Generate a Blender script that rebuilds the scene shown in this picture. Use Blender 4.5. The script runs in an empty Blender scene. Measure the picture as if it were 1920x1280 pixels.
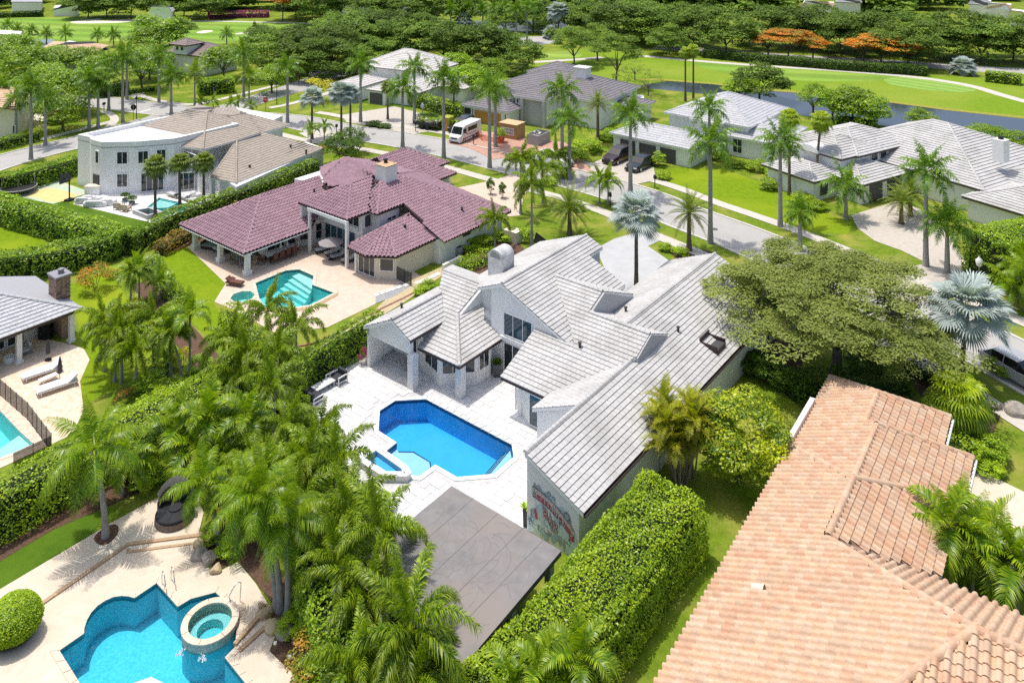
import bpy, bmesh, math, random
import numpy as np
from mathutils import Vector, Matrix
from mathutils.geometry import tessellate_polygon
random.seed(7); RNG = np.random.default_rng(11)
SC = bpy.context.scene; COL = SC.collection
# ---------------------------------------------------------------- camera, light, exposure
F_PX, Y_HOR, CAM_H = 1500.0, -160.0, 34.0          # focal length in photo pixels, horizon row, height of the drone
cam_d = bpy.data.cameras.new('camera'); cam = bpy.data.objects.new('camera', cam_d); COL.objects.link(cam)
cam.location = (0, 0, CAM_H); cam.rotation_euler = (math.radians(90), 0, 0)
cam_d.sensor_width = 36.0; cam_d.lens = F_PX / 1920 * 36.0; cam_d.shift_y = -(640 - Y_HOR) / 1920
cam_d.clip_end = 6000.0; SC.camera = cam
SUN_EL = math.radians(74); SUN_AZ = math.radians(-58)   # azimuth from +Y towards +X
world = bpy.data.worlds.new('World'); SC.world = world; world.use_nodes = True
wn = world.node_tree.nodes; bg = wn['Background']; sky = wn.new('ShaderNodeTexSky'); sky.sky_type = 'NISHITA'
sky.sun_disc = False; sky.sun_elevation = SUN_EL; sky.sun_rotation = SUN_AZ; sky.dust_density = 3.5; sky.air_density = 0.9; sky.ozone_density = 0.4
world.node_tree.links.new(sky.outputs[0], bg.inputs[0]); bg.inputs[1].default_value = 0.15
sun_d = bpy.data.lights.new('sun', 'SUN'); sun_d.energy = 2.7; sun_d.angle = math.radians(0.5); sun_d.color = (1, 0.955, 0.87)
sun = bpy.data.objects.new('sun', sun_d); COL.objects.link(sun)
sun_dir = Vector((math.sin(SUN_AZ) * math.cos(SUN_EL), math.cos(SUN_AZ) * math.cos(SUN_EL), math.sin(SUN_EL)))
sun.rotation_euler = sun_dir.to_track_quat('Z', 'Y').to_euler(); sun.location = (0, 0, 80)
SC.view_settings.view_transform = 'Standard'; SC.view_settings.look = 'None'
SC.view_settings.gamma = 1.0; SC.view_settings.exposure = 0.30; SC.view_settings.use_curve_mapping = False
try:
    SC.cycles.max_bounces = 8; SC.cycles.transparent_max_bounces = 12; SC.cycles.caustics_reflective = False; SC.cycles.caustics_refractive = False
    SC.cycles.use_denoising = False; SC.cycles.use_adaptive_sampling = False; SC.cycles.sample_clamp_indirect = 4.0
except Exception: pass

# ---------------------------------------------------------------- helpers
def P(px, py, z=0.0):
    """the point of the place, z metres up, that the photograph shows at pixel (px, py)"""
    d = F_PX * (CAM_H - z) / (py - Y_HOR)
    return Vector(((px - 960) * d / F_PX, d, z))
def PXM(py): return (py - Y_HOR) / CAM_H
def to_px(v):
    return (960 + F_PX * v[0] / v[1], Y_HOR + F_PX * (CAM_H - v[2]) / v[1])
class Fr:
    """a building's own axes: u away along its length, v to the right"""
    def __init__(s, o, az):
        a = math.radians(az); s.o = o.copy(); s.o.z = 0
        s.A = Vector((math.sin(a), math.cos(a), 0)); s.B = Vector((math.cos(a), -math.sin(a), 0)); s.rz = -a
    def __call__(s, u, v, z=0.0): return s.o + s.A * u + s.B * v + Vector((0, 0, z))
    def uv(s, p): q = p - s.o; return (q.dot(s.A), q.dot(s.B))

def setp(o, label=None, cat=None, group=None, kind=None):
    if label: o['label'] = label
    if cat: o['category'] = cat
    if group: o['group'] = group
    if kind: o['kind'] = kind
    return o
def thing(name, label, cat, loc=(0, 0, 0), group=None, rz=0.0):
    o = bpy.data.objects.new(name, None); COL.objects.link(o); o.location = loc; o.rotation_euler = (0, 0, rz)
    o.empty_display_size = 0.2
    return setp(o, label, cat, group)
def link(name, me, parent=None, loc=None):
    o = bpy.data.objects.new(name, me); COL.objects.link(o)
    if parent is not None: o.parent = parent
    if loc is not None: o.location = loc
    return o
def kids(o): return [c for c in o.children]
def copy_tree(o, loc=None, rz=None, sc=None, label=None, parent=None):
    c = o.copy(); COL.objects.link(c)
    if parent is not None: c.parent = parent; c.matrix_parent_inverse = o.matrix_parent_inverse.copy()
    if loc is not None: c.location = loc
    if rz is not None: c.rotation_euler = (0, 0, rz)
    if sc is not None: c.scale = (sc, sc, sc) if not hasattr(sc, '__len__') else sc
    if label: c['label'] = label
    for k in o.children: copy_tree(k, parent=c)
    return c

class MB:
    """collects faces (world or local coordinates) and links them as one mesh object"""
    def __init__(s): s.v = []; s.f = []; s.m = []; s.t = []; s.sm = []
    def face(s, pts, mi=0, t=None, smooth=False):
        n = len(s.v); s.v += [tuple(p) for p in pts]; s.f.append(tuple(range(n, n + len(pts)))); s.m.append(mi)
        s.t.append(t if t is not None else (1, 1, 1)); s.sm.append(smooth)
    def idx(s, pts, faces, mi=0, t=None, smooth=False):
        n = len(s.v); s.v += [tuple(p) for p in pts]
        for fc in faces: s.f.append(tuple(n + i for i in fc)); s.m.append(mi); s.t.append(t or (1, 1, 1)); s.sm.append(smooth)
    def box(s, c, size, X=None, Y=None, Zv=None, mi=0, t=None, taper=1.0):
        c = Vector(c); X = X or Vector((1, 0, 0)); Zv = Zv or Vector((0, 0, 1)); Y = Y or Zv.cross(X)
        hx, hy, hz = size[0] / 2, size[1] / 2, size[2] / 2; p = []
        for sz in (-1, 1):
            k = taper if sz > 0 else 1.0
            for sx, sy in ((-1, -1), (1, -1), (1, 1), (-1, 1)): p.append(c + X * (sx * hx * k) + Y * (sy * hy * k) + Zv * (sz * hz))
        s.idx(p, [(3, 2, 1, 0), (4, 5, 6, 7), (0, 1, 5, 4), (1, 2, 6, 5), (2, 3, 7, 6), (3, 0, 4, 7)], mi, t)
        return s
    def prism(s, poly, z0, z1, mi=0, cap=True, t=None, top=None):
        """poly: list of xy; walls between z0 and z1 (z1 may be a list)"""
        n = len(poly); z1s = z1 if hasattr(z1, '__len__') else [z1] * n
        area = sum(poly[i][0] * poly[(i + 1) % n][1] - poly[(i + 1) % n][0] * poly[i][1] for i in range(n))
        if area < 0: poly = poly[::-1]; z1s = list(z1s)[::-1]
        pts = [(p[0], p[1], z0) for p in poly] + [(p[0], p[1], z) for p, z in zip(poly, z1s)]
        fs = [(i, (i + 1) % n, n + (i + 1) % n, n + i) for i in range(n)]
        s.idx(pts, fs, mi, t)
        if cap:
            for tri in tessellate_polygon([[Vector((p[0], p[1], 0)) for p in poly]]):
                a = [tri[0], tri[1], tri[2]]
                if (Vector(poly[a[1]]) - Vector(poly[a[0]])).to_2d().cross((Vector(poly[a[2]]) - Vector(poly[a[0]])).to_2d()) < 0: a = a[::-1]
                s.face([(poly[i][0], poly[i][1], z1s[i]) for i in a], mi if top is None else top, t)
                s.face([(poly[i][0], poly[i][1], z0) for i in a[::-1]], mi, t)
        return s
    def tube(s, pts, r, seg=8, mi=0, cap=True, smooth=True, t=None):
        pts = [Vector(p) for p in pts]; rs = r if hasattr(r, '__len__') else [r] * len(pts); ring = []
        for i, p in enumerate(pts):
            d = (pts[min(i + 1, len(pts) - 1)] - pts[max(i - 1, 0)]).normalized()
            x = d.cross(Vector((0, 0, 1)) if abs(d.z) < 0.95 else Vector((0, 1, 0))).normalized(); y = d.cross(x)
            ring.append([p + x * (rs[i] * math.cos(2 * math.pi * k / seg)) + y * (rs[i] * math.sin(2 * math.pi * k / seg)) for k in range(seg)])
        allp = [q for r_ in ring for q in r_]; fs = []
        for i in range(len(pts) - 1):
            for k in range(seg): fs.append((i * seg + k, i * seg + (k + 1) % seg, (i + 1) * seg + (k + 1) % seg, (i + 1) * seg + k))
        s.idx(allp, fs, mi, t, smooth)
        if cap: s.face(ring[0], mi, t); s.face(ring[-1][::-1], mi, t)
        return s
    def lathe(s, c, prof, seg=16, mi=0, t=None, smooth=True):
        c = Vector(c); allp = []; fs = []
        for (r, z) in prof:
            for k in range(seg): a = 2 * math.pi * k / seg; allp.append(c + Vector((r * math.cos(a), r * math.sin(a), z)))
        for i in range(len(prof) - 1):
            for k in range(seg): fs.append((i * seg + k, i * seg + (k + 1) % seg, (i + 1) * seg + (k + 1) % seg, (i + 1) * seg + k))
        s.idx(allp, fs, mi, t, smooth)
        s.face(allp[-seg:], mi, t); s.face(allp[:seg][::-1], mi, t)
        return s
    def mesh(s, name, mats):
        me = bpy.data.meshes.new(name); me.from_pydata(s.v, [], s.f)
        for m in (mats if isinstance(mats, (list, tuple)) else [mats]): me.materials.append(m)
        me.polygons.foreach_set('material_index', s.m); me.polygons.foreach_set('use_smooth', s.sm)
        if any(t != (1, 1, 1) for t in s.t):
            at = me.attributes.new('tint', 'FLOAT_COLOR', 'FACE')
            at.data.foreach_set('color', np.array([(*t, 1.0) for t in s.t], dtype=np.float32).ravel())
        else:
            at = me.attributes.new('tint', 'FLOAT_COLOR', 'FACE')
            at.data.foreach_set('color', np.ones(len(s.f) * 4, dtype=np.float32))
        me.update(); return me
    def build(s, name, mats, parent=None, wloc=True):
        """links the mesh; when it has a parent the world-space vertices are moved into the parent's space"""
        me = s.mesh(name, mats)
        if parent is not None and wloc: me.transform(parent_matrix(parent).inverted())
        return link(name, me, parent)
def parent_matrix(o):
    m = Matrix.LocRotScale(o.location, o.rotation_euler, o.scale)
    while o.parent is not None:
        o = o.parent; m = Matrix.LocRotScale(o.location, o.rotation_euler, o.scale) @ m
    return m
def wpart(name, mats, parent, fn):
    b = MB(); fn(b); return b.build(name, mats, parent)

# ---------------------------------------------------------------- materials
MATS = {}
def mat(name, col, rough=0.7, var=0.0, scale=3.0, col2=None, bump=0.0, bscale=None, metal=0.0, spec=0.4, tint=False, objvar=0.0, detail=6, c3=None, s3=0.3, coord='Object', clear=0.0):
    m = bpy.data.materials.new(name); m.use_nodes = True; nt = m.node_tree; N = nt.nodes; L = nt.links
    b = N['Principled BSDF']; b.inputs['Roughness'].default_value = rough; b.inputs['Metallic'].default_value = metal
    b.inputs['Specular IOR Level'].default_value = spec; b.inputs['Coat Weight'].default_value = clear
    col = (*col, 1.0); out = None
    geo = N.new('ShaderNodeNewGeometry')
    if var > 0 or col2 is not None:
        nz = N.new('ShaderNodeTexNoise'); nz.inputs['Scale'].default_value = scale; nz.inputs['Detail'].default_value = detail
        nz.inputs['Roughness'].default_value = 0.65; L.new(geo.outputs['Position'], nz.inputs['Vector'])
        rp = N.new('ShaderNodeValToRGB'); rp.color_ramp.elements[0].position = 0.32; rp.color_ramp.elements[1].position = 0.68
        c2 = (*col2, 1.0) if col2 is not None else tuple(min(1, c * (1 + var)) for c in col[:3]) + (1.0,)
        c1 = col if col2 is not None else tuple(c * (1 - var) for c in col[:3]) + (1.0,)
        rp.color_ramp.elements[0].color = c1; rp.color_ramp.elements[1].color = c2
        L.new(nz.outputs['Fac'], rp.inputs['Fac']); out = rp.outputs['Color']
        if c3 is not None:
            n3 = N.new('ShaderNodeTexNoise'); n3.inputs['Scale'].default_value = s3; n3.inputs['Detail'].default_value = 4
            L.new(geo.outputs['Position'], n3.inputs['Vector'])
            r3 = N.new('ShaderNodeValToRGB'); r3.color_ramp.elements[0].position = 0.45; r3.color_ramp.elements[1].position = 0.7
            L.new(n3.outputs['Fac'], r3.inputs['Fac'])
            mx = N.new('ShaderNodeMixRGB'); L.new(r3.outputs['Color'], mx.inputs['Fac']); L.new(out, mx.inputs['Color1']); mx.inputs['Color2'].default_value = (*c3, 1.0)
            out = mx.outputs['Color']
    else:
        rgb = N.new('ShaderNodeRGB'); rgb.outputs[0].default_value = col; out = rgb.outputs[0]
    if tint:
        at = N.new('ShaderNodeAttribute'); at.attribute_name = 'tint'
        mx = N.new('ShaderNodeMixRGB'); mx.blend_type = 'MULTIPLY'; mx.inputs['Fac'].default_value = 1.0
        L.new(out, mx.inputs['Color1']); L.new(at.outputs['Color'], mx.inputs['Color2']); out = mx.outputs['Color']
    if objvar > 0:
        oi = N.new('ShaderNodeObjectInfo'); mr = N.new('ShaderNodeMapRange'); mr.inputs['To Min'].default_value = 1 - objvar; mr.inputs['To Max'].default_value = 1 + objvar
        L.new(oi.outputs['Random'], mr.inputs['Value'])
        vm = N.new('ShaderNodeVectorMath'); vm.operation = 'SCALE'; L.new(out, vm.inputs[0]); L.new(mr.outputs[0], vm.inputs['Scale']); out = vm.outputs[0]
    L.new(out, b.inputs['Base Color'])
    if bump > 0:
        nb = N.new('ShaderNodeTexNoise'); nb.inputs['Scale'].default_value = bscale or scale * 4; nb.inputs['Detail'].default_value = 6
        L.new(geo.outputs['Position'], nb.inputs['Vector']); bp = N.new('ShaderNodeBump'); bp.inputs['Strength'].default_value = bump; bp.inputs['Distance'].default_value = 0.05
        L.new(nb.outputs['Fac'], bp.inputs['Height']); L.new(bp.outputs['Normal'], b.inputs['Normal'])
    MATS[name] = m; return m
def leafmat(name, c_dark, c_light, trans=0.35, rough=0.45, objvar=0.15, spec=0.35):
    """leaf: diffuse and translucent, from the leaf's own tint (0..1 between the two greens) and a little per plant"""
    m = bpy.data.materials.new(name); m.use_nodes = True; nt = m.node_tree; N = nt.nodes; L = nt.links
    b = N['Principled BSDF']; out = N['Material Output']
    at = N.new('ShaderNodeAttribute'); at.attribute_name = 'tint'
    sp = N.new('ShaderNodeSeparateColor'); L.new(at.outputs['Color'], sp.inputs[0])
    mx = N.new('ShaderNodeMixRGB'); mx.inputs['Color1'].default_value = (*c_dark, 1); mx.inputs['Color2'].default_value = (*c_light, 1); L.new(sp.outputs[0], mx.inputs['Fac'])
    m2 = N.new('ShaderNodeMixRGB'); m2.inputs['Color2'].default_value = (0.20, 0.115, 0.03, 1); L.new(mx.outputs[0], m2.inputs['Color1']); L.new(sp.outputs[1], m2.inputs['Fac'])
    oi = N.new('ShaderNodeObjectInfo'); mr = N.new('ShaderNodeMapRange'); mr.inputs['To Min'].default_value = 1 - objvar; mr.inputs['To Max'].default_value = 1 + objvar
    L.new(oi.outputs['Random'], mr.inputs['Value']); vm = N.new('ShaderNodeVectorMath'); vm.operation = 'SCALE'; L.new(m2.outputs[0], vm.inputs[0]); L.new(mr.outputs[0], vm.inputs['Scale'])
    L.new(vm.outputs[0], b.inputs['Base Color']); b.inputs['Roughness'].default_value = rough; b.inputs['Specular IOR Level'].default_value = spec
    tr = N.new('ShaderNodeBsdfTranslucent'); tc = N.new('ShaderNodeVectorMath'); tc.operation = 'MULTIPLY'; tc.inputs[1].default_value = (1.25, 1.3, 0.6); L.new(vm.outputs[0], tc.inputs[0]); L.new(tc.outputs[0], tr.inputs['Color'])
    ms = N.new('ShaderNodeMixShader'); ms.inputs[0].default_value = trans; L.new(b.outputs[0], ms.inputs[1]); L.new(tr.outputs[0], ms.inputs[2]); L.new(ms.outputs[0], out.inputs['Surface'])
    MATS[name] = m; return m
def grassmat(name, c1, c2, c3, stripe=0.0, sdir=(1, 0), sw=3.0, s3=0.12):
    m = mat(name, c1, rough=0.9, col2=c2, scale=1.6, bump=0.6, bscale=22, c3=c3, s3=s3, spec=0.1, detail=10)
    if stripe > 0:
        nt = m.node_tree; N = nt.nodes; L = nt.links; b = N['Principled BSDF']; src = b.inputs['Base Color'].links[0].from_socket
        geo = N.new('ShaderNodeNewGeometry'); vm = N.new('ShaderNodeVectorMath'); vm.operation = 'DOT_PRODUCT'; vm.inputs[1].default_value = (sdir[0], sdir[1], 0); L.new(geo.outputs['Position'], vm.inputs[0])
        mt = N.new('ShaderNodeMath'); mt.operation = 'MULTIPLY'; mt.inputs[1].default_value = math.pi / sw; L.new(vm.outputs['Value'], mt.inputs[0])
        sn = N.new('ShaderNodeMath'); sn.operation = 'SINE'; L.new(mt.outputs[0], sn.inputs[0])
        mr = N.new('ShaderNodeMapRange'); mr.inputs['From Min'].default_value = -0.5; mr.inputs['From Max'].default_value = 0.5; mr.inputs['To Min'].default_value = 1 - stripe; mr.inputs['To Max'].default_value = 1 + stripe
        L.new(sn.outputs[0], mr.inputs['Value']); sc = N.new('ShaderNodeVectorMath'); sc.operation = 'SCALE'; L.new(src, sc.inputs[0]); L.new(mr.outputs[0], sc.inputs['Scale']); L.new(sc.outputs[0], b.inputs['Base Color'])
    return m
def watermat(name, tint, surf=(0.9, 0.97, 1.0), dens=0.5, wave=0.25, wscale=1.6):
    """clear water: the surface lets light through or mirrors it, the body takes out red"""
    m = bpy.data.materials.new(name); m.use_nodes = True; nt = m.node_tree; N = nt.nodes; L = nt.links; out = N['Material Output']; N.remove(N['Principled BSDF'])
    tr = N.new('ShaderNodeBsdfTransparent'); tr.inputs[0].default_value = (*surf, 1); gl = N.new('ShaderNodeBsdfGlossy'); gl.inputs['Roughness'].default_value = 0.03
    fr = N.new('ShaderNodeFresnel'); fr.inputs['IOR'].default_value = 1.33
    geo = N.new('ShaderNodeNewGeometry'); nz = N.new('ShaderNodeTexNoise'); nz.inputs['Scale'].default_value = wscale; nz.inputs['Detail'].default_value = 4; L.new(geo.outputs['Position'], nz.inputs['Vector'])
    bp = N.new('ShaderNodeBump'); bp.inputs['Strength'].default_value = wave; bp.inputs['Distance'].default_value = 0.1; L.new(nz.outputs['Fac'], bp.inputs['Height'])
    L.new(bp.outputs[0], fr.inputs['Normal']); L.new(bp.outputs[0], gl.inputs['Normal'])
    ms = N.new('ShaderNodeMixShader'); L.new(fr.outputs[0], ms.inputs[0]); L.new(tr.outputs[0], ms.inputs[1]); L.new(gl.outputs[0], ms.inputs[2]); L.new(ms.outputs[0], out.inputs['Surface'])
    if dens > 0:
        va = N.new('ShaderNodeVolumeAbsorption'); va.inputs['Color'].default_value = (*tint, 1); va.inputs['Density'].default_value = dens; L.new(va.outputs[0], out.inputs['Volume'])
    MATS[name] = m; return m
def glassmat(name, col=(0.025, 0.035, 0.042)):
    return mat(name, col, rough=0.06, spec=0.7, var=0.25, scale=0.9)

LAWN = grassmat('lawn_grass', (0.10, 0.17, 0.012), (0.185, 0.27, 0.02), (0.30, 0.30, 0.06), s3=0.35)
LAWN_B = grassmat('fresh_lawn', (0.13, 0.225, 0.006), (0.20, 0.30, 0.008), (0.25, 0.32, 0.015))
TURF = grassmat('deep_green_turf', (0.06, 0.125, 0.008), (0.085, 0.165, 0.012), (0.11, 0.19, 0.015))
FAIR = grassmat('fairway_grass', (0.16, 0.29, 0.035), (0.20, 0.34, 0.05), (0.27, 0.36, 0.07), stripe=0.12, sdir=(0.2, 0.98), sw=4.5, s3=0.04)
ROUGH = grassmat('rough_grass', (0.14, 0.24, 0.012), (0.20, 0.31, 0.02), (0.25, 0.32, 0.04), s3=0.05)
GREEN = grassmat('putting_green', (0.20, 0.34, 0.06), (0.25, 0.40, 0.09), (0.24, 0.38, 0.08), stripe=0.10, sdir=(0.75, 0.66), sw=1.4)
ROAD = mat('pale_asphalt', (0.38, 0.37, 0.355), 0.9, col2=(0.47, 0.46, 0.445), scale=0.35, bump=0.2, bscale=30, detail=12, c3=(0.36, 0.35, 0.335), s3=0.35)
CONC = mat('concrete', (0.50, 0.465, 0.41), 0.9, col2=(0.60, 0.56, 0.50), scale=1.0, bump=0.15, bscale=20)
KERB = mat('kerb_concrete', (0.58, 0.56, 0.50), 0.9, var=0.1, scale=2)
DRIVE = mat('driveway_pavers', (0.44, 0.40, 0.345), 0.9, col2=(0.55, 0.505, 0.44), scale=2.5, bump=0.2, bscale=12)
DRIVEW = mat('white_painted_driveway', (0.42, 0.43, 0.44), 0.8, col2=(0.50, 0.51, 0.52), scale=0.8, bump=0.05)
REDPAV = mat('red_brick_paving', (0.42, 0.22, 0.16), 0.9, col2=(0.58, 0.36, 0.28), scale=3)
MULCH = mat('bark_mulch', (0.075, 0.045, 0.03), 0.95, col2=(0.18, 0.10, 0.065), scale=9, bump=0.8, bscale=30)
GRAVEL = mat('pale_gravel', (0.42, 0.33, 0.19), 0.95, col2=(0.62, 0.52, 0.34), scale=6, bump=0.6, bscale=40)
GRAVELG = mat('grey_gravel', (0.22, 0.23, 0.24), 0.95, col2=(0.45, 0.46, 0.47), scale=11, bump=0.6, bscale=40)
SAND = mat('bunker_sand', (0.74, 0.68, 0.56), 0.95, var=0.06, scale=0.5)
TRAV = mat('travertine', (0.60, 0.505, 0.40), 0.75, col2=(0.72, 0.635, 0.53), scale=1.8, bump=0.06, bscale=14, c3=(0.64, 0.53, 0.41), s3=0.9, detail=9)
TRAV2 = mat('pink_travertine', (0.56, 0.44, 0.345), 0.8, col2=(0.66, 0.545, 0.445), scale=1.6, bump=0.06, bscale=14)
COPPER = mat('tan_step_edge', (0.45, 0.31, 0.19), 0.8, var=0.15, scale=5)
BRICKP = mat('mixed_brick_pavers', (0.62, 0.46, 0.33), 0.85, col2=(0.80, 0.68, 0.55), scale=2.6, detail=3, bump=0.1)
STONEW = mat('white_stone_pavers', (0.62, 0.62, 0.62), 0.8, col2=(0.78, 0.78, 0.78), scale=2.2, bump=0.12, bscale=9, tint=True)
GROUT = mat('grey_grout', (0.52, 0.52, 0.52), 0.95, var=0.2, scale=4)
WHITE = mat('white_stucco', (0.80, 0.80, 0.79), 0.85, var=0.05, scale=0.6, bump=0.08, bscale=25)
WHITEP = mat('white_paint', (0.80, 0.80, 0.79), 0.6)
CREAM = mat('cream_stucco', (0.72, 0.66, 0.55), 0.85, var=0.06, scale=0.6, bump=0.08, bscale=25)
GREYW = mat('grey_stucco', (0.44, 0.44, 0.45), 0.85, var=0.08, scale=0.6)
CLAD = mat('stacked_white_stone', (0.60, 0.60, 0.60), 0.8, col2=(0.80, 0.80, 0.80), scale=7, bump=0.8, bscale=12)
RW = mat('white_roof_tile', (0.47, 0.465, 0.455), 0.8, col2=(0.55, 0.545, 0.535), scale=1.6, tint=True, bump=0.05, bscale=20, c3=(0.41, 0.405, 0.39), s3=0.5)
RWU = mat('roof_felt', (0.07, 0.07, 0.075), 0.95)
RPUR = mat('purple_roof_tile', (0.295, 0.18, 0.215), 0.75, col2=(0.36, 0.23, 0.27), scale=1.2, tint=True, bump=0.05)
RPURU = mat('dark_purple_felt', (0.06, 0.03, 0.035), 0.9)
RTAN = mat('tan_barrel_tile', (0.49, 0.335, 0.225), 0.85, col2=(0.57, 0.415, 0.30), scale=4, tint=True, bump=0.15, bscale=20)
RTANU = mat('brown_felt', (0.20, 0.125, 0.08), 0.9)
RGB_ = mat('beige_grey_roof_tile', (0.33, 0.285, 0.235), 0.8, col2=(0.40, 0.35, 0.295), scale=2, tint=True)
RGREY = mat('light_grey_roof_tile', (0.42, 0.43, 0.45), 0.8, col2=(0.52, 0.53, 0.55), scale=2, tint=True)
RDARK = mat('dark_grey_roof_tile', (0.17, 0.16, 0.175), 0.7, col2=(0.23, 0.215, 0.23), scale=2, tint=True)
RBROWN = mat('brown_roof_tile', (0.20, 0.155, 0.145), 0.8, col2=(0.28, 0.22, 0.21), scale=2, tint=True)
RORANGE = mat('orange_roof_tile', (0.55, 0.36, 0.22), 0.8, col2=(0.66, 0.46, 0.31), scale=2, tint=True)
DARK = mat('dark_fascia', (0.055, 0.035, 0.035), 0.6)
BLACK = mat('black_metal', (0.018, 0.018, 0.02), 0.45)
DGREY = mat('dark_grey', (0.06, 0.06, 0.065), 0.6)
GREYM = mat('grey_metal', (0.30, 0.30, 0.32), 0.5, metal=0.3)
STEEL = mat('stainless_steel', (0.62, 0.62, 0.63), 0.25, metal=1.0)
GLASS = glassmat('dark_window_glass')
GLASSB = glassmat('blue_window_glass', (0.03, 0.07, 0.10))
BRICKM = mat('brown_brick', (0.24, 0.15, 0.11), 0.9, col2=(0.38, 0.27, 0.21), scale=5, bump=0.3, tint=True)
# ---------------------------------------------------------------- roofs: real tiles, course over course
def clip_poly(subj, a0, a1, b0, b1):
    def cut(poly, f, inter):
        o = []
        for i in range(len(poly)):
            p, q = poly[i - 1], poly[i]; fp, fq = f(p), f(q)
            if fq >= 0:
                if fp < 0: o.append(inter(p, q, fp, fq))
                o.append(q)
            elif fp >= 0: o.append(inter(p, q, fp, fq))
        return o
    it = lambda p, q, fp, fq: (p[0] + (q[0] - p[0]) * fp / (fp - fq), p[1] + (q[1] - p[1]) * fp / (fp - fq))
    for f in (lambda p: p[0] - a0, lambda p: a1 - p[0], lambda p: p[1] - b0, lambda p: b1 - p[1]):
        if len(subj) < 3: return []
        subj = cut(subj, f, it)
    o = []
    for p in subj:
        if not o or abs(p[0] - o[-1][0]) + abs(p[1] - o[-1][1]) > 1e-5: o.append(p)
    if len(o) > 1 and abs(o[0][0] - o[-1][0]) + abs(o[0][1] - o[-1][1]) < 1e-5: o.pop()
    return o if len(o) >= 3 else []
def poly_area(p): return 0.5 * sum(p[i - 1][0] * p[i][1] - p[i][0] * p[i - 1][1] for i in range(len(p)))
def in_poly(p, x, y):
    c = False
    for i in range(len(p)):
        (x0, y0), (x1, y1) = p[i - 1], p[i]
        if (y0 > y) != (y1 > y) and x < (x1 - x0) * (y - y0) / (y1 - y0) + x0: c = not c
    return c
def plane_axes(pts):
    n = Vector((0, 0, 0)); c = sum(pts, Vector()) / len(pts)
    for i in range(len(pts)): n += (pts[i - 1] - c).cross(pts[i] - c)
    n.normalize()
    if n.z < 0: n = -n
    s = (Vector((0, 0, 1)) - n * n.z)
    s = s.normalized() if s.length > 1e-4 else Vector((0, 1, 0))
    return c, n, s, s.cross(n)          # centre, normal, up-slope, along the course
TILE_CACHE = {}
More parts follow.
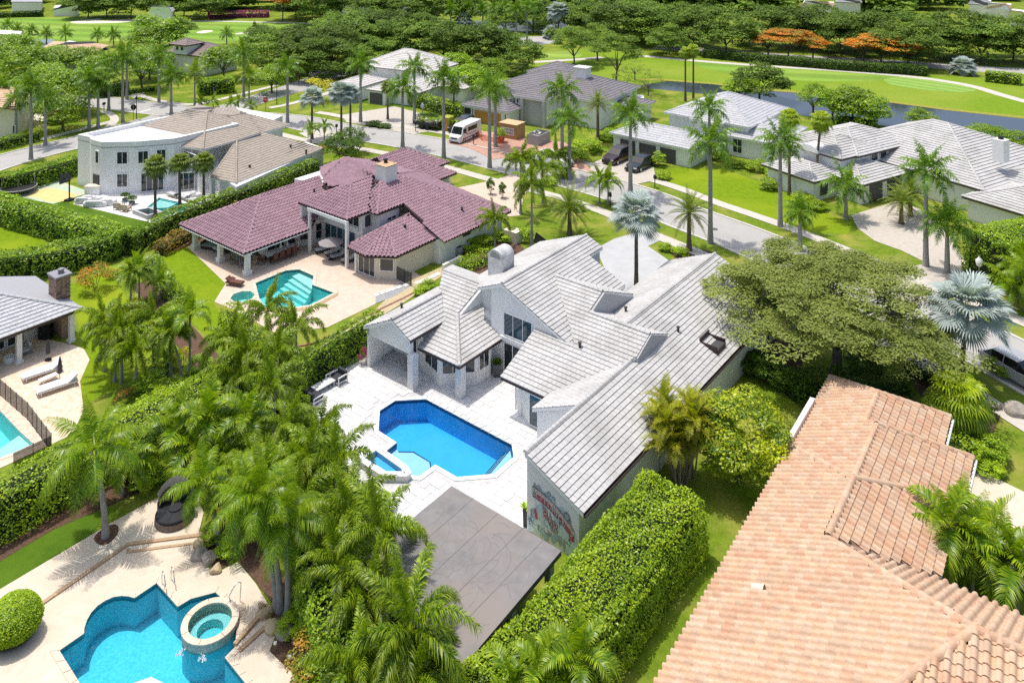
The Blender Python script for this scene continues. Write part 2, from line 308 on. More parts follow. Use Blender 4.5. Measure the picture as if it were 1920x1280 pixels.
class Roof:
    """one roof of a house: deck, tiles of every face, ridge caps; the nearest whole tiles stay single parts"""
    def __init__(s, house, tile_mat, under_mat, kind='flat', tw=0.36, course=0.34, th=0.06, var=0.08, lift=0.05, fascia=None, singles=0, tints=None, caps=None, mix=True, soffit=None, deck=0.14, rake=None):
        s.h = house; s.tm = tile_mat; s.um = under_mat; s.kind = kind; s.tw = tw; s.co = course; s.th = th; s.var = var; s.lift = lift
        s.fascia = fascia or DARK; s.soffit = soffit or WHITEP; s.rest = MB(); s.deck = MB(); s.full = []; s.singles = singles; s.cap = MB(); s.tints = tints or [(1, 1, 1)]; s.capm = caps or tile_mat; s.rake = rake or s.fascia; s.dk = deck
    def tint(s):
        t = random.choice(s.tints); k = 1 + random.uniform(-s.var, s.var); return (t[0] * k, t[1] * k, t[2] * k)
    def face(s, pts, off=0.0, course=None, tiles=True):
        pts = [Vector(p) for p in pts]; c, n, up, al = plane_axes(pts)
        pts = [p - n * ((p - c).dot(n)) * 0.0 for p in pts]
        d = s.dk; top = [p + n * 0.0 for p in pts]
        if (top[1] - top[0]).cross(top[2] - top[1]).dot(n) < 0 and len(pts) == 3 or poly_area([((p - c).dot(al), (p - c).dot(up)) for p in pts]) < 0: top = top[::-1]
        # note: (al, up, n) is right-handed
        bot = [p - Vector((0, 0, d)) for p in top]
        for tri in tessellate_polygon([[Vector(((p - c).dot(al), (p - c).dot(up), 0)) for p in top]]):
            a = list(tri); q = [Vector(((top[i] - c).dot(al), (top[i] - c).dot(up))) for i in a]
            if (q[1] - q[0]).cross(q[2] - q[0]) < 0: a = a[::-1]
            s.deck.face([top[i] for i in a], 0); s.deck.face([bot[i] for i in a[::-1]], 2)
        zmin = min(p.z for p in top)
        for i in range(len(top)):
            j = (i + 1) % len(top); s.deck.face([bot[i], bot[j], top[j], top[i]], 1 if abs(top[i].z - top[j].z) < .08 and top[i].z < zmin + .15 else 3)
        if not tiles: return
        co = course or s.co; tw = s.tw
        P2 = [((p - c).dot(al), (p - c).dot(up)) for p in top]
        a0, a1 = min(p[0] for p in P2), max(p[0] for p in P2); b0, b1 = min(p[1] for p in P2), max(p[1] for p in P2)
        nb = max(1, int(math.ceil((b1 - b0) / co)))
        to3 = lambda a, b, h: c + al * a + up * b + n * h
        for r in range(nb):
            y0 = b0 + r * co; y1 = y0 + co
            strip = clip_poly(P2, a0 - 1, a1 + 1, y0, y1)
            if not strip: continue
            sa0, sa1 = min(p[0] for p in strip), max(p[0] for p in strip)
            shift = (0.5 * tw if (r % 2 and s.kind == 'flat') else 0.0)
            k0 = int(math.floor((sa0 - a0 - shift) / tw)); k1 = int(math.ceil((sa1 - a0 - shift) / tw))
            if s.kind == 'strip': k0, k1 = 0, 1
            for k in range(k0, k1):
                x0 = a0 + shift + k * tw; x1 = x0 + tw
                if s.kind == 'strip': x0, x1 = sa0, sa1
                g = 0.006 if s.kind == 'flat' else 0.0
                q = clip_poly(P2, x0 + g, x1 - g, y0, y1) if s.kind != 'barrel' else None
                t = s.tint(); jit = random.uniform(-0.004, 0.004) if s.kind != 'strip' else 0
                if s.kind == 'barrel':
                    mx, my = (x0 + x1) / 2, (y0 + y1) / 2
                    if not in_poly(P2, mx, my): continue
                    ins = all(in_poly(P2, x, y) for x, y in ((x0, y0 + .01), (x1, y0 + .01), (x0, y1 - .01), (x1, y1 - .01)))
                    if ins or True:
                        if ins and s.singles: s.full.append((to3(x0, y0, s.lift), al, up, n, t))
                        else: s.barrel(s.rest, to3(x0, y0, s.lift), al, up, n, t)
                    continue
                if not q or poly_area(q) < 0.002: continue
                whole = s.kind == 'flat' and len(q) == 4 and abs(poly_area(q) - (x1 - x0 - 2 * g) * co) < 1e-4
                if whole and s.singles: s.full.append((to3(x0 + g, y0, s.lift + jit), al, up, n, t)); continue
                hh = lambda b: s.lift + jit + s.th * (1 - (b - y0) / co)
                tp = [to3(a, b, hh(b)) for a, b in q]; s.rest.face(tp, 0, t)
                for i in range(len(q)):
                    p_, q_ = q[i - 1], q[i]
                    if abs(p_[1] - y0) < 1e-4 and abs(q_[1] - y0) < 1e-4:
                        s.rest.face([to3(p_[0], y0, -0.01), to3(q_[0], y0, -0.01), to3(q_[0], y0, hh(y0)), to3(p_[0], y0, hh(y0))], 0, t)
                    elif len(q) <= 6 and (s.kind == 'flat'):
                        s.rest.face([to3(p_[0], p_[1], s.lift - 0.02), to3(q_[0], q_[1], s.lift - 0.02), to3(q_[0], q_[1], hh(q_[1])), to3(p_[0], p_[1], hh(p_[1]))], 0, t)
    def barrel(s, mb, o, al, up, n, t, seg=5):
        w = s.tw; co = s.co * 1.08; r = w * 0.36; prof = []
        for i in range(seg + 1):
            f = i / seg; ang = math.pi * f; prof.append((w * (0.5 - 0.34 * math.cos(ang)) , r * math.sin(ang)))
        prof = [(0.0, 0.0)] + prof + [(w, 0.0)]
        lo = [o + al * a + n * (h + s.th) for a, h in prof]; hi = [o + al * a + up * co + n * h * 0.92 for a, h in prof]
        m = len(prof); mb.idx(lo + hi, [(i, i + 1, m + i + 1, m + i) for i in range(m - 1)], 0, t, True)
        bt = [o + al * a + n * max(0.0, h + s.th - 0.05) for a, h in prof]
        mb.idx(bt + lo, [(i, i + 1, m + i + 1, m + i) for i in range(m - 1)], 0, (t[0] * 1.0, t[1] * 1.0, t[2] * 1.0))
    def tile_mesh(s, v):
        key = (s.tm.name, s.kind, s.tw, s.co, v)
        if key in TILE_CACHE: return TILE_CACHE[key]
        b = MB(); X, Y, Zv = Vector((1, 0, 0)), Vector((0, 1, 0)), Vector((0, 0, 1)); t = s.tint()
        if s.kind == 'barrel': s.barrel(b, Vector((0, 0, 0)), X, Y, Zv, t)
        else:
            w = s.tw - 0.012; p = [(0, 0, s.th), (w, 0, s.th), (w, s.co, 0), (0, s.co, 0)]; lo = [(0, 0, -0.06), (w, 0, -0.06), (w, s.co, -0.03), (0, s.co, -0.03)]
            b.idx([Vector(q) for q in p + lo], [(0, 1, 2, 3), (4, 5, 1, 0), (5, 6, 2, 1), (7, 4, 0, 3)], 0, t)
        me = b.mesh('roof_tile', s.tm); TILE_CACHE[key] = me; return me
    def ridge(s, p, q, r=0.11, step=0.42, sink=0.02):
        p, q = Vector(p), Vector(q); L = (q - p).length; n = max(1, int(L / step)); d = (q - p) / L
        x = d.cross(Vector((0, 0, 1))).normalized(); up = x.cross(d).normalized()
        for i in range(n):
            a = p + d * (L * i / n); e = p + d * (L * (i + 1.06) / n); t = s.tint(); seg = 5; ra, rb = r * 1.12, r * 0.95
            lo = [a + x * (math.cos(math.pi * k / seg) * ra) + up * (math.sin(math.pi * k / seg) * ra * 0.85 + s.lift - sink + s.th * 0.5) for k in range(seg + 1)]
            hi = [e + x * (math.cos(math.pi * k / seg) * rb) + up * (math.sin(math.pi * k / seg) * rb * 0.85 + s.lift - sink + s.th * 0.5) for k in range(seg + 1)]
            m = seg + 1; s.cap.idx(lo + hi, [(k, k + 1, m + k + 1, m + k) for k in range(seg)], 0, t, True)
            s.cap.face([a + up * (s.lift * .3)] + lo, 0, t)
    def done(s):
        s.deck.build('roof', [s.um, s.fascia, s.soffit, s.rake], s.h)
        if s.full:
            s.full.sort(key=lambda f: f[0].y + (0 if (-20 < to_px(f[0])[0] < 1930 and to_px(f[0])[1] < 1275) else 1000))
            minv = parent_matrix(s.h).inverted()
            for i, (o, al, up, n, t) in enumerate(s.full):
                if i < s.singles:
                    ob = link('roof_tile', s.tile_mesh(random.randrange(12)), s.h)
                    M = Matrix((( al.x, up.x, n.x, o.x), (al.y, up.y, n.y, o.y), (al.z, up.z, n.z, o.z), (0, 0, 0, 1)))
                    ob.matrix_local = minv @ M
                elif s.kind == 'barrel': s.barrel(s.rest, o, al, up, n, t)
                else:
                    w = s.tw - 0.012; X = lambda a, b, h: o + al * a + up * b + n * h
                    s.rest.idx([X(0, 0, s.th), X(w, 0, s.th), X(w, s.co, 0), X(0, s.co, 0), X(0, 0, -.06), X(w, 0, -.06)], [(0, 1, 2, 3), (4, 5, 1, 0)], 0, t)
        if s.rest.f: setp(s.rest.build('roof_tiles', s.tm, s.h), kind='stuff')
        if s.cap.f: setp(s.cap.build('ridge_caps', s.capm, s.h), kind='stuff')

# ---------------------------------------------------------------- walls, windows, doors
def solid(house, poly, z0, z1, m=None, name='wall'):
    b = MB(); b.prism([(p[0], p[1]) for p in poly], z0, z1); return b.build(name, m or WHITE, house)
def gable(house, a, b, apex_f, z_a, z_b, z_ap, z0, th=0.2, m=None, name='gable_wall', inward=None):
    """a wall from a to b (xy) with a peaked top; apex_f 0..1 along it"""
    a, b = Vector((a[0], a[1], 0)), Vector((b[0], b[1], 0)); d = (b - a).normalized(); n = d.cross(Vector((0, 0, 1)))
    pts = [(a, z0), (b, z0), (b, z_b), (a + (b - a) * apex_f, z_ap), (a, z_a)]
    f = [p + Vector((0, 0, z)) for p, z in pts]; r = [q - n * th for q in f]; k = len(f)
    mb = MB(); mb.idx(f + r, [tuple(range(k)), tuple(range(2 * k - 1, k - 1, -1))] + [(i, k + i, k + (i + 1) % k, (i + 1) % k) for i in range(k)]); return mb.build(name, m or WHITE, house)
def window(house, a, b, z0, z1, cols=1, rows=1, fr=0.07, depth=0.07, name='window', frame=None, glass=None, mull=0.045):
    """frame proud of the wall from a to b (xy, left to right seen from outside), a pane behind it"""
    a, b = Vector((a[0], a[1], 0)), Vector((b[0], b[1], 0)); L = (b - a).length; X = (b - a) / L; n = X.cross(Vector((0, 0, 1))); Z = Vector((0, 0, 1))
    mb = MB(); c = (a + b) / 2
    def bar(x0, x1, y0, y1, dp): mb.box(a + X * ((x0 + x1) / 2) + Z * ((y0 + y1) / 2) + n * (dp / 2), (x1 - x0, dp + 0.04, y1 - y0), X, -n, Z)
    bar(0, fr, z0, z1, depth); bar(L - fr, L, z0, z1, depth); bar(fr, L - fr, z0, z0 + fr, depth); bar(fr, L - fr, z1 - fr, z1, depth)
    for i in range(1, cols): bar(L * i / cols - mull / 2, L * i / cols + mull / 2, z0 + fr, z1 - fr, depth * .8)
    for j in range(1, rows): zz = z0 + (z1 - z0) * j / rows; bar(fr, L - fr, zz - mull / 2, zz + mull / 2, depth * .7)
    w = mb.build(name, frame or WHITEP, house)
    g = MB(); g.box(c + Z * ((z0 + z1) / 2) + n * 0.012, (L - fr * 1.2, 0.05, z1 - z0 - fr * 1.2), X, -n, Z); 
    me = g.mesh('pane', glass or GLASS); me.transform(parent_matrix(house).inverted()); link('pane', me, w)
    return w
def post(house, p, z0, z1, w=0.3, m=None, name='post', base=0.0):
    mb = MB(); mb.box((p[0], p[1], (z0 + z1) / 2), (w, w, z1 - z0), house_axes(house)[0], house_axes(house)[1])
    if base: mb.box((p[0], p[1], z0 + base / 2), (w * 1.5, w * 1.5, base), house_axes(house)[0], house_axes(house)[1]); mb.box((p[0], p[1], z1 - .1), (w * 1.35, w * 1.35, .12), house_axes(house)[0], house_axes(house)[1])
    return mb.build(name, m or WHITEP, house)
HAX = {}
def house_axes(h): return HAX.get(h.name, (Vector((1, 0, 0)), Vector((0, 1, 0))))
def new_house(name, label, cat, fr, u=0, v=0, group=None):
    h = thing(name, label, cat, fr(u, v, 0), group); HAX[h.name] = (fr.B, fr.A); return h
def vent(house, p, r=0.09, h=0.35):
    b = MB(); b.lathe(p, [(r, -0.2), (r, h), (r * 1.5, h), (r * 1.5, h + .06), (r * .6, h + .1)], 10); return b.build('roof_vent', DGREY, house)

# ---------------------------------------------------------------- sheets of ground
def smooth(pts, n=6):
    """Catmull-Rom through pixel points (closed)"""
    o = []; k = len(pts)
    for i in range(k):
        p0, p1, p2, p3 = [Vector((*pts[(i + j) % k][:2], 0)) for j in (-1, 0, 1, 2)]
        for s in range(n):
            t = s / n; o.append(0.5 * ((2 * p1) + (p2 - p0) * t + (2 * p0 - 5 * p1 + 4 * p2 - p3) * t * t + (3 * p1 - p0 - 3 * p2 + p3) * t ** 3))
    return [(p.x, p.y) for p in o]
def px2w(pts): return [P(x, y) for x, y in pts]
def sheet_mesh(loops, z, th=0.0):
    loops = [[Vector((p[0], p[1], 0)) for p in l] for l in loops]; flat = [p for l in loops for p in l]
    b = MB()
    for t in tessellate_polygon(loops):
        a = list(t)
        if (flat[a[1]] - flat[a[0]]).to_2d().cross((flat[a[2]] - flat[a[0]]).to_2d()) < 0: a = a[::-1]
        b.face([(flat[i].x, flat[i].y, z) for i in a])
    if th > 0:
        for l in loops:
            for i in range(len(l)): b.face([(l[i - 1].x, l[i - 1].y, z - th), (l[i].x, l[i].y, z - th), (l[i].x, l[i].y, z), (l[i - 1].x, l[i - 1].y, z)])
    return b
SHN = {}
def sheet(name, pts, z, m, holes=(), th=0.0, kind='structure', world=False, parent=None):
    SHN[name] = SHN.get(name, -1) + 1; z += .0009 * SHN[name]          # sheets of one kind that overlap never share a plane
    w = pts if world else px2w(pts)
    b = sheet_mesh([w] + [h for h in holes], z, th); o = b.build(name, m, parent)
    return setp(o, kind=kind) if kind else o
def band(name, pts, wid, z, m, th=0.0, world=False, kind='structure', parent=None):
    """a ribbon of constant width along a line"""
    w = [Vector((p[0], p[1], 0)) for p in (pts if world else px2w(pts))]; L, R = [], []
    for i, p in enumerate(w):
        d = (w[min(i + 1, len(w) - 1)] - w[max(i - 1, 0)]).normalized(); n = Vector((-d.y, d.x, 0)); L.append(p + n * wid / 2); R.append(p - n * wid / 2)
    return sheet(name, L + R[::-1], z, m, th=th, world=True, kind=kind, parent=parent)
def curve(pts, n=5):
    o = []; k = len(pts)
    for i in range(k - 1):
        p0, p1, p2, p3 = [Vector((*pts[min(max(i + j, 0), k - 1)][:2], 0)) for j in (-1, 0, 1, 2)]
        for s in range(n):
            t = s / n; q = 0.5 * ((2 * p1) + (p2 - p0) * t + (2 * p0 - 5 * p1 + 4 * p2 - p3) * t * t + (3 * p1 - p0 - 3 * p2 + p3) * t ** 3); o.append((q.x, q.y))
    return o + [tuple(pts[-1][:2])]
def offset(poly, d):
    """polygon pushed out by d (counter-clockwise or not)"""
    poly = [Vector((p[0], p[1])) for p in poly]; n = len(poly); sg = 1 if poly_area([tuple(p) for p in poly]) > 0 else -1; o = []
    for i in range(n):
        a, b, c = poly[i - 1], poly[i], poly[(i + 1) % n]; d1 = (b - a).normalized(); d2 = (c - b).normalized()
        n1 = Vector((d1.y, -d1.x)) * sg; n2 = Vector((d2.y, -d2.x)) * sg; m = n1 + n2
        m = m / max(0.35, m.length_squared) * 2 * 0.5 * 2 if False else m.normalized() * min(1.8, 1 / max(0.3, m.normalized().dot(n1)))
        o.append(b + m * d)
    return o
# ---------------------------------------------------------------- pools
def pool(name, label, outline, deck_z, depth, wmat, bmat, coping=0.28, drop=0.1, cmat=None, cat='swimming pool', group=None, band_mat=None, cz=0.03):
    """outline: world xy; basin below the deck, water body, coping stones"""
    c = sum((Vector((p[0], p[1])) for p in outline), Vector((0, 0))) / len(outline)
    t = thing(name, label, cat, (c.x, c.y, deck_z), group); ol = [(p[0], p[1]) for p in outline]
    if poly_area(ol) < 0: ol = ol[::-1]
    zf = deck_z - depth; b = MB(); n = len(ol); sub = []
    for i in range(n):
        p, q = ol[i], ol[(i + 1) % n]; b.face([(q[0], q[1], zf), (p[0], p[1], zf), (p[0], p[1], deck_z), (q[0], q[1], deck_z)], 0)
    for tri in tessellate_polygon([[Vector((*p, 0)) for p in ol]]):
        a = list(tri)
        if (Vector(ol[a[1]]) - Vector(ol[a[0]])).cross(Vector(ol[a[2]]) - Vector(ol[a[0]])) < 0: a = a[::-1]
        b.face([(*ol[i], zf) for i in a], 0)
    b.build('basin', bmat, t)
    bw = MB(); ins = [tuple(p) for p in offset(ol, 0.03)]; bw.prism(ins, zf - 0.1, deck_z - drop); bw.build('water', wmat, t)
    if band_mat:
        bb = MB(); i2 = [tuple(p) for p in offset(ol, -0.003)]
        for i in range(n):
            p, q = i2[i], i2[(i + 1) % n]; bb.face([(q[0], q[1], deck_z - .2), (p[0], p[1], deck_z - .2), (p[0], p[1], deck_z - .01), (q[0], q[1], deck_z - .01)])
        bb.build('waterline_tiles', band_mat, t)
    if coping:
        out = offset(ol, coping); 
        for i in range(n):
            p, q, P_, Q_ = Vector(ol[i]), Vector(ol[(i + 1) % n]), out[i], out[(i + 1) % n]; L = (q - p).length; k = max(1, int(L / 0.62))
            for j in range(k):
                f0, f1 = j / k + 0.008, (j + 1) / k - 0.008; s = MB(); tt = 1 + random.uniform(-.06, .06)
                s.prism([tuple(p.lerp(q, f0)), tuple(p.lerp(q, f1)), tuple(P_.lerp(Q_, f1)), tuple(P_.lerp(Q_, f0))], deck_z - 0.03, deck_z + cz, t=(tt, tt, tt)); s.build('coping_stone', cmat or TRAV, t)
    return t
def step_in(t, name, poly, z0, z1, m):
    b = MB(); b.prism([(p[0], p[1]) for p in poly], z0, z1); return b.build(name, m, t)
# ================================================================ the lie of the land
AZ = 38.3
F1 = Fr(P(993, 998), AZ)                 # white tile house with the blue pool
F2 = Fr(P(463.4, 516.2), AZ)             # purple-roofed house
UV1 = lambda l: [F1(u, v) for u, v in l]
UV2 = lambda l: [F2(u, v) for u, v in l]
POOL1 = UV1([(2.2, -14.5), (3.63, -14.5), (5.1, -12.95), (5.05, -5.25), (4.2, -4.42), (2.25, -4.43), (.68, -6.0), (.65, -7.8), (-.7, -7.84), (-1.02, -8.5), (-.6, -11.1), (.62, -11.16), (.7, -12.98)])
POOL2 = px2w([(479, 532), (536, 508.5), (561, 506.5), (588, 518.5), (585, 535), (626, 550.3), (583, 573), (556, 577), (497, 578), (486, 560)])
SPA2 = [P(455, 556.5) + Vector((1.05 * math.cos(a), 1.05 * math.sin(a), 0)) for a in [math.pi * 2 * k / 8 + .39 for k in range(8)]]
arc3 = [(252.6, 1122.4), (241, 1119.5), (228, 1118.5), (213, 1120.5), (198, 1127), (183, 1137), (171, 1150), (163, 1164), (158.5, 1178), (157.5, 1189)]
POOL3 = px2w([(293.6, 1094.5), (333, 1139), (358, 1124), (404, 1112), (446, 1150), (441, 1214), (421.5, 1234), (462, 1285), (490, 1330), (470, 1390), (150, 1390), (170, 1320), (145.5, 1275.5), (111.5, 1221)] + arc3[::-1])
POOL4 = px2w([(298, 371.5), (362, 386.5), (339, 400), (292, 411), (262, 401)])
POOL5 = px2w([(-70, 715), (0, 771), (36, 809), (62, 833), (24, 850), (-70, 885)])
big = [(-3000, -300), (3000, -300), (3000, 5000), (-3000, 5000)]
FL = F2(0, 0)
sheet('ground', big, 0.0, LAWN, holes=[POOL1, POOL2, SPA2, POOL3, POOL4, POOL5], world=True)
# lawns of another green
sheet('lawn', [(300, 470), (343, 455), (425, 535), (400, 570), (430, 600), (400, 640), (345, 590), (290, 545), (262, 505)], .006, LAWN_B)
sheet('lawn', [(-60, 420), (40, 428), (110, 468), (60, 490), (-60, 520)], .006, LAWN_B)
sheet('lawn', [(130, 535), (200, 505), (240, 560), (300, 620), (290, 690), (230, 720), (160, 760), (150, 715), (168, 675), (150, 620)], .006, LAWN_B)
sheet('lawn', [(60, 372), (110, 375), (140, 385), (290, 420), (260, 440), (190, 440), (100, 420)], .006, TURF)
sheet('lawn', [(-60, 1080), (0, 1040), (110, 985), (195, 955), (178, 1003), (0, 1107), (-60, 1140)], .006, TURF)
sheet('lawn', [(1210, 330), (1270, 315), (1360, 318), (1500, 370), (1560, 405), (1600, 415), (1590, 440), (1470, 430), (1300, 365)], .006, LAWN_B)
sheet('lawn', [(640, 190), (800, 205), (780, 196), (640, 180)], .006, TURF)
sheet('lawn', [(205, 200), (330, 195), (365, 197), (300, 180), (215, 180)], .006, LAWN)
# golf course
sheet('fairway', [(-80, 34), (83, 33), (193, 34), (293, 37), (440, 38), (567, 43), (640, 50), (585, 52), (500, 70), (417, 82), (233, 78), (67, 78), (-80, 72)], .01, FAIR)
sheet('bunker', smooth([(132, 41.5), (160, 37.5), (191, 35), (187, 39.5), (217, 37.5), (260, 36.5), (233, 42.5), (187, 44), (143, 44.3)], 3), .02, SAND)
sheet('bunker', smooth([(368, 61.7), (383, 57.5), (400, 58.4), (383, 62.7)], 4), .02, SAND)
sheet('bunker', smooth([(442, 63.5), (467, 60), (461, 63), (447, 65)], 4), .02, SAND)
band('cart_path', [(315, 39), (420, 40.5), (560, 43.5), (640, 47)], 2.4, .03, CONC)
sheet('rough', [(950, 150), (985, 100), (1100, 92), (1320, 112), (1740, 142), (1920, 150), (2150, 168), (2150, 262), (1920, 223), (1773, 207), (1647, 190), (1570, 182), (1480, 173), (1400, 167), (1270, 150), (1100, 165)], .008, ROUGH)
sheet('fairway', smooth([(1315, 117), (1480, 130), (1600, 138), (1700, 148), (1560, 153), (1440, 147), (1330, 131)], 3), .014, FAIR)
sheet('fairway', smooth([(1010, 100), (1080, 96), (1086, 108), (1015, 112)], 3), .014, FAIR)
sheet('putting_green', smooth([(1657, 150), (1674, 145.5), (1713, 143.5), (1763, 148.5), (1813, 160), (1830, 170), (1800, 173.5), (1730, 168.5), (1674, 160)], 4), .02, GREEN)
band('cart_path', curve([(1200, 105), (1317, 115.5), (1447, 125), (1580, 133.5), (1713, 145), (1813, 160), (1880, 179), (1920, 190), (2010, 214)], 4), 2.3, .03, CONC)
band('cart_path', [(1000, 117), (1040, 114.5), (1083, 112), (1130, 108)], 2.2, .03, CONC)
# water
WCAN = mat('canal_water', (0.030, 0.042, 0.062), 0.07, spec=0.6, col2=(0.038, 0.05, 0.07), scale=0.2, bump=0.25, bscale=1.1)
WFAR = mat('lake_water', (0.16, 0.19, 0.22), 0.15, spec=0.6, var=0.1, scale=0.1, bump=0.2, bscale=0.8)
sheet('canal_water', [(1205, 160), (1250, 152), (1340, 159), (1400, 168), (1480, 173.5), (1570, 182), (1647, 190), (1773, 207), (1827, 213), (1920, 223), (2150, 255), (2150, 300), (1920, 262), (1800, 250), (1700, 241), (1600, 229), (1500, 216), (1430, 195), (1380, 186), (1300, 174), (1215, 166)], .012, WCAN)
sheet('lake_water', [(890, 40), (1060, 38), (1070, 58), (1040, 64), (900, 56)], .012, WFAR)
sheet('lake_water', [(30, 76), (100, 74), (98, 90), (35, 92)], .02, WFAR)
band('canal_bank', [(1195, 149), (1250, 150.5), (1340, 157), (1400, 166), (1480, 171.7), (1570, 180), (1647, 188), (1773, 205), (1827, 211), (1920, 220.5), (2150, 252)], 1.6, .03, mat('reed_edge', (0.25, 0.22, 0.03), 0.95, col2=(0.33, 0.33, 0.04), scale=2, bump=0.8))
# streets
road_pts = [(-40, 176), (150, 188), (230, 197), (320, 208), (430, 219), (545, 227), (640, 246), (755, 263), (870, 286), (985, 315), (1100, 342), (1200, 372), (1280, 405), (1390, 446), (1500, 493), (1600, 537), (1700, 584), (1830, 640), (1930, 692), (2080, 775)]
RC = [P(x, y) for x, y in curve(road_pts, 5)]
def off_line(w, d):
    o = []
    for i, p in enumerate(w):
        t = (w[min(i + 1, len(w) - 1)] - w[max(i - 1, 0)]).normalized(); o.append(p + Vector((-t.y, t.x, 0)) * d)
    return o
band('street', RC, 6.7, .02, ROAD, world=True)
side_rd = [P(x, y) for x, y in curve([(-90, 336), (0, 305), (80, 283), (147, 267), (240, 242), (300, 224), (330, 210)], 5)]
band('street', side_rd, 6.4, .016, ROAD, world=True)
ne_rd = [P(x, y) for x, y in curve([(400, 215), (470, 190), (540, 169), (590, 151), (650, 134), (720, 120), (800, 108)], 5)]
band('street', ne_rd, 6.2, .016, ROAD, world=True)
far_rd = [P(x, y) for x, y in curve([(1230, 88), (1320, 95), (1480, 107.5), (1650, 117), (1830, 129), (1920, 134), (2100, 146)], 4)]
band('street', far_rd, 7.5, .016, ROAD, world=True)
sheet('street', [(955, 70), (1050, 68), (1053, 80), (1000, 86), (950, 84)], .016, ROAD)
sheet('street', [(640, 32), (700, 34), (700, 42), (640, 40)], .016, CONC)
for d in (3.45, -3.45): band('kerb', off_line(RC, d), .28, .10, KERB, th=.12, world=True)
for d in (3.3, -3.3): band('kerb', off_line(side_rd[:-6], d), .28, .10, KERB, th=.12, world=True)
band('pavement', off_line(RC[18:], -6.6), 1.5, .05, CONC, world=True)
band('pavement', off_line(RC[25:], 6.4), 1.5, .05, CONC, world=True)
band('pavement', off_line(side_rd[:-8], 6.3), 1.4, .05, CONC, world=True)
band('pavement', curve([(147, 255), (200, 240), (215, 225), (205, 213), (190, 208)], 5), 1.3, .054, CONC)
band('pavement', curve([(260, 178), (300, 190), (365, 196), (440, 180), (520, 160)], 5), 1.3, .05, CONC)
band('pavement', curve([(505, 203), (545, 195), (600, 180), (640, 165)], 5), 1.4, .05, CONC)
band('road_marking', [P(262, 211), P(283, 205)], .35, .026, WHITEP, world=True)
# driveways
sheet('driveway', [(839, 357), (928, 338), (962, 326), (1010, 342), (982, 366), (975, 405), (930, 408), (870, 380)], .055, TRAV2, th=.05)
sheet('driveway', [(1118, 466), (1152, 448), (1180, 440), (1215, 430), (1252, 444), (1215, 462), (1262, 494), (1180, 552), (1150, 545)], .03, DRIVEW)
sheet('driveway', [(1112, 306), (1140, 294), (1225, 312), (1230, 338), (1190, 347), (1135, 330), (1105, 319)], .056, DRIVE, th=.05)
sheet('driveway', [(1596, 404), (1680, 378), (1724, 392), (1770, 428), (1810, 490), (1772, 510), (1690, 470), (1640, 452), (1608, 428)], .03, DRIVE)
sheet('driveway', [(1600, 545), (1690, 500), (1810, 490), (1800, 540), (1700, 580)], .034, DRIVE)
sheet('driveway', [(1812, 880), (1850, 888), (1925, 925), (2040, 975), (2040, 1190), (1960, 1150), (1850, 1040), (1800, 960)], .03, TRAV)
sheet('driveway', [(838, 268), (850, 255), (900, 246), (1060, 268), (1110, 322), (1050, 318), (965, 292), (925, 300), (880, 278)], .056, REDPAV, th=.05)
sheet('driveway', [(640, 216), (740, 200), (792, 214), (810, 246), (770, 252), (720, 240), (650, 230)], .03, DRIVE)
sheet('driveway', [(560, 250), (600, 242), (690, 262), (660, 272), (590, 266)], .03, CONC)
sheet('driveway', [(240, 180), (270, 166), (280, 168), (255, 186)], .03, CONC)
# patios and decks
patio = UV1([(-6, -.12), (11.5, -.12), (12.5, -22.5), (3, -23.5), (-3, -22), (-6, -14)])
sheet('patio', patio, .03, GROUT, holes=[POOL1], world=True)
sheet('pool_deck', [(352, 464), (423, 532), (402, 566), (440, 582), (515, 624), (564, 620), (614, 614), (702, 571), (735, 552), (790, 520), (700, 450), (620, 400), (520, 410), (430, 440)], .03, TRAV2, holes=[POOL2, SPA2], th=.03)
sheet('pool_deck', [(-80, 1152), (0, 1107.6), (174, 1004), (205, 985), (285, 942), (330, 925), (371, 939), (382, 962), (371, 1004), (364, 1040), (403, 1076), (446, 1053.5), (480, 1095), (502, 1132), (505, 1150), (515, 1195), (505, 1221), (546, 1260), (556, 1290), (590, 1400), (-140, 1400)], .03, TRAV, holes=[POOL3], th=.03)
sheet('terrace', [(137, 383), (287, 419), (352, 396), (385, 383), (415, 366), (425, 350), (330, 345), (190, 360), (165, 368)], .06, mat('white_deck', (0.78, 0.77, 0.75), .8, var=.04, scale=1), holes=[POOL4], th=.06)
sheet('terrace', [(-90, 640), (60, 630), (140, 648), (158, 655), (168, 675), (150, 715), (157, 770), (135, 815), (60, 850), (0, 878), (-90, 910)], .03, BRICKP, holes=[POOL5], th=.03)
court = setp(thing('sports_court', 'green painted backyard court with a worn yellow circle by the trampoline', 'court', P(85, 362)))
sheet('court_surface', [(8, 366), (69, 346), (107, 337.5), (170, 361), (131, 373), (100, 383), (60, 375), (12, 371)], .03, mat('court_green', (0.36, 0.50, 0.36), .9, col2=(0.48, 0.58, 0.43), scale=1.2, c3=(0.55, 0.47, 0.38), s3=.5), kind=None, parent=court)
sheet('court_circle', smooth([(54, 367.5), (70, 357.5), (100, 353.8), (131, 361), (144, 367.5), (125, 376), (97, 380), (75, 373.5)], 4), .036, mat('court_yellow', (0.66, 0.50, 0.17), .9, col2=(0.70, 0.56, 0.28), scale=1.5), kind=None, parent=court)
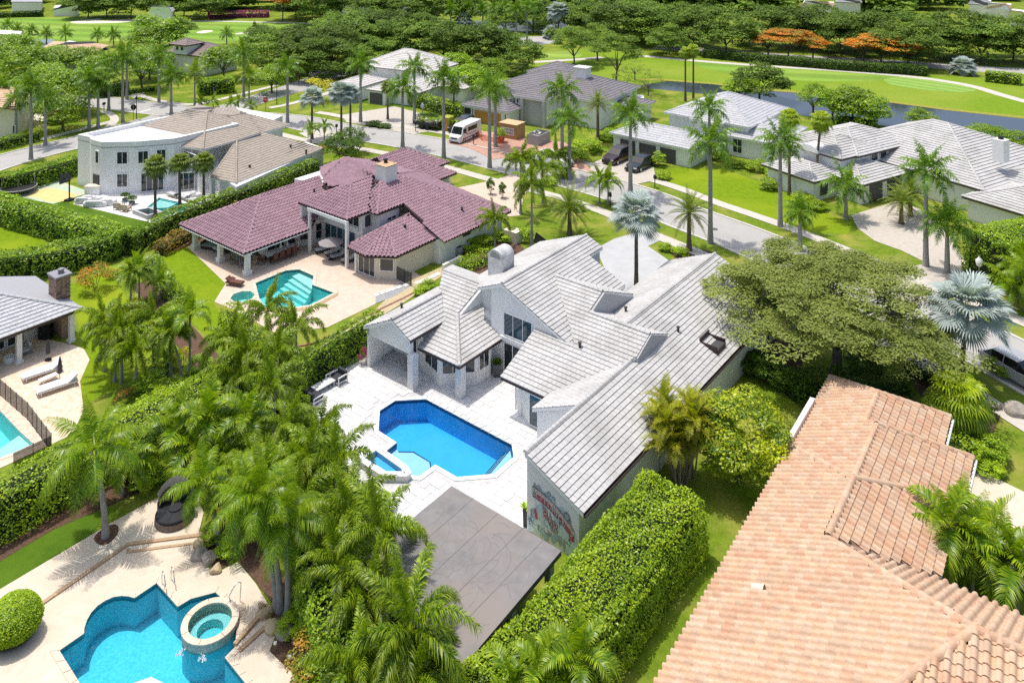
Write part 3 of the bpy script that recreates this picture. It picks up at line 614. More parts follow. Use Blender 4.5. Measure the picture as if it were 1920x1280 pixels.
# beds
sheet('gravel_path', [(752, 534), (838, 497), (846, 505), (760, 566), (700, 602), (655, 634), (610, 660), (560, 690), (575, 668), (640, 626), (700, 584), (730, 556)], .036, GRAVEL)
sheet('gravel_path', [(704, 556), (752, 530), (775, 534), (740, 556), (704, 570)], .04, GRAVELG)
band('edging', [(548, 652), (610, 640), (660, 607), (720, 577), (760, 558), (815, 528)], .18, .09, mat('red_edging', (0.30, 0.15, 0.11), .9, var=.2), th=.09)
band('mulch_bed', [(262, 530), (300, 560), (330, 610), (384, 672), (400, 720)], 2.0, .02, MULCH)
band('mulch_bed', [(-60, 1068), (0, 1030), (90, 978), (190, 936), (260, 905)], 1.7, .02, MULCH)
sheet('mulch_bed', [(380, 1000), (372, 1030), (405, 1072), (446, 1050), (510, 1130), (520, 1195), (505, 1220), (550, 1262), (600, 1240), (560, 1120), (470, 1000), (420, 950)], .02, MULCH)
sheet('mulch_bed', [(1400, 640), (1490, 590), (1540, 610), (1500, 690), (1440, 720), (1390, 690)], .02, MULCH)
sheet('mulch_bed', [(1690, 700), (1760, 690), (1850, 730), (1880, 770), (1850, 840), (1845, 905), (1800, 890), (1780, 800)], .02, MULCH)
sheet('mulch_bed', [(560, 690), (640, 650), (690, 640), (680, 690), (600, 760), (500, 900), (420, 900), (430, 760), (480, 700)], .012, MULCH)
sheet('mulch_bed', [(520, 940), (640, 830), (740, 900), (800, 960), (900, 1290), (600, 1330), (560, 1140)], .012, MULCH)
sheet('mulch_bed', [(860, 480), (900, 452), (960, 440), (985, 470), (900, 520)], .02, MULCH)
sheet('mulch_bed', [(1250, 465), (1330, 470), (1360, 500), (1270, 490)], .02, MULCH)
sheet('mulch_bed', [(420, 400), (560, 340), (640, 320), (660, 335), (520, 392), (390, 450), (300, 480), (280, 455)], .012, MULCH)
for q in ([(860, 285), (930, 300), (990, 305), (960, 318), (880, 296)],): pass

MANH = mat('iron_cover', (.10, .10, .10), .6, var=.2, scale=6)
for i, (x, y) in enumerate(((700, 252), (1240, 400), (1340, 430))):
    o_ = P(x, y); mb_ = MB(); mb_.lathe((0, 0, 0), [(.36, -.01), (.36, .006)], 16); t_ = link('drain_cover', mb_.mesh('drain_cover', MANH)); t_.location = o_ + Vector((0, 0, .0205)); setp(t_, ['round iron drain cover on the street left of the trailer', 'round iron drain cover on the street below the three garages', 'round iron drain cover on the street by the date palm'][i], 'drain cover', 'drain covers in the street')
# ================================================================ white tile house with the blue pool
H1 = new_house('white_house', 'sprawling white stucco house with white tile roofs around a blue pool', 'house', F1, 13, -6)
W = F1
r = Roof(H1, RW, RWU, 'flat', tw=.36, course=.335, th=.055, var=.05, lift=.03, singles=300, deck=.2, soffit=WHITEP, rake=WHITEP)
p1z = lambda v: 4.33 - .408 * (v + .25)
p1l = lambda v: p1z(-2.15) + .408 * (v + 2.15)
r.face([W(-.12, -.25, p1z(-.25)), W(-.12, 3.6, p1z(3.6)), W(29.1, 3.6, p1z(3.6)), W(29.1, -2.15, p1z(-2.15)), W(14, -2.15, p1z(-2.15)), W(12, -.25, p1z(-.25))])
r.face([W(14, -2.15, p1z(-2.15)), W(29.1, -2.15, p1z(-2.15)), W(29.1, -6.4, p1l(-6.4)), W(14.6, -6.4, p1l(-6.4))])
r.face([W(5.3, -.25, 4.33), W(12, -.25, 4.33), W(12, -3.8, 2.78), W(5.3, -3.8, 2.78)])
gz = lambda u: 2.6 + .42 * (u - 7.1)
r.face([W(7.05, -7.8, gz(7.05)), W(7.05, -3.55, gz(7.05)), W(11.75, .05, gz(11.75)), W(13.6, .05, gz(13.6)), W(13.6, -4.9, gz(13.6)), W(15.45, -4.9, gz(15.45)), W(15.45, -9.1, gz(15.45)), W(11.0, -4.35, gz(11)), W(11.0, -7.8, gz(11))])
r.face([W(15.45, -4.9, gz(15.45)), W(20, -4.9, gz(10.9)), W(20, -9.1, gz(10.9)), W(15.45, -9.1, gz(15.45))])
r.face([W(13.6, .05, gz(13.6)), W(16.8, .05, gz(10.4)), W(16.8, -4.9, gz(10.4)), W(13.6, -4.9, gz(13.6))])
grz = lambda v: 6.65 - .42 * abs(v + 10.8)
r.face([W(10.85, -10.8, grz(-10.8)), W(10.85, -4.3, grz(-4.3)), W(16, -5.4, grz(-5.4)), W(20.3, -5.8, grz(-5.8)), W(20.3, -9.2, grz(-9.2)), W(22.4, -9.2, grz(-9.2)), W(22.4, -10.8, grz(-10.8))])
r.face([W(10.85, -10.8, grz(-10.8)), W(22.4, -10.8, grz(-10.8)), W(23.4, -16.4, grz(-16.4)), W(14.6, -16.4, grz(-16.4)), W(12.2, -14, grz(-14)), W(10.85, -13.15, grz(-13.15))])
bz = lambda u: 2.6 + .42 * (u - 6.27)
r.face([W(6.2, -14.9, bz(6.2)), W(6.2, -10.8, bz(6.2)), W(9.45, -13.95, bz(9.45)), W(12.36, -13.95, bz(12.36)), W(12.36, -18.1, bz(12.36)), W(10.1, -16.6, bz(10.1)), W(8.6, -14.9, bz(8.6))])
r.face([W(6.2, -10.8, 2.57), W(11.1, -10.8, 2.57), W(12, -13.95, 3.92), W(9.45, -13.95, 3.94)])
r.face([W(12.36, -18.1, bz(12.36)), W(12.36, -13.95, bz(12.36)), W(16, -13.95, 3.63), W(16, -20.5, 3.63)])
r.face([W(5.1, -19.5, 3.02), W(5.1, -16.45, 4.5), W(10.4, -16.45, 4.5), W(12.5, -18.2, 3.65), W(13.2, -19.5, 3.02)])
r.face([W(5.1, -16.45, 4.5), W(5.1, -14.55, 3.58), W(8.6, -14.55, 3.58), W(10.4, -16.45, 4.5)])
for a, b in [((-.1, -.25, p1z(-.25)), (12, -.25, p1z(-.25))), ((14, -2.15, p1z(-2.15)), (29.1, -2.15, p1z(-2.15))), ((13.6, .05, gz(13.6)), (13.6, -4.8, gz(13.6))), ((15.45, -4.9, gz(15.45)), (15.45, -9.1, gz(15.45))), ((10.9, -10.8, 6.65), (22.4, -10.8, 6.65)), ((6.2, -10.8, 2.62), (9.45, -13.93, 3.98)), ((12.36, -18, bz(12.36)), (12.36, -14, bz(12.36))), ((5.1, -16.45, 4.52), (10.3, -16.45, 4.52))]:
    r.ridge(W(*a), W(*b), r=.13, step=.36)
r.done()
def wprism(h, F, uvs, z0, z1, m=WHITE, name='wall'):
    b = MB(); b.prism([F(u, v).to_2d() for u, v in uvs], z0, z1); return b.build(name, m, h)
wprism(H1, W, [(0, -.18), (0, 3.25), (5.4, 3.25), (5.4, -.18)], 0, [4.12, 2.72, 2.72, 4.12])
wprism(H1, W, [(5.42, -3.5), (5.42, 3.25), (28.7, 3.25), (28.7, -5.9), (15, -5.9), (15, -3.5)], 0, 2.6)
wprism(H1, W, [(5.42, -3.5), (5.42, -.2), (5.62, -.2), (5.62, -3.5)], 2.6, [2.62, 4.1, 4.1, 2.62])
wprism(H1, W, [(28.5, -5.9), (28.5, -2.15), (28.5, 3.2), (28.68, 3.2), (28.68, -2.15), (28.68, -5.9)], 2.6, [3.3, 4.9, 2.7, 2.7, 4.9, 3.3])
wprism(H1, W, [(8.16, -7.4), (7.75, -6.4), (7.35, -5.68), (7.3, -3.5), (14, -3.5), (14, -7.4)], 0, 2.6)
wprism(H1, W, [(11, -11.9), (11, -10.8), (11, -4.5), (11.3, -4.5), (11.3, -10.8), (11.3, -11.9)], 0, [6.0, 6.45, 3.8, 3.8, 6.45, 6.0])
wprism(H1, W, [(11.3, -16), (11.3, -4.6), (20.2, -6), (22.2, -9.4), (22.2, -16)], 0, 3.6)
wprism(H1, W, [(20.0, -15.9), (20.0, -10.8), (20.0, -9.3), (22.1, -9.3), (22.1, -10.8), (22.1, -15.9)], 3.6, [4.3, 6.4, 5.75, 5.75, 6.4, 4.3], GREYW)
wprism(H1, W, [(12, -14.2), (12, -11.9), (12.25, -11.9), (12.25, -14.2)], 2, [4.95, 5.85, 5.85, 4.95])
wprism(H1, W, [(11.3, -11.9), (12, -11.9), (12, -11.7), (11.3, -11.7)], 2, 5.9)
wprism(H1, W, [(9.6, -13.9), (12.0, -13.9), (12.0, -13.72), (9.6, -13.72)], 2.4, [3.95, 4.95, 4.95, 3.95])
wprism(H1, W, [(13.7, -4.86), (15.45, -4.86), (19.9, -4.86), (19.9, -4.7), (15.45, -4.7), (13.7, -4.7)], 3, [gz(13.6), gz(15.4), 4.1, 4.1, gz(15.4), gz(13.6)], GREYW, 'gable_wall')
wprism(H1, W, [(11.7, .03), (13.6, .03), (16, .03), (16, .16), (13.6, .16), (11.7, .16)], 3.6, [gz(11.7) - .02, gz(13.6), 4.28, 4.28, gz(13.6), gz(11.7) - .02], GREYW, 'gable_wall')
bayp = [(7.7, -16.3), (6.76, -13.22), (8.64, -11.3), (10.1, -11.2), (11.2, -11.9), (12, -16.3)]
wprism(H1, W, bayp, 0, 2.5)
wprism(H1, W, [(7.75, -19.2), (7.75, -16.2), (12.2, -16.2), (12.2, -19.2)], 0, 2.95)
wprism(H1, W, [(5.3, -19.3), (7.75, -19.3), (7.75, -19.05), (5.3, -19.05)], 0, 2.98)
wprism(H1, W, [(5.3, -19.3), (5.3, -16.45), (5.3, -14.72), (5.62, -14.72), (5.62, -16.45), (5.62, -19.3)], 2.48, [2.98, 4.38, 3.5, 3.5, 4.38, 2.98], WHITE, 'gable_wall')
wprism(H1, W, [(6.55, -19.0), (6.55, -16.5), (7.7, -16.5), (7.7, -19.0)], 0, .32, GREYW, 'porch_step')
wprism(H1, W, [(6.9, -10.95), (6.6, -15.0), (6.75, -15), (7.05, -11.1)], 2.3, 2.47, WHITE, 'beam')
post(H1, W(5.45, -14.6), 0, 2.5, .55, CLAD, 'stone_clad_post'); post(H1, W(6.83, -11.25), 0, 2.48, .52, CLAD, 'stone_clad_post')
window(H1, W(11, -10.68), W(11, -8.0), 2.9, 4.63, 3, 1, glass=GLASSB); window(H1, W(11, -10.68), W(11, -8.1), .12, 2.45, 3, 1, glass=GLASS)
wprism(H1, W, [(10.86, -11.0), (10.86, -7.7), (11.0, -7.7), (11.0, -11.0)], 2.52, 2.82, WHITEP, 'lintel')
def between(F, a, b, f0, f1): return F(a[0] + (b[0] - a[0]) * f0, a[1] + (b[1] - a[1]) * f0), F(a[0] + (b[0] - a[0]) * f1, a[1] + (b[1] - a[1]) * f1)
for a, b, f0, f1, n in [(bayp[0], bayp[1], .36, .97, 2), (bayp[1], bayp[2], .06, .96, 3), (bayp[2], bayp[3], .1, .85, 2)]:
    q = between(W, a, b, f0, f1); window(H1, q[0], q[1], .95, 2.25, n, 1)
window(H1, W(7.75, -17.55), W(7.75, -16.4), .4, 2.3, 1, 1)
door = wpart('door', WHITEP, H1, lambda b: b.box(W(7.72, -18.4, 1.35), (.95, .08, 2.0), W.B, W.A)); wpart('door_handle', STEEL, door, lambda b: b.box(W(7.64, -18.05, 1.3), (.05, .06, .25), W.B, W.A)) if False else None
q = between(W, (7.35, -5.68), (7.3, -4.4), .1, .95); window(H1, q[0], q[1], .12, 2.25, 1, 1, glass=GLASSB)
q = between(W, (8.16, -7.4), (7.75, -6.4), .1, .85); window(H1, q[0], q[1], .05, 2.15, 1, 1, glass=WHITEP)
window(H1, W(5.42, -2.6), W(5.42, -1.5), .9, 1.7, 1, 1); window(H1, W(5.42, -1.2), W(5.42, -.5), 2.2, 2.5, 1, 1)
def chimney_vault(b):
    c = W(14.75, -14.0, 0)
    b.box(c + Vector((0, 0, 5.6)), (1.5, 1.5, 2.2), W.B, W.A)
    k = 10; lo, hi = [], []
    for i in range(k + 1):
        a = math.pi * i / k; lo.append(c + W.B * (math.cos(a) * .75) + W.A * -.75 + Vector((0, 0, 6.7 + .6 * math.sin(a)))); hi.append(lo[-1] + W.A * 1.5)
    b.idx(lo + hi, [(i, k + 1 + i, k + 2 + i, i + 1) for i in range(k)]); b.face(lo); b.face(hi[::-1])
ch = wpart('chimney', mat('weathered_white_plaster', (.5, .5, .5), .9, col2=(.72, .72, .72), scale=2.5, c3=(.36, .36, .36), s3=1.1), H1, chimney_vault)
def arch(b):
    c = W(14.75, -14.0, 0) - W.A * .775; pts = [c + W.B * -.5 + Vector((0, 0, 6.66)), c + W.B * .5 + Vector((0, 0, 6.66))] + [c + W.B * (math.cos(math.pi * i / 8) * .5) + Vector((0, 0, 6.68 + .42 * math.sin(math.pi * i / 8))) for i in range(9)]
    b.face(pts)
wpart('chimney_mouth', GREYM, ch, arch)
sk = wpart('skylight_curb', DARK, H1, lambda b: [b.box(W(18.6 + du, 2.35 + dv, p1z(2.35 + dv) + .12), (sx, sy, .42), W.B, W.A) for du, dv, sx, sy in ((0, -.62, .1, 1.5), (0, .62, .1, 1.5), (-.7, 0, 1.3, .1), (.7, 0, 1.3, .1))])
wpart('skylight_glass', DGREY, sk, lambda b: b.box(W(18.6, 2.35, p1z(2.35) + .06), (1.15, 1.3, .06), W.B, W.A))
for u, v in ((17.2, .35), (16.6, -3.6), (10.9, -3.9), (8.0, -18.4)): vent(H1, W(u, v, {.35: p1z(.35), -3.6: p1l(-3.6), -3.9: gz(10.9), -18.4: 3.6}[v]))
wpart('wall_lamp', STEEL, H1, lambda b: b.box(W(7.78, -6.9, 1.9), (.12, .12, .3)))
wpart('downpipe', WHITEP, H1, lambda b: b.tube([W(9.0, 3.32, 0), W(9.0, 3.32, 2.5)], .05, 6))
wpart('gutter', DARK, H1, lambda b: b.tube([W(-.1, 3.68, 2.62), W(29, 3.68, 2.62)], .07, 6))
# mural on the half gable (painted flat on the plaster)
def mural():
    cols = {'ice': (.52, .66, .70), 'pale': (.70, .76, .78), 'grey': (.32, .36, .39), 'slate': (.14, .165, .19), 'red': (.46, .09, .11), 'pink': (.70, .50, .48), 'blue': (.34, .47, .54)}
    mt = {k: mat('mural_' + k, c, .85, var=.12, scale=4) for k, c in cols.items()}
    rn = random.Random(5); mu = {k: MB() for k in cols}; n = -W.A
    def pt(v, z, lay): return W(0, v, z) + n * (.006 + .0025 * lay)
    top = lambda v: 4.1 - .408 * (v + .18) - .12
    def blob(k, v, z, rx, rz, lay, rot=0, m=11, wob=.25):
        ps = []
        for i in range(m):
            a = 2 * math.pi * i / m; rr = 1 + rn.uniform(-wob, wob); x, y = math.cos(a) * rx * rr, math.sin(a) * rz * rr
            x, y = x * math.cos(rot) - y * math.sin(rot), x * math.sin(rot) + y * math.cos(rot); vv = min(3.2, max(-.12, v + x)); ps.append(pt(vv, max(.05, min(z + y, top(vv))), lay))
        mu[k].face(ps)
    def stroke(k, pts, w, lay):
        for (a, b) in zip(pts, pts[1:]):
            d = Vector(b) - Vector(a)
            if d.length < 1e-6: continue
            q = Vector((-d.y, d.x)).normalized() * w / 2; d = d.normalized() * w * .2
            mu[k].face([pt(*(Vector(a) - d + q), lay), pt(*(Vector(a) - d - q), lay), pt(*(Vector(b) + d - q), lay), pt(*(Vector(b) + d + q), lay)][::-1])
    for i in range(26): blob(rn.choice(['ice', 'pale', 'ice']), rn.uniform(.1, 3.0), rn.uniform(.2, 1.5), rn.uniform(.2, .5), rn.uniform(.2, .5), i % 6)
    for i in range(16): blob(rn.choice(['blue', 'grey', 'ice']), rn.uniform(.1, 2.9), rn.uniform(.3, 1.3), rn.uniform(.06, .22), rn.uniform(.1, .32), 6 + i % 4, rn.uniform(-.6, .6))
    for i in range(18): blob(rn.choice(['blue', 'ice', 'grey']), .35 + i * .13, 2.75 - i * .045 + rn.uniform(-.1, .22), rn.uniform(.07, .2), rn.uniform(.08, .25), 4 + i % 4, rn.uniform(-1, 1))
    for i in range(16): v = rn.uniform(.1, 2.9); z = rn.uniform(.2, 2.3); stroke('slate', [(v, z), (v + rn.uniform(-.12, .12), z + rn.uniform(-.25, .25)), (v + rn.uniform(-.2, .2), z + rn.uniform(-.45, .1))], rn.uniform(.02, .05), 10)
    for v, z, rx in ((1.32, 2.72, .13), (1.62, 2.62, .11), (2.5, 2.05, .2)): blob('slate', v, z, rx, rx, 10, 0, 12, .05); blob('blue', v, z, rx * .72, rx * .72, 11, 0, 12, .05)
    # the banner of letters
    bandp = lambda f: (.22 + 2.75 * f, 2.42 - 1.2 * f - .28 * math.sin(f * math.pi) * -1)
    up = [bandp(i / 12) for i in range(13)]; mu['slate'].face([pt(v, z + .30, 11.5) for v, z in up] + [pt(v, z - .30, 11.5) for v, z in up[::-1]])
    mu['red'].face([pt(v, z + .26, 12) for v, z in up] + [pt(v, z - .26, 12) for v, z in up[::-1]]); mu['pink'].face([pt(v, z + .25, 12.6) for v, z in up] + [pt(v, z + .02, 12.6) for v, z in up[::-1]])
    GL = {'B': [[(0, 0), (0, 1), (.6, .9), (.6, .6), (0, .5), (.7, .4), (.7, .1), (0, 0)]], 'E': [[(.7, 0), (0, 0), (0, 1), (.7, 1)], [(0, .5), (.5, .5)]], 'T': [[(.4, 0), (.4, 1)], [(0, 1), (.8, 1)]], 'I': [[(.3, 0), (.3, 1)]], 'N': [[(0, 0), (0, 1), (.7, 0), (.7, 1)]], 'G': [[(.7, .85), (.4, 1), (0, .8), (0, .2), (.4, 0), (.7, .2), (.7, .45), (.4, .45)]], 'R': [[(0, 0), (0, 1), (.6, .9), (.6, .6), (0, .5), (.7, 0)]], "'": [[(.2, 1), (.1, .7)]], 'S': [[(.7, .85), (.35, 1), (0, .8), (.7, .3), (.35, 0), (0, .15)]], 'A': [[(0, 0), (.35, 1), (.7, 0)], [(.15, .4), (.55, .4)]]}
    word = "BETTINGER'S"
    for i, chx in enumerate(word):
        f = (i + .35) / len(word); v0, z0 = bandp(f); s_ = .21
        for st in GL[chx]:
            P0 = [(v0 + (x - .4) * s_ * .95, z0 + (y - .5) * .42 - (x - .4) * .08) for x, y in st]; stroke('slate', P0, .062, 14); stroke('pale', P0, .03, 15)
    for i, chx in enumerate('BAR'):
        v0, z0 = 1.12 + i * .33, 1.55 - i * .2
        for st in GL[chx]:
            P0 = [(v0 + (x - .4) * .3, z0 + (y - .5) * .42 - (x - .4) * .12) for x, y in st]; stroke('slate', P0, .13, 13.4); stroke('red', P0, .085, 14); stroke('pink', P0, .035, 15)
    blob('red', .45, 1.25, .1, .3, 13, .2); blob('red', 2.75, 1.2, .17, .3, 13.2, .5); blob('pale', 1.25, .75, .2, .16, 12); blob('red', 1.3, .72, .05, .12, 13, 1)
    t = None
    for k in cols:
        if mu[k].f:
            if t is None: t = setp(mu[k].build('mural', mt[k], H1), kind='stuff')
            else:
                me = mu[k].mesh('mural_paint', mt[k]); me.transform(parent_matrix(H1).inverted()); setp(link('mural_paint', me, t), kind='stuff')
mural()
# white stone pavers of the patio
pv = [(p.x, p.y) for p in patio]; PO = [tuple(p) for p in offset([(p.x, p.y) for p in POOL1], .3)]
recs = []
u = -5.6; row = 0; rn = random.Random(3)
while u < 11:
    hgt = rn.choice([.5, .6, .72]); v = -23 + rn.uniform(0, .6)
    while v < -.3:
        wd = rn.choice([.55, .7, .85, 1.0]); c = W(u + hgt / 2, v + wd / 2)
        if in_poly(pv, c.x, c.y) and not any(in_poly(PO, *W(u + hgt * a, v + wd * b).to_2d()) for a in (0, .5, 1) for b in (0, .5, 1)) and not (c - W(-1.6, -9.8)).length < 1.9: recs.append((u, v, hgt, wd))
        v += wd
    u += hgt
pat_o = bpy.data.objects['patio']; recs.sort(); rest = MB(); cnt = 0; PM = {}
for (u, v, hgt, wd) in recs:
    g = .013; z = .055 + rn.uniform(0, .008); px = to_px(W(u, v))
    t = 1 + rn.uniform(-.10, .07); key = (round(hgt, 2), round(wd, 2), rn.randrange(3))
    if cnt < 300 and 540 < px[0] < 1000 and px[1] < 960:
        if key not in PM:
            b = MB(); t3 = 1 + rn.uniform(-.13, .06); pts = [(g, g), (wd - g, g), (wd - g, hgt - g), (g, hgt - g)]
            b.prism([tuple(p) for p in pts], -.03, 0, t=(t3, t3, t3)); PM[key] = b.mesh('paver', STONEW)
        o = link('paver', PM[key], pat_o); o.location = W(u, v, z); o.rotation_euler = (0, 0, W.rz); cnt += 1
    else: rest.prism([W(u + g, v + g).to_2d(), W(u + g, v + wd - g).to_2d(), W(u + hgt - g, v + wd - g).to_2d(), W(u + hgt - g, v + g).to_2d()], .0, z, t=(t, t, t))
if rest.f: setp(rest.build('pavers', STONEW, pat_o), kind='stuff')
WATB = watermat('blue_pool_water', (0.02, 0.80, 1.0), dens=.26); PLB = mat('blue_plaster', (.10, .52, .84), .8, var=.05, scale=1.5); LINE = mat('dark_blue_tile', (.01, .05, .13), .4)
PLS = mat('pale_blue_plaster', (.38, .66, .84), .8, var=.04, scale=2)
PWHITE = mat('white_coping', (.78, .78, .77), .8, tint=True, var=.05, scale=3)
pl1 = pool('swimming_pool', 'bright blue pool with angled corners between the white house and the palms', POOL1, .03, 1.5, WATB, PLB, .32, .1, PWHITE, band_mat=LINE, cz=.05)
step_in(pl1, 'shelf', UV1([(.55, -11.05), (.42, -10.78), (.99, -10.05), (.97, -8.58), (.39, -7.9), (-.66, -7.9), (-.98, -8.5), (-.56, -11.05)]), -1.46, -.28, PLS)
step_in(pl1, 'shelf_edge', UV1([(.44, -10.84), (1.03, -10.07), (1.01, -8.54), (.42, -7.86), (.36, -7.9), (.95, -8.58), (.95, -10.03), (.38, -10.78)]), -1.46, -.26, LINE)
for i in range(3): step_in(pl1, 'step', UV1([(4.98 - i * .0, -5.32 - i * .33), (4.17, -4.48), (2.3, -4.5), (1.95 + .0 * i, -4.85 - i * .33)]), -1.46, -.3 - i * .3, PLS); step_in(pl1, 'step_edge', UV1([(4.98, -5.38 - i * .33), (4.98, -5.32 - i * .33), (1.95, -4.85 - i * .33), (1.95, -4.91 - i * .33)]), -1.4, -.285 - i * .3, LINE)
SPA1 = UV1([(-.72, -11.6), (-.9, -8.75), (-1.15, -8.1), (-1.5, -8.1), (-2.35, -9.2), (-2.35, -11.6)])
sp1 = thing('spa', 'raised white walled spa beside the blue pool under palm fronds', 'spa', W(-1.5, -10, 0))
def spa_wall(b, ring, ins, z0, z1):
    n = len(ring)
    for i in range(n):
        a, c_, d, e = Vector(ring[i]), Vector(ring[(i + 1) % n]), Vector(ins[(i + 1) % n]), Vector(ins[i]); b.prism([tuple(a), tuple(c_), tuple(d), tuple(e)], z0, z1)
ring = [(p.x, p.y) for p in SPA1]; ins = [tuple(p) for p in offset(ring, -.3)]
wpart('wall', STONEW, sp1, lambda b: spa_wall(b, ring, ins, 0.0, .38)); wpart('coping', PWHITE, sp1, lambda b: spa_wall(b, [tuple(p) for p in offset(ring, .05)], [tuple(p) for p in offset(ring, -.36)], .38, .45))
wpart('basin', PLB, sp1, lambda b: b.prism(ins, .06, .08)); wpart('water', watermat('spa_water', (.03, .66, .99), dens=.7), sp1, lambda b: b.prism([tuple(p) for p in offset(ring, -.27)], .04, .33))

# grey flat-roofed pavilion
PAV = thing('pavilion', 'flat weathered grey roofed pavilion beside the mural wall', 'pavilion', W(-6.5, .5, 0)); HAX[PAV.name] = (W.B, W.A)
RPAV = mat('weathered_grey_roof', (.165, .16, .16), .85, col2=(.25, .24, .24), scale=1.1, c3=(.25, .22, .20), s3=.28, bump=.1, bscale=5, detail=12)
wpart('roof', [RPAV, DGREY], PAV, lambda b: b.prism([W(u, v).to_2d() for u, v in ((-2.9, -3.15), (-2.85, 4.1), (-10.25, 4.35), (-10.3, -3.1))], 2.55, 2.8, mi=1, top=0))
def streaks(b):
    rn = random.Random(8)
    for i in range(60):
        u = rn.uniform(-9.8, -3.2); v = rn.uniform(-2.9, 3.9); L = rn.uniform(.4, 2.6); w_ = rn.uniform(.012, .035)
        a = rn.gauss(.1, .5) if i % 2 else rn.gauss(1.6, .4); pts = [W(u + math.cos(a + .2 * k) * L * k / 5, v + math.sin(a + .2 * k) * L * k / 5, 2.8015 + .00004 * i) for k in range(6)]
        pts = [p for p in pts if -10.1 < W.uv(p)[0] < -3.0 and -3.0 < W.uv(p)[1] < 4.0]
        if len(pts) > 2:
            for p_, q_ in zip(pts, pts[1:]):
                d_ = (q_ - p_).normalized(); n_ = Vector((-d_.y, d_.x, 0)) * w_; b.face([p_ - n_, q_ - n_, q_ + n_, p_ + n_])
setp(wpart('roof_scuffs', mat('roof_scuff', (.175, .17, .17), .9, col2=(.24, .23, .23), scale=3), PAV, streaks), kind='stuff')
wpart('roof_seams', mat('roof_seam', (.17, .165, .165), .9), PAV, lambda b: [b.box(W(-6.5, v, 2.803), (.03, 7.3, .012), W.B, W.A) for v in (-1.6, .1, 1.75, 3.0)])
for u, v in ((-3.3, -2.8), (-3.3, 3.7), (-9.8, 3.95), (-9.9, -2.8), (-6.5, 3.85)): post(PAV, W(u, v), 0, 2.55, .34, GREYW)
wpart('counter', [DGREY, GREYW], PAV, lambda b: b.box(W(-9.6, .8, .5), (4.6, .8, 1.0), W.B, W.A))
wprism(PAV, W, [(-3.0, 4.0), (-10.1, 4.2), (-10.1, 4.32), (-3.0, 4.12)], 0, .9, WHITE, 'low_wall')

# ================================================================ purple-roofed house
H2 = new_house('purple_roof_house', 'low white house under a purple barrel tile roof with a turquoise pool', 'house', F2, 12, 2)
W2 = F2
r = Roof(H2, RPUR, RPURU, 'barrel', tw=.40, course=.40, th=.05, var=.10, lift=.02, singles=300, deck=.16)
s = .465; e = 2.35
pr = lambda v: 2.4 + .385 * (13.3 - v)
r.face([W2(-.7, -10.9, e), W2(-.7, .45, e), W2(5.0, -5.2, e + s * 5.7)])
r.face([W2(-.7, .45, e), W2(7.0, .5, e), W2(11.3, -2.4, e + s * 2.9), W2(12.6, -5.2, e + s * 5.7), W2(5.0, -5.2, e + s * 5.7)])
r.face([W2(-.7, -10.9, e), W2(5.0, -5.2, e + s * 5.7), W2(12.6, -5.2, e + s * 5.7), W2(14.5, -10.9, e)])
r.face([W2(6.85, -1.4, 4.6), W2(6.85, 6.15, 4.6), W2(10.6, 2.35, 6.35)])
r.face([W2(6.85, 6.15, 4.6), W2(9.7, 6.15, 4.6), W2(13.4, 2.35, 6.35), W2(10.6, 2.35, 6.35)])
r.face([W2(6.85, -1.4, 4.6), W2(10.6, 2.35, 6.35), W2(15.5, 2.35, 6.35), W2(15.5, -1.4, 4.6)])
r.face([W2(9.6, 7.45, pr(7.45)), W2(13.1, 7.5, pr(7.5)), W2(12.9, 13.3, 2.4), W2(23.2, 13.4, 2.36), W2(15.9, 3.7, pr(3.7)), W2(13.3, 3.75, pr(3.75))])
r.face([W2(9.6, 7.45, pr(7.45)), W2(13.3, 3.75, pr(3.75)), W2(11.5, 4.2, 5.55), W2(9.65, 6.1, 4.62)])
r.face([W2(23.2, 13.4, 2.36), W2(24, -2, 3.4), W2(15.9, 3.7, pr(3.7))])
r.face([W2(13.3, 3.75, 6.1), W2(15.9, 3.7, 6.1), W2(18.3, -7.7, 5.3), W2(12.7, -4.8, 5.0), W2(11.2, -2.2, 4.55)])
r.face([W2(18.3, -7.7, 5.3), W2(15.9, 3.7, 6.1), W2(24.5, -1.5, 3.4), W2(23, -9, 3.4)])
r.face([W2(18.3, -7.7, 5.3), W2(12.7, -4.8, 5.0), W2(15.9, -9.2, 4.4)])
# garage wings at the back
r.face([W2(21.5, .85, 2.6), W2(28.4, .85, 2.6), W2(25.4, -2.15, 4.1), W2(21.5, -2.15, 4.1)])
r.face([W2(28.4, .85, 2.6), W2(28.4, -5.1, 2.6), W2(25.4, -2.15, 4.1)])
r.face([W2(21.5, -2.15, 4.1), W2(25.4, -2.15, 4.1), W2(28.4, -5.1, 2.6), W2(21.5, -5.1, 2.6)])
r.face([W2(22, -2.6, 2.65), W2(30.8, -2.6, 2.65), W2(26.8, -6.4, 4.6), W2(22, -6.4, 4.6)])
r.face([W2(30.8, -2.6, 2.65), W2(30.8, -10.2, 2.65), W2(26.8, -6.4, 4.6)])
r.face([W2(22, -6.4, 4.6), W2(26.8, -6.4, 4.6), W2(30.8, -10.2, 2.65), W2(20, -10.2, 2.65)])
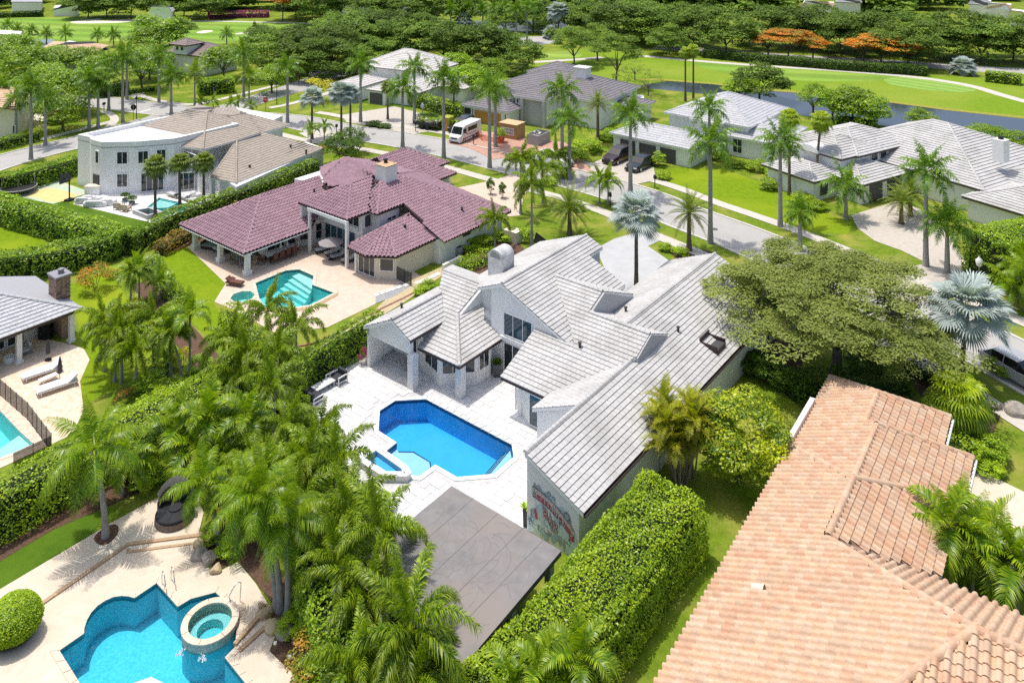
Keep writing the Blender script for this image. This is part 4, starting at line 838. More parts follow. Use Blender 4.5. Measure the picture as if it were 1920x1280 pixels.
# round room
g1 = [(6.2, 7.0), (5.95, 9.8), (7.55, 12.2), (13.0, 12.2), (13.0, 7.4)]; gt = (9.9, 8.4, 3.75)
r.face([W2(6.2, 7.0, 2.4), W2(5.95, 9.8, 2.4), W2(*gt)]); r.face([W2(5.95, 9.8, 2.4), W2(7.55, 12.2, 2.4), W2(*gt)]); r.face([W2(7.55, 12.2, 2.4), W2(13.0, 12.2, 2.4), W2(13.2, 8.4, 3.75), W2(*gt)])
r.face([W2(6.2, 7.0, 2.4), W2(*gt), W2(13.2, 8.4, 3.75), W2(13.0, 6.0, 2.6)])
for a, b in [((-.7, .45, e), (5.0, -5.2, 5.0)), ((-.7, -10.9, e), (5.0, -5.2, 5.0)), ((5, -5.2, 5.0), (12.6, -5.2, 5.0)), ((6.85, 6.15, 4.6), (10.6, 2.35, 6.35)), ((6.85, -1.4, 4.6), (10.6, 2.35, 6.35)), ((10.6, 2.35, 6.35), (13.4, 2.35, 6.35)), ((9.6, 7.45, 4.65), (13.3, 3.75, 6.1)), ((23.2, 13.4, 2.36), (15.9, 3.7, 6.1)), ((28.4, .85, 2.6), (25.4, -2.15, 4.1)), ((21.5, -2.15, 4.1), (25.4, -2.15, 4.1)), ((30.8, -2.6, 2.65), (26.8, -6.4, 4.6)), ((22, -6.4, 4.6), (26.8, -6.4, 4.6)), ((5.95, 9.8, 2.4), gt), ((7.55, 12.2, 2.4), gt), (gt, (13.2, 8.4, 3.75)), ((6.2, 7.0, 2.4), gt), ((18.3, -7.7, 5.3), (15.9, 3.7, 6.1))]:
    r.ridge(W2(*a), W2(*b), r=.1, step=.4)
r.done()
wprism(H2, W2, [(2.9, -10), (2.9, -1.7), (6.9, -1.7), (8.3, -.8), (9.5, -.8), (9.5, 4.8), (11.0, 6.9), (12.9, 7.4), (12.9, 12.6), (22.6, 12.6), (22.6, -8), (14, -10)], 0, 2.35)
wprism(H2, W2, [(9.2, -.9), (9.2, 5.7), (10.4, 5.7), (10.4, 6.9), (13.0, 6.9), (13.0, -.9)], 2.2, 4.5)
wprism(H2, W2, [(6.95, -1.2), (9.3, -1.2), (9.3, -.95), (6.95, -.95)], 2.3, 4.5)
wprism(H2, W2, [(11.7, -8.6), (15.9, -8.6), (15.9, -6.5), (14.2, -5), (12.5, -5)], 2.3, 4.3)
wprism(H2, W2, [(22, -9.5), (22, .3), (27.9, .3), (27.9, -2.9), (30.2, -2.9), (30.2, -9.5)], 0, 2.55)
wprism(H2, W2, [(6.95, 7.5), (7.05, 10.1), (8.0, 11.75), (12.9, 11.75), (12.9, 7.5)], 0, 2.35, CREAM)
wprism(H2, W2, [(6.55, 7.2), (6.4, 9.7), (7.75, 11.9), (12.9, 11.9), (12.9, 7.2)], 2.2, 2.38, WHITEP, 'soffit_band')
wprism(H2, W2, [(6.7, .2), (6.95, .2), (6.95, 6.3), (6.7, 6.3)], 4.2, 4.5, WHITEP, 'beam'); wprism(H2, W2, [(6.85, .3), (9.3, .3), (9.3, .6), (6.85, .6)], 4.2, 4.5, WHITEP, 'beam'); wprism(H2, W2, [(9.0, 5.2), (9.2, 5.2), (9.2, .2), (9.0, .2)], 2.5, 2.9, WHITEP, 'lintel')
wprism(H2, W2, [(-.35, -10.3), (-.35, .15), (-.1, .15), (-.1, -10.3)], 2.02, 2.3, WHITEP, 'beam'); wprism(H2, W2, [(-.1, -.1), (6.9, -.1), (6.9, .15), (-.1, .15)], 2.02, 2.3, WHITEP, 'beam')
for u, v in ((.16, -9.35), (.06, -4.62), (.05, -.05)): post(H2, W2(u, v), .03, 2.05, .42, WHITEP, 'post', base=.45)
post(H2, W2(6.85, .45), .03, 4.25, .24); post(H2, W2(6.81, 6.2), .03, 4.25, .26); post(H2, W2(2.75, -1.75), .03, 2.05, .3); post(H2, W2(6.85, 7.5), .03, 2.3, .22)
for v0, v1, c in ((-9.3, -6.6, 2), (-5.9, -2.3, 3)): window(H2, W2(2.9, v0), W2(2.9, v1), .1, 2.0, c, 1)
window(H2, W2(3.3, -1.7), W2(5.4, -1.7), .1, 2.0, 2, 1); window(H2, W2(5.7, -1.7), W2(6.7, -1.7), .5, 2.0, 1, 1)
window(H2, W2(7.1, -1.55), W2(8.2, -.9), .6, 2.1, 1, 2); window(H2, W2(8.5, -.8), W2(9.35, -.8), .4, 2.1, 1, 2)
window(H2, W2(9.5, -.4), W2(9.5, 4.4), .1, 2.15, 5, 1, glass=GLASSB); window(H2, W2(9.2, .7), W2(9.2, 5.3), 2.95, 4.2, 5, 1); window(H2, W2(9.4, 5.7), W2(10.3, 5.7), 2.9, 4.2, 1, 1); window(H2, W2(9.7, 4.98), W2(10.8, 6.6), .1, 2.1, 2, 1)
window(H2, W2(6.97, 7.75), W2(7.04, 10.0), .08, 2.1, 3, 1); q = between(W2, (7.05, 10.1), (8.0, 11.75), .18, .9); window(H2, q[0], q[1], .8, 2.0, 1, 1)
window(H2, W2(16.2, 12.6), W2(17.6, 12.6), 1.5, 2.0, 1, 1); window(H2, W2(11.3, 6.9), W2(12.6, 6.9), 3.3, 3.7, 2, 1)
wpart('garage_door', GREYW, H2, lambda b: b.box(W2(25.5, .33, 1.1), (4, .08, 2.1), W2.A, -W2.B))
wpart('gutter', WHITEP, H2, lambda b: b.tube([W2(-.72, -10.7, 2.2), W2(-.72, .5, 2.2), W2(7, .55, 2.2)], .06, 6)); wpart('downpipe', WHITEP, H2, lambda b: b.tube([W2(-.4, .4, 2.2), W2(-.3, .25, 1.9), W2(-.3, .25, .1)], .05, 6))
c2 = wpart('chimney', WHITEP, H2, lambda b: b.box(W2(14.4, 3.5, 6.3), (1.7, 1.6, 2.6), W2.B, W2.A)); wpart('chimney_top', mat('rusty_cap', (.45, .22, .08), .9, col2=(.62, .50, .36), scale=3), c2, lambda b: b.box(W2(14.4, 3.5, 7.64), (1.75, 1.65, .1), W2.B, W2.A)); wpart('flue', BLACK, c2, lambda b: b.lathe(W2(14.6, 3.2, 7.6), [(.2, 0), (.2, .35), (.26, .36), (.26, .5)], 10))
for u, v, z in ((10.4, -3.4, 4.2), (11.2, 9.6, 3.25), (18.0, 11.0, 3.35), (16.2, .5, 6.1)): vent(H2, W2(u, v, z), .1, .35)
WATT = watermat('turquoise_pool_water', (.06, .86, .90), dens=.28); PLT = mat('turquoise_plaster', (.36, .82, .78), .8, var=.08, scale=3); PLL = mat('pale_turquoise_plaster', (.44, .78, .72), .8, var=.05, scale=3)
pl2 = pool('swimming_pool', 'turquoise pool with corner steps on the travertine deck of the purple-roofed house', POOL2, .03, 1.4, WATT, PLT, .3, .1, TRAV, cz=.06, band_mat=mat('teal_tile', (.02, .16, .17), .4))
for i in range(4): step_in(pl2, 'step', [P(561, 507.5), P(587.5, 519.5), P(584.8, 535 + i * .0), P(584.6 - i * 4.5, 537 + i * 3.6), P(548 - i * 8, 512.5 + i * 2.8)], -1.35, -.25 - i * .25, PLL)
def raised(b):
    ps = [P(497, 580.5), P(557, 580), P(585, 575.5), P(629.5, 551)]; 
    for a, c_ in zip(ps, ps[1:]): d = (c_ - a).normalized(); n = Vector((d.y, -d.x, 0)); b.prism([a.to_2d(), c_.to_2d(), (c_ + n * .4).to_2d(), (a + n * .4).to_2d()], -.5, .06)
wpart('overflow_wall', COPPER, pl2, raised)
sp2 = pool('spa', 'octagonal spa beside the turquoise pool near the lawn', SPA2, .03, .9, WATT, PLL, .25, .1, TRAV, 'spa')
step_in(sp2, 'bench', [P(455, 556.5) + Vector((.55 * math.cos(k), .55 * math.sin(k), 0)) for k in [math.pi * 2 * k / 10 for k in range(10)]], -.86, -.5, PLT)

# ================================================================ tan tile house, lower right
F4 = Fr(Vector((P(1481, 838.8, 2.8).x, P(1481, 838.8, 2.8).y, 0)), 36.0); W4 = F4
H4 = new_house('tan_roof_house', 'long house under tan barrel tiles in the lower right corner', 'house', F4, -5, 4)
tt = [(1.10, 1.13, 1.14), (1.02, .95, .92), (1.02, .88, .82), (1.10, 1.06, 1.0), (.98, .98, .98), (1.06, 1.02, .94), (1.08, 1.12, 1.14), (1.0, .92, .88)]
r = Roof(H4, RTAN, RTANU, 'barrel', tw=.40, course=.43, th=.05, var=.05, lift=.02, singles=300, tints=tt, deck=.18, fascia=WHITEP)
lz = lambda v: 2.8 + .4 * v
hp = lambda u: 10.8 + (u + 12.9) * .68
r.face([W4(8.85, 0, 2.8), W4(6.3, 3.5, lz(3.5)), W4(2.9, 3.55, lz(3.55)), W4(2.5, 4.25, lz(4.25)), W4(-3.2, 4.25, lz(4.25)), W4(-8.0, 4.15, lz(4.15)), W4(-12.9, 10.8, lz(10.8)), W4(-22, hp(-22), lz(hp(-22))), W4(-22, 0, 2.8)])
r.face([W4(2.0, 3.55, 4.2), W4(6.3, 3.5, 4.2), W4(8.75, 7.2, 2.8), W4(2.0, 7.3, 2.8)])
r.face([W4(8.85, 0, 2.8), W4(8.75, 7.2, 2.8), W4(6.3, 3.5, 4.2)])
r.face([W4(2.4, 4.25, 4.52), W4(5.25, 8.8, 2.8), W4(-2.5, 8.8, 2.8), W4(-3.2, 4.25, 4.52)])
r.face([W4(2.4, 4.25, 4.52), W4(2.9, 3.5, 4.2), W4(5.25, 8.8, 2.8)])
r.face([W4(-3.2, 4.25, 4.56), W4(.9, 8.6, 2.88), W4(-5.2, 8.6, 2.88), W4(-8.0, 4.25, 4.56)])
fz = lambda u: 2.8 + .567 * (-5.4 - u)
r.face([W4(-8.0, 4.2, fz(-8.0)), W4(-5.4, 8.3, 2.8), W4(-5.4, 17, 2.8), W4(-12.9, 17, fz(-12.9)), W4(-12.9, 10.8, fz(-12.9))])
nz = lambda u, v: lz(10.8) + .46 * ((u + 12.9) - (v - 10.8) * 0.0) 
r.face([W4(-12.9, 10.8, lz(10.8)), W4(-12.9, 17, lz(10.8)), W4(-22, 17, lz(10.8) - 9.1 * .2992), W4(-22, hp(-22), lz(hp(-22)))])
for a, b in [((6.3, 3.5, 4.2), (2.9, 3.55, 4.2)), ((2.5, 4.25, 4.52), (-3.2, 4.25, 4.54)), ((-3.2, 4.25, 4.62), (-8.0, 4.22, 4.6)), ((2.4, 4.25, 4.55), (5.25, 8.8, 2.83)), ((2.4, 4.2, 4.5), (2.95, 3.3, 4.15)), ((-3.2, 4.25, 4.62), (.9, 8.6, 2.96)), ((0.1, .05, 2.85), (-3.2, 4.25, 4.55)), ((-8, 4.2, 4.45), (-12.9, 10.8, 7.15)), ((-12.9, 10.8, 7.15), (-12.9, 17, 7.15)), ((-12.9, 10.8, 7.15), (-22, hp(-22), lz(hp(-22)) + .05)), ((8.85, 0, 2.8), (6.3, 3.5, 4.2)), ((8.75, 7.2, 2.8), (6.3, 3.5, 4.2))]:
    r.ridge(W4(*a), W4(*b), r=.17, step=.45)
r.done()
wprism(H4, W4, [(-21, .5), (8.3, .5), (8.2, 6.7), (4.9, 6.8), (4.8, 8.3), (.6, 8.3), (.4, 8.1), (-5.9, 8.1), (-5.9, 16.5), (-21, 16.5)], 0, 2.75, CREAM)
wprism(H4, W4, [(.15, -.22), (5.0, -.22), (5.0, .06), (.15, .06)], 0, 3.25, WHITE, 'side_parapet')
for a, b in (((5.3, 8.95, 2.68), (.8, 8.95, 2.68)), ((8.7, 7.35, 2.68), (5.5, 7.4, 2.68))): wpart('gutter', WHITEP, H4, lambda m: m.tube([W4(*a), W4(*b)], .08, 6))
def tilevent(b):
    o = W4(-12.0, 2.1, lz(2.1) + .08); k = 6; lo = [o + W4.A * (math.cos(math.pi * i / k) * .2) + Vector((0, 0, math.sin(math.pi * i / k) * .26)) for i in range(k + 1)]; up_ = (W4.B + Vector((0, 0, .4))).normalized() * .6
    b.idx([p - up_ * .3 for p in lo] + [p + up_ * .7 for p in lo], [(i, i + 1, k + 2 + i, k + 1 + i) for i in range(k)], smooth=True); b.face([p - up_ * .28 for p in lo])
wpart('tile_vent', mat('pale_vent', (.75, .62, .5), .7), H4, tilevent)
window(H4, W4(4.4, 8.3), W4(1.2, 8.3), .3, 2.2, 3, 1) if False else None
# ================================================================ plants
LEAF_OAK = leafmat('oak_leaf', (0.072, 0.14, 0.0234), (0.2623, 0.3864, 0.0522), .3, rough=.6, spec=.2, objvar=.28)
LEAF_BRIGHT = leafmat('bright_leaf', (0.0918, 0.1999, 0.0122), (0.4099, 0.577, 0.0192), .35, rough=.38, spec=.4)
LEAF_MANGO = leafmat('mango_leaf', (0.0714, 0.1809, 0.0122), (0.5739, 0.6272, 0.0149), .3, rough=.38, spec=.4)
LEAF_HEDGE = leafmat('hedge_leaf', (0.1326, 0.2761, 0.0122), (0.5466, 0.6899, 0.0192), .35, rough=.38, spec=.4)
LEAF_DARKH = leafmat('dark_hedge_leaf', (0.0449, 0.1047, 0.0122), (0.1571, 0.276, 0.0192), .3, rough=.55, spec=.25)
LEAF_OLIVE = leafmat('olive_leaf', (0.13, 0.18, 0.035), (0.36, 0.43, 0.10), .3, rough=.6, spec=.2)
LEAF_YEL = leafmat('yellow_leaf', (0.408, 0.3998, 0.0153), (0.7, 0.6272, 0.0266), .35)
LEAF_RED = leafmat('red_flower', (0.20, 0.29, 0.03), (0.80, 0.30, 0.03), .25)
LEAF_PINK = leafmat('magenta_flower', (0.12, 0.03, 0.05), (0.42, 0.05, 0.20), .25)
LEAF_ORANGE = leafmat('croton_leaf', (0.1428, 0.1904, 0.0153), (0.6012, 0.3011, 0.0319), .25)
PALM_R = leafmat('royal_palm_leaf', (0.0714, 0.1904, 0.0184), (0.3006, 0.4516, 0.0256), .34, rough=.36, spec=.4)
PALM_F = leafmat('foxtail_palm_leaf', (0.0714, 0.1714, 0.0122), (0.4099, 0.5143, 0.0192), .34, rough=.36, spec=.4)
PALM_C = leafmat('coconut_palm_leaf', (0.0816, 0.1999, 0.0092), (0.4099, 0.5268, 0.017), .35, rough=.36, spec=.4)
PALM_Y = leafmat('yellow_palm_leaf', (0.1836, 0.2666, 0.0153), (0.5466, 0.5018, 0.0319), .35, rough=.45)
PALM_D = leafmat('date_palm_leaf', (0.0918, 0.1714, 0.0275), (0.3553, 0.414, 0.0585), .3, rough=.5)
PALM_B = leafmat('silver_palm_leaf', (0.24, 0.30, 0.29), (0.52, 0.60, 0.58), .15, rough=.5, objvar=.08)
PALM_S = leafmat('sabal_leaf', (0.0816, 0.1618, 0.0184), (0.2596, 0.3261, 0.0319), .3)
PALM_L = leafmat('fan_palm_leaf', (0.1632, 0.3046, 0.0122), (0.4919, 0.577, 0.017), .35, rough=.4)
BARK = mat('bark', (0.10, 0.085, 0.07), .95, col2=(0.19, 0.165, 0.14), scale=4, bump=.6, bscale=18)
BARKP = mat('grey_palm_trunk', (0.26, 0.25, 0.24), .9, col2=(0.38, 0.365, 0.345), scale=3, bump=.4, bscale=9)
BARKD = mat('brown_palm_trunk', (0.11, 0.085, 0.065), .95, col2=(0.20, 0.16, 0.125), scale=5, bump=.6, bscale=16)
BARKW = mat('pale_branch', (0.30, 0.26, 0.21), .9, var=.2, scale=4)
SHAFT = mat('green_crownshaft', (0.10, 0.18, 0.02), .5, col2=(0.17, 0.25, 0.035), scale=3)
CORE_SHADE = mat('twig_shade', (0.022, 0.034, 0.012), 1.0, var=.3, scale=5)  # near-black colour of the solid core stands for shade between the leaves
RACHIS = mat('leaf_stalk', (0.22, 0.24, 0.05), .5)

def np_mesh(name, V, F, tint, m, fs=4):
    """V (n,3), F (k,fs) vertex indices, tint (n,2) per vertex -> mesh"""
    me = bpy.data.meshes.new(name); n, k = len(V), len(F)
    me.vertices.add(n); me.vertices.foreach_set('co', np.asarray(V, np.float32).ravel())
    me.loops.add(k * fs); me.loops.foreach_set('vertex_index', np.asarray(F, np.int32).ravel())
    me.polygons.add(k); me.polygons.foreach_set('loop_start', np.arange(0, k * fs, fs, dtype=np.int32)); me.polygons.foreach_set('loop_total', np.full(k, fs, np.int32))
    at = me.attributes.new('tint', 'FLOAT_COLOR', 'POINT'); c = np.zeros((n, 4), np.float32); c[:, :2] = tint; c[:, 3] = 1; at.data.foreach_set('color', c.ravel())
    me.materials.append(m); me.update(calc_edges=True); me.validate(); return me
def unit(v): return v / np.maximum(1e-9, np.linalg.norm(v, axis=-1, keepdims=True))
def leaves(pos, nrm, size, tint, brown=None, aspect=.55, curl=.15, rng=RNG):
    """diamond leaves: returns V, F, T"""
    n = len(pos); t = unit(np.cross(nrm, unit(rng.normal(size=(n, 3))))); b = np.cross(nrm, t); s = size[:, None]
    V = np.stack([pos - t * s * .5, pos + b * s * aspect * .5 + nrm * s * curl * .0, pos + t * s * .5, pos - b * s * aspect * .5 + nrm * s * curl * .4], 1).reshape(-1, 3)
    F = np.arange(4 * n).reshape(n, 4); T = np.repeat(np.stack([tint, brown if brown is not None else np.zeros(n)], 1), 4, 0); return V, F, T
def cat_vft(parts):
    Vs, Fs, Ts, o = [], [], [], 0
    for V, F, T in parts: Vs.append(V); Fs.append(F + o); Ts.append(T); o += len(V)
    return np.concatenate(Vs), np.concatenate(Fs), np.concatenate(Ts)
def crown_vft(R, Hc, nclump, nleaf, lsize, seed, flat=.55, hole=.0, top_bias=.25, clump=.34, tmean=.45, tvar=.28, rag=.2):
    """a crown of leaf clumps spread over a dome; local centre at the crown's middle"""
    g = np.random.default_rng(seed); d = unit(g.normal(size=(nclump * 3, 3))); d[:, 2] = d[:, 2] * .8 + top_bias; d = unit(d)
    d = d[d[:, 2] > -flat][:nclump]; k = len(d); rad = g.uniform(.55, .95, k) ** .6
    C = d * rad[:, None] * np.array([R, R, Hc]); cs = g.uniform(.65, 1.25, k) * clump * R
    ct = np.clip(g.normal(tmean, tvar * .5, k), 0, 1); per = np.maximum(8, (nleaf / k * (cs / cs.mean()) ** 2)).astype(int); parts = []
    for i in range(k):
        m = per[i]; v = unit(g.normal(size=(m, 3))); v[:, 2] = np.abs(v[:, 2]) * .75 + v[:, 2] * .25; rr = g.uniform(.55, 1.0 + rag, m) ** .5
        p = C[i] + v * (rr * cs[i])[:, None] * np.array([1, 1, .72]); nr = unit(v + np.array([0, 0, 1.0]) + g.normal(size=(m, 3)) * .5)
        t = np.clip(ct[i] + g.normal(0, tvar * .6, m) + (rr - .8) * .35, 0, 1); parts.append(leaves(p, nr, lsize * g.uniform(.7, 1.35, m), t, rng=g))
    return cat_vft(parts)
CROWNS = {}
def crown_mesh(key, m, **kw):
    if key not in CROWNS: V, F, T = crown_vft(**kw); CROWNS[key] = np_mesh('crown', V, F, T, m)
    return CROWNS[key]
def trunk_mb(h, r, lean=(0, 0), seg=7, n=5, flare=1.5, taper=.6, wob=.0, rn=random):
    b = MB(); pts = []; rs = []
    for i in range(n + 1):
        f = i / n; pts.append(Vector((lean[0] * f ** 1.6 + rn.uniform(-wob, wob) * (i > 0), lean[1] * f ** 1.6 + rn.uniform(-wob, wob) * (i > 0), h * f - (.1 if i == 0 else 0)))); rs.append(r * (1 - (1 - taper) * f) * (flare if i == 0 else 1))
    b.tube(pts, rs, seg); return b, pts
def ground_obj(name, label, cat, p, group=None, rz=0): return thing(name, label, cat, p, group, rz)
TREES = []    # (object, pixel x, pixel y) for the labels
def tree(name, cat, px, py, crown, R, Hc, zc, label='', group=None, bark=BARK, tr=.22, limbs=5, rz=None, sc=None, under=None, dz=0):
    """trunk with limbs and one crown mesh scaled to radius R, half height Hc, centre at zc; (px,py) the foot"""
    p = P(px, py); t = thing(name, label, cat, p, group); rn = random.Random(int(px * 7 + py * 13))
    b, pts = trunk_mb(zc - Hc * .35, tr, (rn.uniform(-.4, .4), rn.uniform(-.4, .4)), wob=.06, rn=rn); top = pts[-1]; fork = pts[3]
    for k in range(limbs):
        a = 2 * math.pi * (k + rn.random() * .6) / limbs; e = Vector((math.cos(a) * R * .62, math.sin(a) * R * .62, zc + rn.uniform(-.25, .3) * Hc)); mid = fork.lerp(e, .5) + Vector((0, 0, .12 * R))
        b.tube([fork, mid, e], [tr * .6, tr * .4, tr * .15], 5)
    me = b.mesh('trunk', bark); link('trunk', me, t)
    c = link('crown', crown, t); c.location = (0, 0, zc); c.scale = (R, R, Hc); c.rotation_euler = (0, 0, rn.uniform(0, 6.28) if rz is None else rz)
    TREES.append((t, px, py)); return t
def bush(name, cat, px, py, mesh, R, Hh, label='', group=None, z0=0.0):
    p = P(px, py); t = thing(name, label, cat, (p.x, p.y, z0), group); rn = random.Random(int(px * 5 + py * 3))
    c = link('foliage', mesh, t); c.location = (0, 0, Hh * .5); c.scale = (R, R, Hh * .55); c.rotation_euler = (0, 0, rn.uniform(0, 6.28))
    b = MB()
    for k in range(4): a = k * 1.6; b.tube([(math.cos(a) * .05, math.sin(a) * .05, -.05), (math.cos(a) * R * .4, math.sin(a) * R * .4, Hh * .6)], .025, 4)
    link('stems', b.mesh('stems', BARK), t); TREES.append((t, px, py)); return t
# shared crowns (unit radius)
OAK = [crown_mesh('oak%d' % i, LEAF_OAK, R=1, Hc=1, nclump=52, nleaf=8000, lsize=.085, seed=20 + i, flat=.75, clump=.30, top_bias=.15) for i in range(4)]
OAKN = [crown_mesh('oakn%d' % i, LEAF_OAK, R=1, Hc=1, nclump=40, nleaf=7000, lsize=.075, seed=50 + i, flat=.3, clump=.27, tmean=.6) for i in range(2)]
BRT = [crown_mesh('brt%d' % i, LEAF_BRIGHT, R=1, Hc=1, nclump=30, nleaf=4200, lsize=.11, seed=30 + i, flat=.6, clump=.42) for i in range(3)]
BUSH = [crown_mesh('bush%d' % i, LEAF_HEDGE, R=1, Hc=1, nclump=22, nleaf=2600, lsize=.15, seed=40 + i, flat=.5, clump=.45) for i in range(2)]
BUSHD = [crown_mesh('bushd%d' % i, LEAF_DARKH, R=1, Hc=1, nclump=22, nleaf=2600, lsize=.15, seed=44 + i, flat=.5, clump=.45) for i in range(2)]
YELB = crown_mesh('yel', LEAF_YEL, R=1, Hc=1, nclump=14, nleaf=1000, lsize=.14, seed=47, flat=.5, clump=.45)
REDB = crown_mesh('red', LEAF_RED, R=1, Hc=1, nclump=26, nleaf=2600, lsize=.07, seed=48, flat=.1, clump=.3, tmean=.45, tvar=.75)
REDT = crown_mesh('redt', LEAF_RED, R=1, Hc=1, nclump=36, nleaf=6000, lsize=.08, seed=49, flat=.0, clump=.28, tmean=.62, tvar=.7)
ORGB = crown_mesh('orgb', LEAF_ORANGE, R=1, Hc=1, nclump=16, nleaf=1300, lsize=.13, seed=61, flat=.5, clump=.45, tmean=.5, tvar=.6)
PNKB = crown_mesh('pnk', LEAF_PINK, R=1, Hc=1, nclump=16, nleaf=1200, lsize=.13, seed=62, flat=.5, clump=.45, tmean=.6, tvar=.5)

# ---------------------------------------------------------------- palm fronds
def frond_vft(L=3.0, n=42, leaf=.62, droop=1.0, rise=.55, plume=0, width=.05, keel=.25, seed=0, petiole=.16, tip=.35, tmean=.5, bend=.35, brown=0.0, seg=2):
    """pinnate leaf along +X; droop bends it down, rise is the angle it leaves the stem at"""
    g = np.random.default_rng(seed); s = np.linspace(0, 1, 13); ang = rise - droop * s ** 1.35; dx = np.cos(ang); dz = np.sin(ang)
    X = np.concatenate([[0], np.cumsum((dx[1:] + dx[:-1]) / 2)]) / 12 * L; Z = np.concatenate([[0], np.cumsum((dz[1:] + dz[:-1]) / 2)]) / 12 * L
    Vs, Fs, Ts = [], [], []; o = 0
    # rachis: a thin flat strip (two crossed)
    w = np.linspace(.035, .006, 13) * L / 3
    for up in (0, 1):
        V = np.zeros((26, 3)); V[0::2, 0] = X; V[1::2, 0] = X; V[0::2, 2] = Z; V[1::2, 2] = Z
        if up: V[0::2, 2] += w; V[1::2, 2] -= w
        else: V[0::2, 1] += w; V[1::2, 1] -= w
        Vs.append(V); Fs.append(np.array([[2 * i, 2 * i + 1, 2 * i + 3, 2 * i + 2] for i in range(12)]) + o); Ts.append(np.tile([[.9, brown * .6]], (26, 1))); o += 26
    m = n * 2; u = np.repeat(np.linspace(petiole, 1, n), 2) + g.uniform(-.006, .006, m); u = np.clip(u, 0, 1); side = np.tile([1, -1], n)
    bx = np.interp(u, s, X); bz = np.interp(u, s, Z); an = np.interp(u, s, ang)
    tx, tz = np.cos(an), np.sin(an); nx, nz = -tz, tx                    # tangent and up-normal in the XZ plane
    ll = leaf * (np.sin(np.clip((u - petiole * .6) / (1 - petiole * .6), 0, 1) ** .75 * math.pi * .86 + .25)).clip(tip, 1) * g.uniform(.85, 1.1, m)
    fwd = (.75 if plume > 1 else .35) + .45 * u + g.uniform(-.12, .12, m)
    if plume: rot = g.uniform(-1.1, 1.1, m) * plume
    else: rot = keel + g.uniform(-.12, .12, m)
    cy, cn = np.cos(rot), np.sin(rot)
    D = np.stack([tx * fwd + nx * cn, side * cy, tz * fwd + nz * cn], 1); D = unit(D); Wd = np.stack([tx, np.zeros(m), tz], 1)
    B0 = np.stack([bx, np.zeros(m), bz], 1); hw = width * (ll / leaf)[:, None] * .5
    mid = B0 + D * ll[:, None] * .5; end = B0 + D * ll[:, None] * .97 + np.array([0, 0, -1]) * (ll * bend)[:, None]
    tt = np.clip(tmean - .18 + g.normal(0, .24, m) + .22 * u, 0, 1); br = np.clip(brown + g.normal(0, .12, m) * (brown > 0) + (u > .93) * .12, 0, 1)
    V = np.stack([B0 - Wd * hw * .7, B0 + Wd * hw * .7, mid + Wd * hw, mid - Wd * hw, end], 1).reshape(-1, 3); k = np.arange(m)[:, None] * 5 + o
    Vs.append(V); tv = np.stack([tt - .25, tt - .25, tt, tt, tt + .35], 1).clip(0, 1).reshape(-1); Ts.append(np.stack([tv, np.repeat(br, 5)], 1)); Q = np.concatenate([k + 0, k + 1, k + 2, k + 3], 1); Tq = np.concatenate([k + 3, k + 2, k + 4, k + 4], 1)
    Fs.append(Q); tri = np.concatenate([k + 3, k + 2, k + 4], 1)
    return np.concatenate(Vs), np.concatenate(Fs), np.concatenate(Ts), tri
def fan_vft(R=1.0, pet=.9, n=26, spread=2.5, droop=.35, seed=0, width=.10, split=.45, tmean=.5, rise=.6, fold=.25, brown=0.0):
    """fan leaf on a stalk along +X"""
    g = np.random.default_rng(seed); Vs, Fs, Ts, tris = [], [], [], []; o = 0
    e = np.array([math.cos(rise) * pet, 0, math.sin(rise) * pet]); w = .022
    V = np.array([[0, w, 0], [0, -w, 0], [*e[:1], -w * .6, e[2]], [*e[:1], w * .6, e[2]], [0, 0, w], [0, 0, -w], [e[0], 0, e[2] - w * .6], [e[0], 0, e[2] + w * .6]])
    Vs.append(V); Fs.append(np.array([[0, 1, 2, 3], [4, 5, 6, 7]])); Ts.append(np.tile([[.75, brown]], (8, 1))); o = 8
    ta = np.linspace(-spread, spread, n); dirr = rise - .45
    for i, a in enumerate(ta):
        r = R * (1 - .16 * abs(a / spread) ** 2) * g.uniform(.93, 1.05); cx = math.cos(a); sy = math.sin(a)
        ax = np.array([math.cos(dirr) * cx, sy, math.sin(dirr) * cx]); up = np.array([-math.sin(dirr), 0, math.cos(dirr)]); ax = unit(ax + up * fold * abs(sy)); sd = unit(np.cross(up, ax)); hw = R * spread / n * 1.02
        m_ = e + ax * r * split; q = e + ax * r + np.array([0, 0, -1]) * r * droop * g.uniform(.7, 1.3)
        zz = up * hw * .35 * (1 if i % 2 else -1)
        V = np.array([e, m_ + sd * hw * split + zz, e + ax * r * .8 + sd * hw * .42 - np.array([0, 0, 1]) * r * droop * .35, e + ax * r * .8 - sd * hw * .42 - np.array([0, 0, 1]) * r * droop * .35, m_ - sd * hw * split - zz, q])
        t = np.clip(tmean + g.normal(0, .12), 0, 1); b_ = np.clip(brown + g.normal(0, .05) * (brown > 0), 0, 1)
        Vs.append(V); Ts.append(np.tile([[t, b_]], (6, 1))); Fs.append(np.array([[1, 2, 3, 4]]) + o); tris += [[o, o + 1, o + 4], [o + 2, o + 5, o + 3]]; o += 6
    return np.concatenate(Vs), np.concatenate(Fs), np.concatenate(Ts), np.array(tris)
